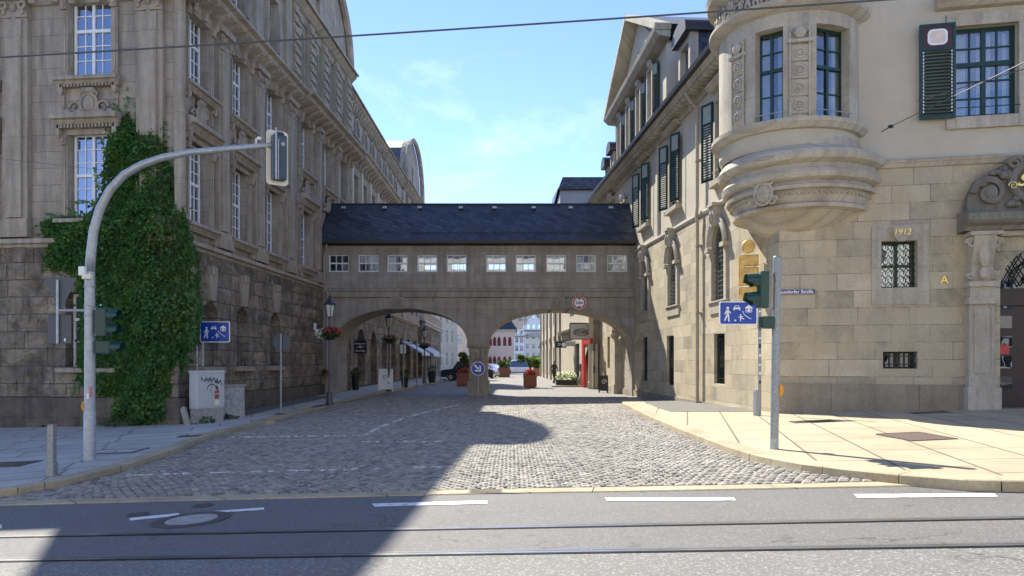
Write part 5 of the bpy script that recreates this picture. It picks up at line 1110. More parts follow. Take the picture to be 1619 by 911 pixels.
# --- cabinets
GRAF=plain('black_spray_paint',(.02,.02,.025),.6)
t=thing('utility_cabinet','tall pale grey utility cabinet with black graffiti tags by the left wall','utility cabinet',(-9.15,21.45,gz(-9.15,21.45)+.12),R(62))
f_=21.4/F
W_,D_,H_=.95,.38,1.52
link('base',MB().box(-W_/2+.02,W_/2-.02,-D_/2+.02,D_/2-.02,0,.42),t,mat=CONC); o=link('housing',MB().box(-W_/2,W_/2,-D_/2,D_/2,.42,H_-.04),t,mat=PLST,bevel=.012); link('lid',MB().prism([(-D_/2-.02,H_-.04),(D_/2+.02,H_-.04),(D_/2,H_+.03),(-D_/2,H_+.03)],-W_/2-.02,W_/2+.02,'x'),t,mat=PLST,bevel=.008)
link('door',MB().box(-W_/2+.03,-.006,-D_/2-.012,-D_/2,.46,H_-.07).box(.006,W_/2-.03,-D_/2-.012,-D_/2,.46,H_-.07),o,mat=PLST,bevel=.004); link('lock',MB().box(-.05,-.03,-D_/2-.03,-D_/2-.012,.9,1.0),o,mat=GALD)
gf=MB(); rng=random.Random(2)
def squig(m,x0,z0,x1,z1,n,amp,yy,r=.012):
    P=[(x0+(x1-x0)*i/n+rng.uniform(-amp,amp)*.5,yy,z0+(z1-z0)*i/n+amp*(1 if i%2 else -1)*rng.uniform(.4,1)) for i in range(n+1)]; m.tube(P,r,4)
squig(gf,-.4,1.33,.38,1.18,12,.1,-D_/2-.014); squig(gf,-.25,1.3,.3,1.22,9,.07,-D_/2-.015,.016); gf.torus((.0,-D_/2-.014,.98),.16,.014,12,4,0,PI); squig(gf,.16,1.1,.22,.98,4,.05,-D_/2-.015,.018)
link('graffiti',gf,o,mat=GRAF); sk=MB().box(.1,.26,-D_/2-.018,-D_/2-.013,.7,.83).box(.1,.26,-D_/2-.018,-D_/2-.013,.86,.94); link('sticker',sk,o,mat=plain('red_sticker',(.35,.08,.06),.6)); link('sticker',MB().box(.11,.27,-D_/2-.018,-D_/2-.013,.52,.66),o,mat=CREAMP)
t=thing('junction_box','low weathered concrete junction box beside the tall graffiti cabinet','utility cabinet',(-8.98,22.75,gz(-9,22.7)+.12),R(62))
link('housing',MB().box(-.42,.42,-.2,.2,0,1.0),t,mat=plain('weathered_grey_concrete',(.36,.36,.34),.9,var=.35,vs=7,bump=.4),bevel=.02); link('lid',MB().box(-.45,.45,-.24,.24,1.0,1.06),t,mat=CONC,bevel=.015); link('cable_hole',MB().lathe([(.01,0),(.07,0),(.07,.01)],14).xf(Matrix.Translation((-.3,-.2,.1))@Matrix.Rotation(R(90),4,'X')),t,mat=BLK)
X,Y,Z=gpt(296,672); Y=20.7;X=XP(296,Y);Z=gz(X,Y)+.12
t=link('stone_marker',MB().prism([(-.06,0),(.08,0),(.07,.5),(.0,.56),(-.07,.5)],-.06,.06),None,(X,Y,Z),(R(12),R(-8),0),CONC,bevel=.01); tag(t,'small leaning stone slab against the left wall between ivy and sign post','marker stone')
# --- right signal mast
X,Y,Z=gpt(1224,710); t=thing('traffic_light','straight grey pole with green signal heads on the sunny right pavement','traffic light',(X,Y,Z)); t.rotation_euler=(0,R(.9),0); f_=Y/F
h=(710-405)*f_; link('pole',MB().lathe([(.062,0),(.06,h-.02),(.05,h)],20),t,mat=GALD,smooth=False); link('pole_band',MB().lathe([(.066,.0),(.066,.16)],20),t,mat=GALV)
LZ=lambda p:(710-p)*f_
o=signal(t,'signal_head',(-.215,0,LZ(488)),-1,2,SGRN,sp=.285,w_=.22,dp_=.14,vis=.2); link('bracket',MB().box(-.15,.0,-.02,.02,LZ(486),LZ(484)).box(-.15,.0,-.02,.02,LZ(435),LZ(433)).tube([(-.04,-.08,LZ(505)),(-.04,-.08,LZ(405)) ],.008,6),t,mat=GALD)
link('pedestrian_signal_head',MB().box(-.24,-.06,-.1,.1,LZ(520),LZ(501)),t,mat=SGRN,bevel=.015); lv=MB()
for k in range(5): lv.box(-.255,-.24,-.1,.1,LZ(519-k*4),LZ(517.5-k*4))
link('louvres',lv,t,mat=SGRN)
link('push_button_box',MB().prism([(.05,-.09),(.08,-.1),(.115,-.04),(.115,.04),(.08,.1),(.05,.09)],-.05,.05),t,(0,0,LZ(617)),mat=YEL,bevel=.01)
# --- gold figure sign of the bank: flat rounded S body with a ball above
d=d_=19.3; s0=rs(d_); t=thing('gold_bank_sign','large gold wall sign of a stylised S with a round dot above, beside the corner','sign',(0,0,0)); 
Xg,Yg=XP(1186,d_)-.05,d_; Zc=ZP(437.5,d_); t.location=(Xg,Yg,Zc); t.rotation_euler=(0,0,R(-12)); GD=plain('gold_sign_front',(.62,.42,.14),.5,.45,var=.35,vs=5,bump=.1)
g_=d_/F
w3=15*g_; hh=34*g_
sg_=MB()
def rbar(z0,z1,x0=-w3,x1=w3,r=.05):
    sg_.prism(arc_pts(x1-r,z1-r,r,0,90,4)+arc_pts(x0+r,z1-r,r,90,180,4)+arc_pts(x0+r,z0+r,r,180,270,4)+arc_pts(x1-r,z0+r,r,270,360,4),-.1,.1)
q=hh*2/5
zt=hh
# S: three bars joined alternately left and right
P=[(-w3,zt),(w3,zt),(w3,zt-q*1.25),(-w3*.35,zt-q*1.25),(-w3*.35,zt-q*1.45),(w3,zt-q*1.45),(w3,-hh),(-w3,-hh),(-w3,-hh+q*1.25),(w3*.35,-hh+q*1.25),(w3*.35,-hh+q*1.45),(-w3,-hh+q*1.45)]
link('letter_body',MB().prism(P,-.1,.1),t,mat=GD,bevel=.05); link('dot',MB().lathe([(.01,-.1),(.16,-.1),(.175,-.08),(.175,.08),(.16,.1),(.01,.1)],28).xf(Matrix.Translation((0,0,ZP(390,d_)-Zc))@Matrix.Rotation(R(90),4,'X')),t,mat=GD,smooth=False); link('wall_bracket',MB().tube([(.05,0,.1),(.55,.2,.1)],.02,6).tube([(.05,0,-.3),(.55,.2,-.3)],.02,6),t,mat=GALD)
# --- street name plate
z=fz(1250,462); p=FX.w(fs(1256),-.03,z); t=thing('street_name_plate','dark blue enamel street name plate reading Neundorfer Straße on the corner wall','sign',p,FX.ang)
link('plate',MB().box(-.48,.48,-.012,.01,-.065,.065),t,mat=plain('enamel_blue',(.02,.03,.14),.25),bevel=.004); link('lettering',text_mesh('Neundorfer Straße',.115,.002,mat=SWH,bold=.0015),t,(0,-.014,0)); link('border',MB().box(-.46,.46,-.0135,-.012,.052,.056).box(-.46,.46,-.0135,-.012,-.056,-.052),t,mat=SWH)
# --- keep right arrow sign at the pier
X,Y,Z=gpt(756,628,0); Y=34.0; X=XP(756,Y); Z=0; t=thing('arrow_sign','round blue sign with a white arrow pointing down right in front of the bridge pier','road sign',(X,Y,Z)); f_=Y/F
link('post',MB().lathe([(.033,0),(.033,ZP(578,Y))],12),t,mat=GALV); zc2=ZP(583,Y); o=link('sign_disc',MB().lathe([(.01,0),(.33,0),(.33,.012),(.01,.012)],36).xf(Matrix.Translation((0,-.04,zc2))@Matrix.Rotation(R(90),4,'X')),t,mat=SWH); link('blue_field',MB().lathe([(.01,0),(.30,0),(.30,.003),(.01,.003)],36).xf(Matrix.Translation((0,-.053,zc2))@Matrix.Rotation(R(90),4,'X')),t,mat=BLUE)
am=MB().box(-.045,.045,-.006,-.002,-.02,.25).prism([(-.17,.08),(-.17,-.02),(0,-.2),(.17,-.02),(.17,.08),(0,-.09)],-.0065,-.002)
link('arrow',am.xf(Matrix.Translation((0,-.055,zc2))@Matrix.Rotation(R(-45),4,'Y')),t,mat=SWH)
# --- height limit sign on the bridge
p=FB.w(bx(915.5),-.09,bz(479)); t=thing('height_limit_sign','round red and white height limit sign reading 3,6 m on the bridge face','road sign',p); 
def dsk(r,y0,y1): return MB().lathe([(.01,0),(r,0),(r,y1-y0),(.01,y1-y0)],36).xf(Matrix.Translation((0,y1,0))@Matrix.Rotation(R(90),4,'X'))
link('backing',dsk(.33,-.0,.06),t,mat=SWH); link('red_ring',dsk(.305,-.004,-.0),t,mat=SRED); link('white_field',dsk(.235,-.008,-.004),t,mat=SWH); link('triangles',MB().prism([(-.08,.225),(.08,.225),(0,.13)],-.012,-.008).prism([(-.08,-.225),(.08,-.225),(0,-.13)],-.012,-.008),t,mat=BLK); link('lettering',text_mesh('3,6m',.19,.002,mat=BLK,bold=.004),t,(0,-.013,0))
# --- street lamps with flower baskets
LGL=plain('lantern_glass',(.55,.55,.5),.15,var=.05); LPO=plain('grey_lamp_paint',(.09,.10,.12),.45,.3); LBL=plain('lamp_roof_dark',(.03,.04,.06),.4,.3)
def make_lamp():
    t=thing('street_lamp','','street lamp',(0,0,0))
    link('base',MB().lathe([(.17,0),(.17,.05),(.12,.12),(.11,.4),(.12,.45),(.08,.5)],12),t,mat=LPO); link('pole',MB().lathe([(.06,.5),(.055,1.1),(.075,1.12),(.075,1.2),(.05,1.25),(.042,3.3),(.07,3.33),(.03,3.4)],12),t,mat=LPO)
    m=MB(); a=[]
    for k,(r,z) in enumerate(((.11,3.42),(.2,3.85))): a+=[(r*math.cos(PI/3*j),r*math.sin(PI/3*j),z) for j in range(6)]
    m.add(a,[(j,(j+1)%6,6+(j+1)%6,6+j) for j in range(6)]); o=link('lantern_panes',m,t,mat=LGL); fr=MB()
    for j in range(6): c,s=math.cos(PI/3*j),math.sin(PI/3*j); fr.tube([(.112*c,.112*s,3.4),(.203*c,.203*s,3.86)],.012,5)
    link('lantern_frame',fr,o,mat=LBL); link('lantern_roof',MB().lathe([(.25,3.85),(.24,3.9),(.12,4.02),(.09,4.1),(.05,4.13),(.05,4.2),(.015,4.24),(.005,4.32)],6),t,mat=LBL); link('basket_arm',MB().tube([(-.42,0,2.85),(.42,0,2.85)],.015,6),t,mat=LPO); return t
lamp=make_lamp(); lamp['group']='old style street lamps along the left pavement'
# flowers
def leafcloud(c,r,n,size,rng,droop=0):
    vs=[];fs=[]
    for i in range(n):
        while True:
            p=[rng.uniform(-1,1) for _ in range(3)]; q_=p[0]**2+p[1]**2+p[2]**2
            if .25<q_<1: break
        P=Vector((c[0]+p[0]*r[0],c[1]+p[1]*r[1],c[2]+p[2]*r[2])); s=size*rng.uniform(.6,1.3); a=Vector([rng.gauss(0,1) for _ in range(3)]).normalized(); b=a.cross(Vector([rng.gauss(0,1) for _ in range(3)])).normalized()
        o=len(vs); vs+=[P-a*s*.5,P+b*s*.32,P+a*s*.5,P-b*s*.32]; fs.append((o,o+1,o+2,o+3))
    m=MB(); m.add(vs,fs); return m
def m_leaf(name,c1,c2,rough=.5,trans=.35):
    m,t,b=nodes(name); g=t.nodes.new('ShaderNodeNewGeometry'); col=mixc(t,g.outputs['Random Per Island'],c1,c2); t.links.new(col,b.inputs['Base Color']); b.inputs['Roughness'].default_value=rough
    tr=t.nodes.new('ShaderNodeBsdfTranslucent'); t.links.new(mixc(t,1.0,col,(1.5,1.7,.7),'MULTIPLY'),tr.inputs['Color']); ms=t.nodes.new('ShaderNodeMixShader'); ms.inputs[0].default_value=trans; out=t.nodes['Material Output']
    t.links.new(b.outputs[0],ms.inputs[1]); t.links.new(tr.outputs[0],ms.inputs[2]); t.links.new(ms.outputs[0],out.inputs[0]); return m
LEAFG=m_leaf('bedding_leaves',(.02,.06,.015),(.05,.12,.03)); FRED=m_leaf('red_flowers',(.5,.03,.04),(.75,.12,.15)); FWHI=m_leaf('white_flowers',(.8,.8,.8),(.75,.7,.75)); TREEL=m_leaf('bright_tree_leaves',(.06,.12,.025),(.14,.21,.05),trans=.35); 
def flowers(root,r,h,rng,both=True,n=260):
    link('foliage',leafcloud((0,0,0),(r,r,h),n,.12,rng),root,mat=LEAFG); link('red_blossoms',leafcloud((r*.25,0,h*.35),(r*.9,r*1.05,h*.8),n//2,.09,rng),root,mat=FRED)
    if both: link('white_blossoms',leafcloud((-r*.6,-r*.2,-.0),(r*.7,r*.8,h*.9),n//2,.09,rng),root,mat=FWHI)
lamps=[(521,640,'old style street lamp with a full flower basket beside the bridge drainpipe'),(615,619,'old style street lamp standing under the left arch next to the white A-board'),(671,606,'small distant street lamp near the striped awnings')]
for i,(px,py,lab) in enumerate(lamps):
    X,Y,Z=gpt(px,py); o=lamp if i==0 else dup(lamp,(X,Y,Z)); o.location=(X,Y,Z); o['label']=lab
    rng=random.Random(i); t=thing('flower_basket',['hanging basket of white and red flowers on the lamp nearest the bridge drainpipe','hanging basket of pink and red flowers on the lamp under the left arch','dark hanging flower basket on the lamp near the striped awnings'][i],'flower basket',(X,Y,Z+2.75),0,'flower baskets hung on the street lamps'); flowers(t,.42,.24,rng,i<2,420 if i==0 else 200)
    link('basket_bowl',MB().lathe([(.05,-.25),(.3,-.1),(.34,.02)],14),t,mat=BLK)
X,Y=-8.85,33.9; t=thing('wall_flower_pot','small pot of red flowers hung low by the drainpipe left of the lamp','flower pot',(X,Y,1.15)); flowers(t,.2,.16,random.Random(9),False,120); link('pot',MB().lathe([(.1,-.25),(.15,0)],12),t,mat=TERRA)
p=FS.w(12.0,-.16,3.3); t=link('alarm_box',MB().box(-.12,.12,-.07,.0,-.16,.16),None,p,FS.ang,SWH,bevel=.01); tag(t,'small white alarm box on the rough wall left of the drainpipe','alarm box')
# --- wires
def wire(pts,r,lab): 
    o=link('overhead_wire',MB().tube(pts,r,6),None,mat=plain('wire_grey',(.10,.10,.11),.5,.4) if 'wire_grey' not in MATS else MATS['wire_grey']); tag(o,lab,'wire')
def sag(a,b,s,n=14): return [tuple(Vector(a).lerp(Vector(b),i/n)-Vector((0,0,s*4*(i/n)*(1-i/n)))) for i in range(n+1)]
wy=9.0
wire(sag((XP(-250,11),11,ZP(105,11)),(XP(1700,wy),wy,ZP(-22,wy)),.04),.0125,'thick tram contact wire crossing the whole sky from left to right')
A=(XP(1412,16.9),17.0,ZP(200,17.0)); B=(XP(1700,9),9,ZP(60,9)); wire([A,B],.008,'thin guy wire rising from the anchor on the plaster wall')
o=thing('wall_anchor','dark iron wire anchor on the plaster wall left of the big green shutter','wire anchor',A); link('insulator',MB().ell((0,0,0),(.07,.04,.045)).tube([(0,0,0),(-.1,.25,-.05)],.012,5),o,mat=IRON)
wire(sag((-13,14,ZP(222,14)),(XP(300,17),20.7,ZP(290,20.7)),.05),.004,'faint thin wire across the left facade beside the lower window')
wire([(XP(1450,9),9,ZP(160,9)),(XP(1700,8.5),8.5,ZP(85,8.5))],.006,'pale thin wire in front of the large green window')
# ============================================================= beyond the bridge
rng=random.Random(11)
def block(name,label,loc,ang,w_,d_,h,wallm,roofm,wins,roof,eave=True,winmat=None):
    """a house whose front faces local -y; wins: list of (x,z,w,h); roof: ('gable',rise,overhang) ridge along x or ('cross',rise) gable to the front"""
    t=thing(name,label,'building',loc,ang)
    W=w_/2; H=[rect(x-a/2,x+a/2,z,z+b) for x,z,a,b in wins]
    link('wall',MB().wall(rect(-W,W,-1,h),H,0,.25).box(-W,W,.27,d_,-1,h-.01),t,mat=wallm)
    for x,z,a,b in wins:
        key='bk%.2f%.2f'%(a,b)+(winmat.name if winmat else ''); WM=win_meshes(key,a,b,.35,2,1,1,1,.08,winmat or WHITE,GLD)
        o=link('window',WM[0],t,(x,.12,z)); link('pane',WM[1],o)
    if roof[0]=='gable': link('roof',MB().prism([(-.4,h),(-.4,h+.1),(d_/2,h+roof[1]),(d_+.4,h+.1),(d_+.4,h)],-W-.2,W+.2,'x'),t,mat=roofm)
    elif roof[0]=='cross':
        link('gable',MB().prism([(-W,h),(W,h),(0,h+roof[1]*.93)],0,.4),t,mat=wallm); link('roof',MB().prism([(-W-.4,h),(0,h+roof[1]),(W+.4,h),(W+.4,h+.25),(0,h+roof[1]+.3),(-W-.4,h+.25)],-.35,d_),t,mat=roofm)
    if eave: link('eaves',MB().box(-W-.15,W+.15,-.35,-.01,h-.25,h+.02),t,mat=R_TR)
    return t
# left row beyond the office block: rough stone house with awnings, then a pale house
t=block('stone_house','rough stone house with striped awnings beyond the office block',(-9.05,81,0),R(90.6),20,9,5.6,L_RU,SLATE2,[(x,1.0,1.3,2.6) for x in (-8,-5,-2,1,4,7)]+[(x,3.9,.7,1.0) for x in (-8.6,-7,-5.4,-3.8,-2.2)],('gable',1.5))
link('balustrade',MB().box(-10,10,-.3,.0,5.6,5.9).box(-10,10,-.3,0,6.7,6.9),t,mat=CREAM); BLM=MB().box(-.15,.15,-.25,-.05,5.9,6.7).mesh('baluster',CREAM)
for i in range(26): link('baluster',BLM,t,(-9.65+i*.78,0,0))
link('upper_wall',MB().box(-10,10,.9,9,5.5,11.5),t,mat=L_UP)
AWN=None
m,t_,b_=nodes('striped_awning'); c_=t_.nodes.new('ShaderNodeTexCoord'); s2_=t_.nodes.new('ShaderNodeSeparateXYZ'); t_.links.new(c_.outputs['Object'],s2_.inputs[0]); q_=N(t_,'ShaderNodeMath',operation='MULTIPLY'); q_.inputs[1].default_value=1.25; t_.links.new(s2_.outputs[0],q_.inputs[0]); fr_=N(t_,'ShaderNodeMath',operation='FRACT'); t_.links.new(q_.outputs[0],fr_.inputs[0]); g_t=N(t_,'ShaderNodeMath',operation='GREATER_THAN'); g_t.inputs[1].default_value=.55; t_.links.new(fr_.outputs[0],g_t.inputs[0])
t_.links.new(mixc(t_,g_t.outputs[0],(.75,.76,.78),(.06,.08,.12)),b_.inputs['Base Color']); AWN=m
for y,w_,lab in ((62.5,6,'nearer striped awning over the left pavement'),(74,12,'long striped awning over the left pavement farther down the street')):
    t=thing('awning',lab,'awning',(-9.2,y,2.35),R(90.6)); link('canopy',MB().prism([(0,1.1),(-1.7,.12),(-1.72,-.12),(-1.69,-.12),(-1.66,.06),(0,1.02)],-w_/2,w_/2,'x'),t,mat=AWN); link('arm',MB().tube([(-w_/2+.1,0,.3),(-w_/2+.1,-1.65,.08)],.02,5),t,mat=GALD); link('arm',MB().tube([(w_/2-.1,0,.3),(w_/2-.1,-1.65,.08)],.02,5),t,mat=GALD)
block('cream_house','cream house closing the left row behind the dark car',(-9.3,99,0),R(80),14,10,9.5,CREAM,SLATE2,[(x,z,1.0,1.9) for x in (-5,-2,1,4) for z in (1.2,4.4,7.1)],('gable',3))
block('pale_house','pale rose house seen between the left arch and the bridge pier',(-8.2,112,0),R(20),9,9,11,PINK,SLATE2,[(x,z,.8,1.7) for x in (-2.6,0,2.6) for z in (4.4,7.4)],('gable',3))
# pink building with red lancet windows
t=thing('pink_church_hall','pink hall with two rows of dark red pointed windows and a blue slate roof','building',(-2.0,115,0),0)
def lan(x,w_,z0,z1): return [(x-w_/2,z0),(x+w_/2,z0),(x+w_/2,z1-w_*.9),(x+w_*.3,z1-w_*.3),(x,z1),(x-w_*.3,z1-w_*.3),(x-w_/2,z1-w_*.9)]
lx_=[XP(p,115)+2.0 for p in (775,782,789,798,806)]; lz_=[(ZP(547,115),ZP(532,115)),(ZP(578,115),ZP(563,115))]
hol=[lan(x,.55,a,b) for x in lx_ for a,b in lz_]; wr=XP(813,115)+2.0
link('wall',MB().wall(rect(-6,wr,-1,ZP(521,115)),hol,0,.2).box(-6,wr,.22,12,-1,ZP(521,115)-.02),t,mat=PINK)
for i,x in enumerate(lx_):
    for a,b in lz_: o=link('lancet_window',MB().prism(lan(0,.55,0,b-a),.06,.1),t,(x,0,a),mat=DRED); link('mullion',MB().box(-.02,.02,.03,.06,0,b-a-.1).box(-.25,.25,.03,.055,.7,.74),o,mat=plain('dark_red_mullion',(.1,.02,.02),.5) if 'dark_red_mullion' not in MATS else MATS['dark_red_mullion'])
zt_=ZP(521,115); link('roof',MB().prism([(-7,zt_),(wr+.5,zt_),(wr-1.6,zt_+3.2),(-7,zt_+3.2)],-.4,12).map(lambda x,y,z:(x,y+(z-zt_)*.9,z)),t,mat=SLATE); link('cornice',MB().box(-6.2,wr+.2,-.3,0,zt_-.35,zt_+.02),t,mat=CREAM)
link('dormer',MB().prism([(3.0,zt_+1.6),(3.8,zt_+1.6),(3.4,zt_+2.4)],.9,3),t,mat=GREYP)
# town houses at the end of the square
def town(name,label,xa,xb,Y,eave_y,mat_,roofm,cols_,rows_,roof,ww=5.0,wh=9):
    x0_,x1_=XP(xa,Y),XP(xb,Y); f=Y/F; wins=[((XP(c,Y)-(x0_+x1_)/2),ZP(r+wh/2,Y),ww*f*.95,wh*f) for c in cols_ for r in rows_]
    return block(name,label,((x0_+x1_)/2,Y,0),0,x1_-x0_,14,ZP(eave_y,Y),mat_,roofm,wins,roof)
YT=200
t=town('town_house','narrow white town house with dark roof right of the pink hall',812,829.2,YT,532,WHITEP,SLATE,(817,824.5),(538,551,564),('gable',5))
o=link('dormer',MB().box(-1,1,-.3,3,ZP(531,YT),ZP(521,YT)),t,(.6,0,0),mat=WHITEP); link('dormer_window',MB().box(-.4,.4,-.35,-.31,ZP(530,YT),ZP(523,YT)),o,mat=GL); link('shop_front',MB().box(-1.4,1.4,-.05,-.01,0,ZP(573,YT)),t,mat=GL)
t=town('town_house','cream town house with tall curved front gable in the middle of the square',829.4,858.5,YT,523,TCREAM,SLATE2,(834,843.5,853.5),(532.5,547.5,561.5),('gable',6.5),4.5,8)
zE=ZP(522,YT); GP=[(-2.9,0),(2.9,0),(2.7,1.4),(2.0,2.4),(1.9,3.2),(1.0,3.7),(.8,4.4),(0,4.9),(-.8,4.4),(-1.0,3.7),(-1.9,3.2),(-2.0,2.4),(-2.7,1.4)]
o=link('gable',MB().prism(GP,-.3,4),t,(0,0,zE),mat=WHITEP); 
for x in (-1.5,0,1.5): link('gable_window',MB().box(-.35,.35,-.35,-.31,.35,1.5),o,(x,0,0),mat=GL)
link('gable_window',MB().box(-.3,.3,-.35,-.31,0,.5),o,(0,0,3.4),mat=GL); link('gable_coping',MB().tube([(a,-.3,b) for a,b in GP[2:]],.18,5),o,mat=SLATE3); link('balcony',MB().box(-1.6,1.6,-1.0,0,-1.9,-1.7).box(-1.6,1.6,-1.0,-.95,-1.7,-.9),o,mat=GREYP)
t=town('town_house','white town house with steep slate roof beside the cream gabled one',858.8,884,YT,524,WHITEP,SLATE,(864,870,877),(534,548,562),('gable',8),3.5,7)
link('dormer',MB().prism([(0,-1.2),(0,2.4),(2.5,2.6),(2.5,-1.2)],-1.3,1.0,'x'),t,(1.0,0,ZP(522,YT)+1.2),mat=WHITEP)
t=block('town_house','pale house with a big plain grey roof high behind the gabled row',(XP(850,240),240,0),0,22,14,ZP(516,240),GREYP,SLATE3,[],('gable',6))
struct(link('hill',MB().add(*(lambda xs:([(x,290+y*60,z) for y,z_ in ((0,0),(1,1),(2,1)) for x,z in [(x,(-1 if z_==0 else 20+4*math.sin(x*.05)+2*math.sin(x*.13)-(y-1)*3)) for x in xs]],[(j*len(xs)+i,j*len(xs)+i+1,(j+1)*len(xs)+i+1,(j+1)*len(xs)+i) for j in range(2) for i in range(len(xs)-1)]))(frange(-200,220,10))),mat=plain('hill_green',(.10,.13,.09),.9,var=.3,vs=.3)))
hs_=[]
for i,(px,py,sz) in enumerate(((856,497,4),(868,494,5),(878,495,4),(848,500,3))):
    Yh=270; o=link('hillside_house',MB().box(-sz/2,sz/2,0,6,-22,2.2).prism([(-sz/2-.3,2.2),(sz/2+.3,2.2),(0,4)],-.2,6),None,(XP(px,Yh),Yh,ZP(py,Yh)-2),mat=WHITEP); tag(o,['small white house on the hill above the gabled roof','small white house highest on the hill behind the roofs','rightmost small white house on the hill','leftmost small white house on the hill behind the grey roof'][i],'building')
# right row beyond the bridge: shop with the STORE sign, then cream houses
t=thing('shop_building','cream shop building with red framed doorway just beyond the right arch','building',(4.9,44.2,0))
FSb=Fr(t,3.95,57.5,.95,-13.3); sL=math.hypot(.95,13.3)
def sd(px): # s along the shop facade for a pixel column
    u=(px-CXP)/F; k=.95/13.3; d=(3.95+k*57.5)/(u+k); return (57.5-d)*math.hypot(1,k)
doors=[(sd(937),sd(944.5)),]; 
FSb.put('wall',MB().wall(rect(0,sL,-.5,10.5),[rect(sd(908),sd(916),.55,2.95),rect(sd(930.5),sd(936.5),.02,2.78)]+[rect(sd(a),sd(b),5,7.6) for a,b in ((901,908),(921,929))],0,.35),CREAM)
for a,b in ((908,916),): o=FSb.put('shop_window',MB().box(sd(a)-sd((a+b)/2),sd(b)-sd((a+b)/2),.1,.14,0,.1).box(-.02,.02,.08,.13,.1,2.4),BLK,sd((a+b)/2),0,.55); link('pane',MB().box(sd(a)-sd((a+b)/2),sd(b)-sd((a+b)/2),.15,.16,0,2.4),o,mat=GL)
FSb.put('red_door_frame',MB().box(sd(921.5),sd(924.5),-.08,.1,.02,3.15).box(sd(924.5),sd(935),-.08,.1,2.8,3.15),plain('bright_red_paint',(.55,.02,.025),.4)); FSb.put('door_glass',MB().box(sd(930.5),sd(936.5),.12,.16,0,2.78),GLD)
for p_,z_,w_ in ((940,2.35,.5),(940,1.0,.5),(918,1.1,.5)): FSb.put('dark_quoin',MB().box(-w_/2,w_/2,-.05,0,0,.45),BLK,sd(p_),0,z_)
FSb.put('return_wall',MB().box(sL-.02,sL+.0,.0,3,-.5,10.5),CREAM); FSb.put('corner_column',MB().lathe([(.24,0),(.24,.4),(.2,.45),(.19,3.6),(.26,3.8),(.26,4.0),(.2,4.0),(.2,10)],16),CREAM,sL-.15,.05,0)
FSb.put('fascia',MB().prism([(0,0),(-.25,0),(-.3,.15),(0,.2)],0,sL,'x'),R_TR,0,0,3.9); FSb.put('inner_body',MB().box(0,sL,.4,6,-.5,10.4),CREAM); FSb.put('roof',MB().prism([(-.3,10.5),(3,12.2),(6,10.5)],0,sL,'x'),SLATE)
def hang(name,label,px,py,pw,ph,Y,mat_,cat='sign'):
    f=Y/F; t=thing(name,label,cat,(XP(px,Y),Y,ZP(py,Y))); W,H_=pw*f/2,ph*f/2
    o=link('panel',MB().box(-W,W,-.04,.04,-H_,H_),t,mat=mat_,bevel=.01); link('bracket',MB().tube([(-W,.0,H_+.05),(W+.6,.0,H_+.05)],.02,5),t,mat=IRON); return t,W,H_
def txt(t,s,size,x,z,mt,y=-.045,al='CENTER',b=.002,sh=0): link('lettering',text_mesh(s,size,.002,sh,al,mt,b),t,(x,y,z))
t,W,H_=hang('hanging_sign','large pale hanging sign reading STORE in an oval',919,524,35,24,44.5,PALE)
link('frame',MB().box(-W-.03,W+.03,-.05,.05,H_,H_+.04).box(-W-.03,W+.03,-.05,.05,-H_-.04,-H_).box(-W-.05,-W,-.05,.05,-H_,H_).box(W,W+.05,-.05,.05,-H_,H_),t,mat=IRON); link('oval',MB().torus((0,-.05,-.06),.5,.03,28,5,ez=.42).torus((0,-.05,-.06),.44,.012,28,5,ez=.40),t,mat=plain('dull_mauve_paint',(.25,.17,.2),.5)); txt(t,'STORE',.27,0,-.06,BLK,b=.012); 
t,W,H_=hang('hanging_sign','small black hanging sign with a white disc beside the alley of shops',887,545,17,10,52,BLK); link('disc',MB().lathe([(.01,0),(.16,0),(.16,.01)],20).xf(Matrix.Translation((.2,-.04,0))@Matrix.Rotation(R(90),4,'X')),t,mat=SWH); sc2=MB(); scroll(sc2,-.15,-.045,.0,.12,1,.02); link('white_script',sc2,t,mat=SWH)
t,W,H_=hang('hanging_sign','small yellow hanging sign below the black one on the right',886,562,12,8,62,plain('yellow_sign',(.65,.55,.15),.5)); link('emblem',MB().prism([(-.15,.05),(.15,.05),(.08,-.1),(-.08,-.1)],-.05,-.04),t,mat=BLK)
t,W,H_=hang('hanging_sign','pale grey banner sign between the shop signs at the right',902,544,16,7,50,PALE)
t,W,H_=hang('hanging_sign','dark navy shop sign reading Meissener Porzellan at the left arcade',570,549,20,20,41.5,NAVY); t.location.x+=0; txt(t,'Meissener',.15,0,.2,SWH,b=.004); txt(t,'Porzellan',.15,0,-.22,SWH,b=.004); link('emblem',MB().tube([(-.22,-.05,-.03),(-.1,-.05,.03),(.1,-.05,-.01),(.22,-.05,.03)],.016,4).torus((0,-.05,.02),.06,.014,10,4),t,mat=SWH)
t,W,H_=hang('hanging_sign','white square sign on a post at the left arcade',637,552,9,14,50,SWH); 
t=thing('sign_post','thin grey post on the left pavement behind the white A-board','post',gpt(638,620)); link('shaft',MB().lathe([(.035,0),(.035,3.3)],10),t,mat=GALD); link('base_collar',MB().lathe([(.06,0),(.06,.1)],10),t,mat=GALD)
for px,py,lab in ((659,612,'thin grey post left of the distant lamp near the awnings'),(696,606,'thin grey post right of the distant lamp near the awnings')):
    t=thing('sign_post',lab,'post',gpt(px,py)); link('shaft',MB().lathe([(.035,0),(.035,3.4 if px==696 else 3.0)],10),t,mat=GALD); link('base_collar',MB().lathe([(.06,0),(.06,.1)],10),t,mat=GALD)
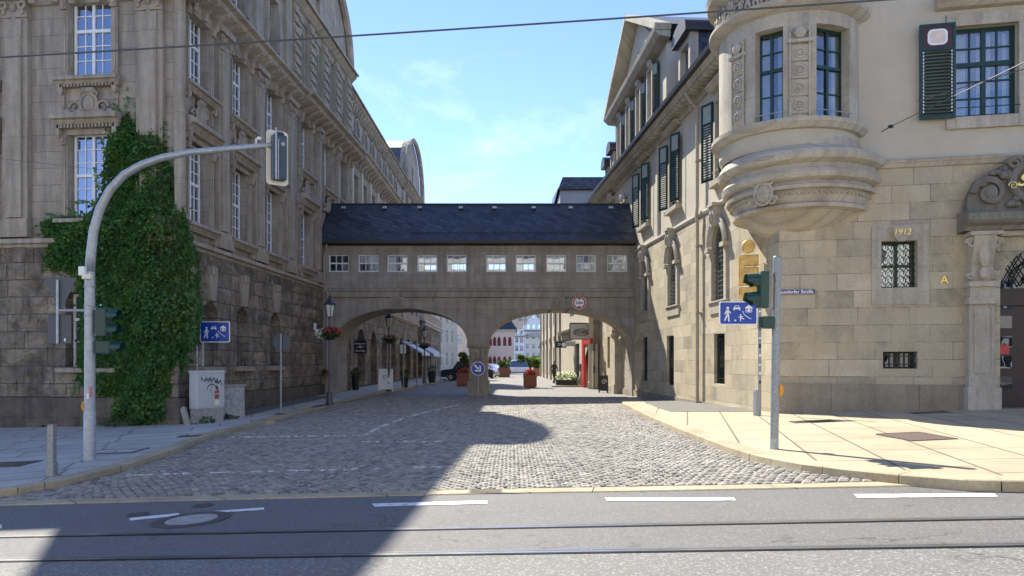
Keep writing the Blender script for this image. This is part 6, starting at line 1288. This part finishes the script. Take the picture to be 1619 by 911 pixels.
# A-boards, planters at the shops
def aboard(name,lab,px,py,h,w_,mt,rot=0,k=.12):
    X,Y=G(px,py,k); t=thing(name,lab,'sign board',(X,Y,gz(X,Y)+k),rot); 
    for s in (-1,1): link('board',MB().box(-w_/2,w_/2,-.012,.012,.12,h).box(-w_/2,-w_/2+.04,-.015,.015,0,.12).box(w_/2-.04,w_/2,-.015,.015,0,.12),t,(0,s*.16,0),(R(-9*s*-1),0,0),mt)
    sc3=MB(); scroll(sc3,0,-.21,h*.62,.14,1,.015); link('printed_scroll',sc3,t,mat=GALD if mt==SWH else SWH); return t
aboard('sandwich_board','white A-board with a grey scroll on the left pavement behind the lamp',610,619,1.2,.75,SWH)
aboard('sandwich_board','small dark A-board leaning at the foot of the shop corner column',954,621,.95,.5,BLK,0,0)
POTG=plain('dark_blue_pot',(.012,.02,.03),.35)
def pot(lab,px,py,h,plantc=LEAFG,r=.24):
    X,Y=G(px,py,.12); t=thing('potted_plant',lab,'potted plant',(X,Y,gz(X,Y)+.12)); link('pot',MB().lathe([(r*.7,0),(r,h),(r*1.05,h+.03),(r*.9,h+.03),(r*.85,h-.03)],14),t,mat=POTG); link('foliage',leafcloud((0,0,h+.2),(r*1.1,r*1.1,.3),160,.13,rng),t,mat=plantc)
pot('tall dark blue pot with a small shrub by the first arcade pier',562,617,.75); pot('dark pot with green plant near the middle of the left arcade',640,613,.6); pot('dark potted shrub under the awnings on the left',683,605,.8,r=.35)
# second houses on the right
t=block('cream_house','tall grey gabled house rising behind the roof of the bridge on the right',(7.4,58,0),0,7.0,14,ZP(301,58),GREYP,SLATE,[],('gable',1.0),False)
link('mansard',MB().prism([(-3.7,ZP(301,58)),(-3.3,ZP(281,58)),(3.5,ZP(281,58)),(3.5,ZP(301,58))],-.2,14),t,mat=SLATE)
FSc=thing('cream_house','cream house with pilasters and a long rainpipe farther down the right side','building',(3.6,72,0)); fr2=Fr(FSc,3.35,84,.6,-26.4); L2=26.4
fr2.put('wall',MB().wall(rect(0,L2,-.5,12.5),[rect(x-.6,x+.6,.4,3) for x in (4,9,14,19,24)]+[rect(x-.55,x+.55,z,z+1.9) for x in (4,9,14,19,24) for z in (5,8.5)],0,.3),CREAM)
for x in (4,9,14,19,24): 
    fr2.put('shop_window',MB().box(-.6,.6,.1,.14,0,2.6),GL,x,0,.4); 
    for z in (5,8.5): add_win(fr2,x,z,.12,win_meshes('fr2',1.1,1.9,.35,2,1,1,1,.08,WHITE,GL))
for x in (1.5,6.5,11.5,16.5,21.5,25.9): fr2.put('pilaster',MB().box(-.25,.25,-.15,0,-.5,11.5).box(-.35,.35,-.25,0,3.5,3.9),R_TR,x)
fr2.put('downpipe',MB().tube([(22.6,-.12,12),(22.6,-.12,.2)],.09,8),PIPE); fr2.put('eaves',MB().box(0,L2,-.6,.1,12.2,12.5),R_TR); fr2.put('inner_body',MB().box(0,L2,.35,8,-.5,12.4),CREAM); fr2.put('roof',MB().prism([(-.5,12.5),(3.5,15.5),(8,12.5)],0,L2,'x'),SLATE)
# planter boxes with trees and flowers on the square
def planter(lab,px,py,w_,h,flow='red',tree=0,k=0):
    X,Y=G(px,py,k); t=thing('planter_box',lab,'planter',(X,Y,0)); W=w_/2; 
    link('box',MB().box(-W,W,-W,W,.06,h).box(-W+.08,W-.08,-W+.08,W-.08,0,.06),t,mat=TERRA,bevel=.02); link('rim',MB().box(-W-.03,W+.03,-W-.03,-W+.08,h-.1,h+.03).box(-W-.03,W+.03,W-.08,W+.03,h-.1,h+.03).box(-W-.03,-W+.08,-W+.08,W-.08,h-.1,h+.03).box(W-.08,W+.03,-W+.08,W-.08,h-.1,h+.03),t,mat=TERRA)
    link('flowers',leafcloud((0,0,h+.15),(W*.95,W*.95,.28),260,.13,rng),t,mat=FRED if flow=='red' else LEAFG); link('foliage',leafcloud((0,0,h+.05),(W*.95,W*.95,.25),200,.14,rng),t,mat=LEAFG)
    if tree:
        tt=thing('small_tree',lab.replace(lab,tree[0]),'tree',(X,Y,h-.1)); r=tree[1]; th_=tree[2]
        link('trunk',MB().tube([(0,0,0),(.04,0,th_*.5),(0,.02,th_)],[.06,.05,.03],8).tube([(.02,0,th_*.55),(-.3*r,.1,th_+.2)],[.035,.015],6).tube([(.02,0,th_*.6),(.35*r,-.1,th_+.25)],[.035,.015],6),tt,mat=plain('bark',(.09,.065,.045),.9) if 'bark' not in MATS else MATS['bark'])
        cl=MB()
        for q in range(13):
            a=rng.uniform(0,2*PI); c=(math.cos(a)*r*.8*rng.random()**.5,math.sin(a)*r*.7*rng.random()**.5,th_+.25*r+rng.uniform(-.45,.5)*r*tree[3]); m=leafcloud(c,(r*rng.uniform(.25,.45),r*.4,r*rng.uniform(.18,.34)),130,.15,rng); cl.add(m.v,m.f)
        link('crown',cl,tt,mat=TREEL)
planter('reddish square planter with pale pink flowers in the sunlit middle of the square',838,613,.85,.78,'red',('round bright green tree growing from the sunlit middle planter',.82,.92,.55))
planter('reddish square planter with red flowers just left of the bridge pier',737,610,1.25,.85,'red',('slim sapling with a small crown above the red flowers left of the pier',.6,1.05,.9))
planter('reddish planter with a yellow green tree near the parked cars',797,596.5,1.3,1.0,'g',('small yellow green tree near the row of parked cars',.62,.5,1.0))
planter('reddish planter half hidden behind the middle tree',850,594.5,1.0,.9,'g',('low green shrub behind the middle planter tree',.6,.3,.9))
planter('farthest reddish planter in front of the town houses',861,591.5,.9,.9,'g')
t=thing('flower_trough','dark flower trough with white blossoms beside the walking person','planter',(XP(895,49),49,0)); link('trough',MB().box(-.7,.7,-.3,.3,0,.45),t,mat=BLK,bevel=.02); link('foliage',leafcloud((0,0,.6),(.8,.4,.4),240,.16,rng),t,mat=LEAFG); link('blossoms',leafcloud((0,-.05,.7),(.75,.4,.38),260,.13,rng),t,mat=FWHI)
t=thing('low_platform','low pale edging stone around the flower trough on the right','edging',(XP(896,48),48,0)); link('slab',MB().box(-1,1,-.4,1.2,0,.09),t,mat=CONC,bevel=.01); link('front_lip',MB().box(-1.02,1.02,-.44,-.4,0,.1),t,mat=KERB)
# cars
TYRE=plain('tyre_rubber',(.015,.015,.016),.8); RIM=plain('alloy_rim',(.5,.5,.52),.3,.8); CGL=glass('car_glass',(.01,.012,.015),.12); HL=plain('headlight_lens',(.6,.62,.65),.15); TL=plain('tail_lens',(.3,.01,.01),.2)
def car(name,lab,X,Y,rot,body,L_=4.6,W_=1.85,H_=1.45,kind='car',grp=None):
    t=thing(name,lab,'car' if kind!='van' else 'van',(X,Y,0),rot,grp)
    h=L_/2
    if kind=='suv': pr=[(-h,.35),(-h,.85),(-h+.15,1.0),(-h+.5,1.08),(-h+.75,H_-.08),(-h+1.1,H_),(.3,H_),(.75,H_-.1),(1.25,1.08),(h-.25,.98),(h,.8),(h,.35)]
    elif kind=='van': pr=[(-h,.3),(-h,H_-.2),(-h+.15,H_-.05),(-h+.4,H_),(.7,H_),(1.1,H_-.12),(1.65,1.15),(h-.15,.95),(h,.75),(h,.3)]
    else: pr=[(-h,.35),(-h,.75),(-h+.1,.95),(-h+.5,1.0),(-h+1.0,H_-.06),(-h+1.5,H_),(.2,H_),(.6,H_-.06),(1.15,.98),(h-.3,.82),(h,.65),(h,.32)]
    arches=[]
    wb=L_*.29; P=[pr[0]]+pr[1:-1]+[pr[-1]]
    for cx_ in (wb,-wb): P+= [(cx_+.38*math.cos(a),.33+.38*math.sin(a)) for a in [PI*i/8 for i in range(9)] if True]
    mb=MB(); mb.prism(P,-W_/2,W_/2); mb.v=[(x,y*(1-.16*max(0,(z-.95))/max(.1,H_-.95)),z) for x,y,z in mb.v]
    o=link('body',mb,t,mat=body,bevel=.04)
    ins=[(x*.93 if abs(x)>h*.7 else x,z) for x,z in pr]
    top=[p for p in pr if p[1]>.95]; zs_=1.0; xs_a=min(p[0] for p in top)+.18; xs_b=max(p[0] for p in top if p[1]>1.04)-.05
    tx0=min(p[0] for p in pr if p[1]>=H_-.09); tx1=max(p[0] for p in pr if p[1]>=H_-.13)
    gz1=H_-.12
    for s in (-1,1):
        y0=s*(W_/2+.006); 
        g=MB().add([(xs_a+.1,y0,zs_),(xs_b-.1,y0,zs_),(tx1-.03,y0,gz1),(tx0+.08,y0,gz1)],[(0,1,2,3)]); g.add([(a,b*.97,c) for a,b,c in g.v],[(3,2,1,0)]); g.v=[(x,y*(1-.16*max(0,(z-.95))/max(.1,H_-.95)),z) for x,y,z in g.v]
        link('side_window',g,t,mat=CGL)
    xw=xs_b+.02; g=MB().add([(xw+.02,-W_*.42,zs_+.03),(xw+.02,W_*.42,zs_+.03),(tx1+.04,W_*.38,gz1+.02),(tx1+.04,-W_*.38,gz1+.02)],[(0,1,2,3)]); g.v=[(x+.02,y,z+.02) for x,y,z in g.v]; link('windscreen',g,t,mat=CGL)
    for sx in (-1,1):
        for sy in (-1,1):
            w_=link('wheel',MB().lathe([(.2,-.1),(.31,-.1),(.33,-.06),(.33,.06),(.31,.1),(.2,.1)],20).xf(Matrix.Rotation(R(90),4,'X')),t,(sx*wb,sy*(W_/2-.1),.33),mat=TYRE); link('rim',MB().lathe([(.02,-.105),(.2,-.105),(.2,.105),(.02,.105)],12).xf(Matrix.Rotation(R(90),4,'X')),w_,mat=RIM)
    for sy in (-1,1): link('headlight',MB().box(h-.12,h+.01,sy*W_*.36-.16,sy*W_*.36+.16,.62,.76),t,mat=HL,bevel=.02); link('tail_light',MB().box(-h-.01,-h+.08,sy*W_*.4-.1,sy*W_*.4+.1,.75,.95),t,mat=TL,bevel=.02)
    link('number_plate',MB().box(h+.0,h+.02,-.26,.26,.42,.53),t,mat=SWH); return t
def paint(n,c): 
    m=plain(n,c,.3,.2,var=.04); m.node_tree.nodes['Principled BSDF'].inputs['Coat Weight'].default_value=.8; return m
PN=paint('navy_car_paint',(.012,.016,.04)); PW=paint('white_car_paint',(.75,.76,.77)); PSi=paint('silver_car_paint',(.42,.44,.46)); PR=paint('dark_red_car_paint',(.2,.02,.03)); PK=paint('black_car_paint',(.015,.016,.018))
car('parked_suv','dark navy off-road car parked left of the pier behind the planter',-4.0,64.5,R(176),PN,4.8,1.95,1.85,'suv')
cg='cars parked in a row right of the bridge pier'
car('parked_car','silver car nearest the pier in the row of parked cars',-3.6,74,R(-35),PSi,4.4,grp=cg); car('parked_car','dark red car second from the pier in the parked row',-3.45,80,R(-35),PR,4.4,grp=cg); car('parked_car','pale silver car third in the parked row',-3.3,87,R(-30),PSi,4.5,grp=cg); car('parked_car','white estate car at the far end of the parked row',-2.9,95,R(-25),PW,4.7,grp=cg); car('parked_car','black car at the back of the parked row before the pink hall',-2.8,104,R(-5),PK,4.8,grp=cg)
car('parked_van','white van parked side-on before the town houses',.95,98,R(180),PW,4.9,1.95,1.95,'van'); car('parked_car','white car right of the white van, half hidden by the tree',4.0,112,R(200),PW,4.5); car('parked_car','silver car behind the middle planter tree',5.3,104,R(170),PSi,4.4); car('parked_van','silver van at the right side of the square behind the walking person',5.6,88,R(75),PSi,5.0,1.95,1.9,'van')
# motorcycle-like two wheelers are not legible; walking person
def person(X,Y,rot,h=1.74):
    t=thing('person','person in dark clothes and cap walking away with one heel lifted near the flower trough','person',(X,Y,0),rot); import bmesh
    s=h/1.75
    V=[((0,0,.95),.15),((0,0,1.12),.145),((0,-.02,1.32),.165),((0,-.02,1.45),.11),((0,-.03,1.54),.055),((.19,-.02,1.42),.06),((.26,.05,1.16),.045),((.24,-.08,.95),.035),((-.19,-.02,1.42),.06),((-.26,-.07,1.17),.045),((-.24,-.2,.98),.035),((.09,0,.9),.095),((.1,-.18,.5),.065),((.1,-.25,.09),.045),((.1,-.38,.04),.04),((-.09,0,.9),.095),((-.1,.08,.48),.065),((-.1,.36,.16),.042),((-.1,.30,.05),.038)]
    E_=[(0,1),(1,2),(2,3),(3,4),(3,5),(5,6),(6,7),(3,8),(8,9),(9,10),(0,11),(11,12),(12,13),(13,14),(0,15),(15,16),(16,17),(17,18)]
    me=bpy.data.meshes.new('person_body'); me.from_pydata([tuple(c*s for c in v) for v,_ in V],E_,[]); o=link('body',me,t)
    sk=o.modifiers.new('s','SKIN'); o.modifiers.new('u','SUBSURF').levels=2
    for i,(v,r) in enumerate(V): me.skin_vertices[0].data[i].radius=(r*s,r*s)
    me.skin_vertices[0].data[0].use_root=True; 
    me.materials.append(plain('dark_grey_clothes',(.06,.065,.07),.9))
    sk_=plain('skin',(.45,.27,.19),.6); hd=link('head',MB().ell((0,-.03,1.65*s),(.085,.1,.125),14,10).ell((0,-.135,1.64*s),(.015,.025,.02),6,4).ell((.087,-.03,1.64*s),(.015,.025,.035),6,4).ell((-.087,-.03,1.64*s),(.015,.025,.035),6,4),t,mat=sk_,smooth=True)
    link('cap',MB().ell((0,-.02,1.72*s),(.098,.11,.075),14,8).ell((0,-.13,1.70*s),(.07,.08,.014),10,5),hd,mat=BLK,smooth=True)
    for sx,y in ((.24,-.1),(-.24,-.22)):
        hm=MB().ell((sx,y,.9),(.03,.045,.055))
        for k in range(4): hm.tube([(sx,y-.03+.02*k,.87),(sx,y-.035+.022*k,.83),(sx*.97,y-.03+.022*k,.795+.006*abs(k-1.5))],[.011,.010,.008],5)
        hm.tube([(sx,y-.03,.9),(sx*.93,y-.07,.86),(sx*.92,y-.075,.835)],[.012,.011,.009],5); link('hand',hm,t,mat=sk_,smooth=True)
    return t
person(XP(876,54.5),54.5,R(150))
# lamp on the right side, seen dark near the yellow sign; building opposite, behind the camera, whose sunlit front lights the shaded fronts
OPP=plaster('opposite_plaster',(.80,.72,.58),(.70,.63,.5))
for i,(xa,xb,hh) in enumerate(((-34,-13,12),(-12.5,6,14),(6.5,30,11.5))):
    t=thing('opposite_house',['cream house across the tram street, left of three','tall cream house straight across the tram street','low cream house across the tram street, on the right'][i],'building',((xa+xb)/2,-12,0)); W=(xb-xa)/2
    n=int(W*2/3); xs_=[-W+1.6+k*(2*W-3.2)/(n-1) for k in range(n)]
    link('wall',MB().wall(rect(-W,W,-2,hh),[rect(x-.6,x+.6,z,z+1.9) for x in xs_ for z in (1.2,4.6,7.8)],0,.3),t,rot=PI,mat=OPP); link('inner_body',MB().box(-W,W,-9,-.4,-2,hh),t,mat=DARK)
    link('roof',MB().prism([(.5,hh),(-4,hh+4.5),(-9,hh)],-W,W,'x'),t,mat=SLATE2)
    for x in xs_:
        for z in (1.2,4.6,7.8): o=link('window',win_meshes('opw',1.2,1.9,.35,2,1,1,1,.08,WHITE,GLD)[0],t,(x,-.15,z),PI); link('pane',win_meshes('opw',1.2,1.9)[1],o)
# ============================================================= ivy on the corner of the office block
IV=[(185,186),(192,172),(198,190),(203,168),(212,196),(217,178),(224,205),(232,182),(238,206),(248,185),(254,206),(262,230),(268,258),(281,292),(286,330),(300,372),(312,400),(316,432),(313,452),(317,480),(316,520),(312,545),(300,560),(305,572),(292,585),(276,600),(268,630),(272,668),(240,676),(190,679),(175,660),(180,632),(140,615),(124,600),(126,560),(133,520),(128,470),(118,440),(100,436),(70,430),(68,405),(76,385),(66,350),(100,340),(135,342),(150,330),(163,300),(168,250),(175,215)]
def seg_d(px,py):
    best=1e9
    for (ax,ay),(bx_,by) in zip(IV,IV[1:]+IV[:1]):
        dx,dy=bx_-ax,by-ay; t=max(0,min(1,((px-ax)*dx+(py-ay)*dy)/(dx*dx+dy*dy))); best=min(best,math.hypot(px-ax-t*dx,py-ay-t*dy))
    return best
def ivy():
    rng=random.Random(21); vs=[];fs=[]; n=0; tries=0
    tdir=Vector((1,-.11,0)).normalized(); nF=Vector((-tdir.y*-1,0,0)); nF=Vector((-.11,-1,0)).normalized(); nS=Vector((1,-.049,0)).normalized(); sdir=Vector((.049,1,0)).normalized()
    ph=[rng.uniform(0,6) for _ in range(8)]
    while n<34000 and tries<200000:
        tries+=1; px=rng.uniform(64,320); py=rng.uniform(165,682)
        if not inside(px,py,IV): 
            if rng.random()>.02 or seg_d(px,py)>7: continue
        e=seg_d(px,py)
        if e<8 and rng.random()>(.35+e/12): continue
        u=(px-CXP)/F; v=(HYP-py)/F
        bulge=min(1,e/34)**.7*(.34+.12*math.sin(px*.05+ph[0])+.12*math.sin(py*.045+ph[1])+.07*math.sin(px*.11+py*.09+ph[2])); 
        cornerx=283
        if px<cornerx: # front plane
            t=(-9.9-21.1*u)/(1+.11*u); d=21.1+.11*t; P=Vector((u*d,d,EYE+v*d)); nn=nF; out=bulge*rng.random()**.35+.02
            if px>cornerx-40: nn=(nF*(cornerx-px)+nS*(40-(cornerx-px))).normalized()
        else:
            d=10.93/(.049-u); P=Vector((u*d,d,EYE+v*d)); nn=nS; out=bulge*.8*rng.random()**.35+.02
        P=P+nn*out
        # move back along view ray correction is negligible; keep leaf above ground
        if P.z<gz(P.x,P.y)+.14: continue
        if P.z>ZB-.1 and False: pass
        s=rng.uniform(.075,.15); tilt=rng.uniform(.25,.95); up=(Vector((0,0,1))*-tilt+nn*(1-tilt*.4)+Vector((rng.gauss(0,.3),rng.gauss(0,.3),rng.gauss(0,.2)))).normalized()
        side=up.cross(nn+Vector((rng.gauss(0,.5),rng.gauss(0,.5),rng.gauss(0,.5)))).normalized(); q=side.cross(up).normalized()*s*.12
        o=len(vs); vs+=[P,P+up*s*.45+side*s*.42+q,P+up*s,P+up*s*.45-side*s*.42+q]; fs+=[(o,o+1,o+2),(o,o+2,o+3)]; n+=1
    # thin runners with sparse leaves above and beside the mass
    for (xa,ya,xb,yb) in ((186,215,181,150),(200,200,203,138),(214,215,218,155),(226,220,224,160),(236,215,240,150),(248,215,252,160),(256,230,262,188),(100,345,75,335),(130,345,108,328),(160,300,150,262),(168,250,160,215),(180,200,172,172),(150,320,118,318),(268,262,276,236),(300,570,310,600),(290,590,300,622),(130,600,112,628),(305,395,322,378)):
        for k in range(46):
            f=rng.random()**1.2; px=xa+(xb-xa)*f+rng.gauss(0,2.6*(1-f)+.8); py=ya+(yb-ya)*f+rng.gauss(0,1.5); u=(px-CXP)/F; v=(HYP-py)/F
            if px<283: t=(-9.9-21.1*u)/(1+.11*u); d=21.1+.11*t-.08; nn=nF
            else: d=10.93/(.049-u); nn=nS
            P=Vector((u*d,d,EYE+v*d))+nn*rng.uniform(.01,.08); s=rng.uniform(.05,.10); up=Vector((rng.gauss(0,.5),rng.gauss(0,.2),-1)).normalized(); side=up.cross(nn).normalized()
            o=len(vs); vs+=[P,P+up*s*.45+side*s*.42,P+up*s,P+up*s*.45-side*s*.42]; fs+=[(o,o+1,o+2),(o,o+2,o+3)]
    me=bpy.data.meshes.new('foliage'); me.from_pydata(vs,[],fs); return me
IVL=m_leaf('ivy_leaves',(.035,.11,.03),(.10,.22,.06),.5,.25)
# tint clumps
t_=IVL.node_tree; b_=t_.nodes['Principled BSDF']; src=b_.inputs['Base Color'].links[0].from_socket; nz_=noise(t_,objvec(t_),1.6,4,.7); nz2=noise(t_,objvec(t_,loc=(5,3,1)),3.5,3,.6)
c1_=mixc(t_,ramp(t_,nz_,.45,.68),src,mixc(t_,1.0,src,(1.9,1.35,1.0),'MULTIPLY')); c2_=mixc(t_,ramp(t_,nz2,.55,.7),c1_,mixc(t_,1.0,c1_,(.6,.7,.95),'MULTIPLY')); t_.links.new(c2_,b_.inputs['Base Color'])

t=thing('ivy','large dark green ivy climbing the corner of the office block','climbing plant',(-10.4,21,-.1))
o=link('foliage',ivy(),t,(10.4,-21,.1),mat=IVL)
st=MB(); rng=random.Random(4)
for x0_,x1_,y1_ in ((215,218,190),(235,200,330),(250,250,205),(200,195,420),(262,300,430),(225,110,400)):
    P=[]
    for k in range(9):
        f=k/8; px=x0_+(x1_-x0_)*f+rng.uniform(-5,5)*(k>0); py=674+(y1_-674)*f; u=(px-CXP)/F; tt_=(-9.9-21.1*u)/(1+.11*u); d=21.1+.11*tt_-.06; P.append((u*d,d,max(gz(u*d,d)+.1,EYE+(HYP-py)/F*d)))
    st.tube(P,[.05*(1-.7*k/8) for k in range(9)],6)
link('stems',st,t,(10.4,-21,.1),mat=MATS['bark'])
# runners: thin shoots at the top
# low weeds along the walls
wd=MB(); rng=random.Random(6)
def weed(x,y,r,h,n,lab):
    t=link('weed_tuft',leafcloud((0,0,h*.5),(r,r*.6,h),n,.09,random.Random(int(x*10))),None,(x,y,gz(x,y)+.14),mat=LEAFG); tag(t,lab,'weed')
weed(-9.0,21.05,.3,.12,70,'tuft of weeds at the foot of the graffiti cabinet'); weed(-8.75,22.3,.28,.07,50,'low weeds between the two utility cabinets'); weed(-11.4,21.0,.7,.18,260,'weeds spreading on the pavement at the foot of the ivy'); weed(-13.9,21.4,.2,.08,30,'small weed at the plinth left of the curved mast')
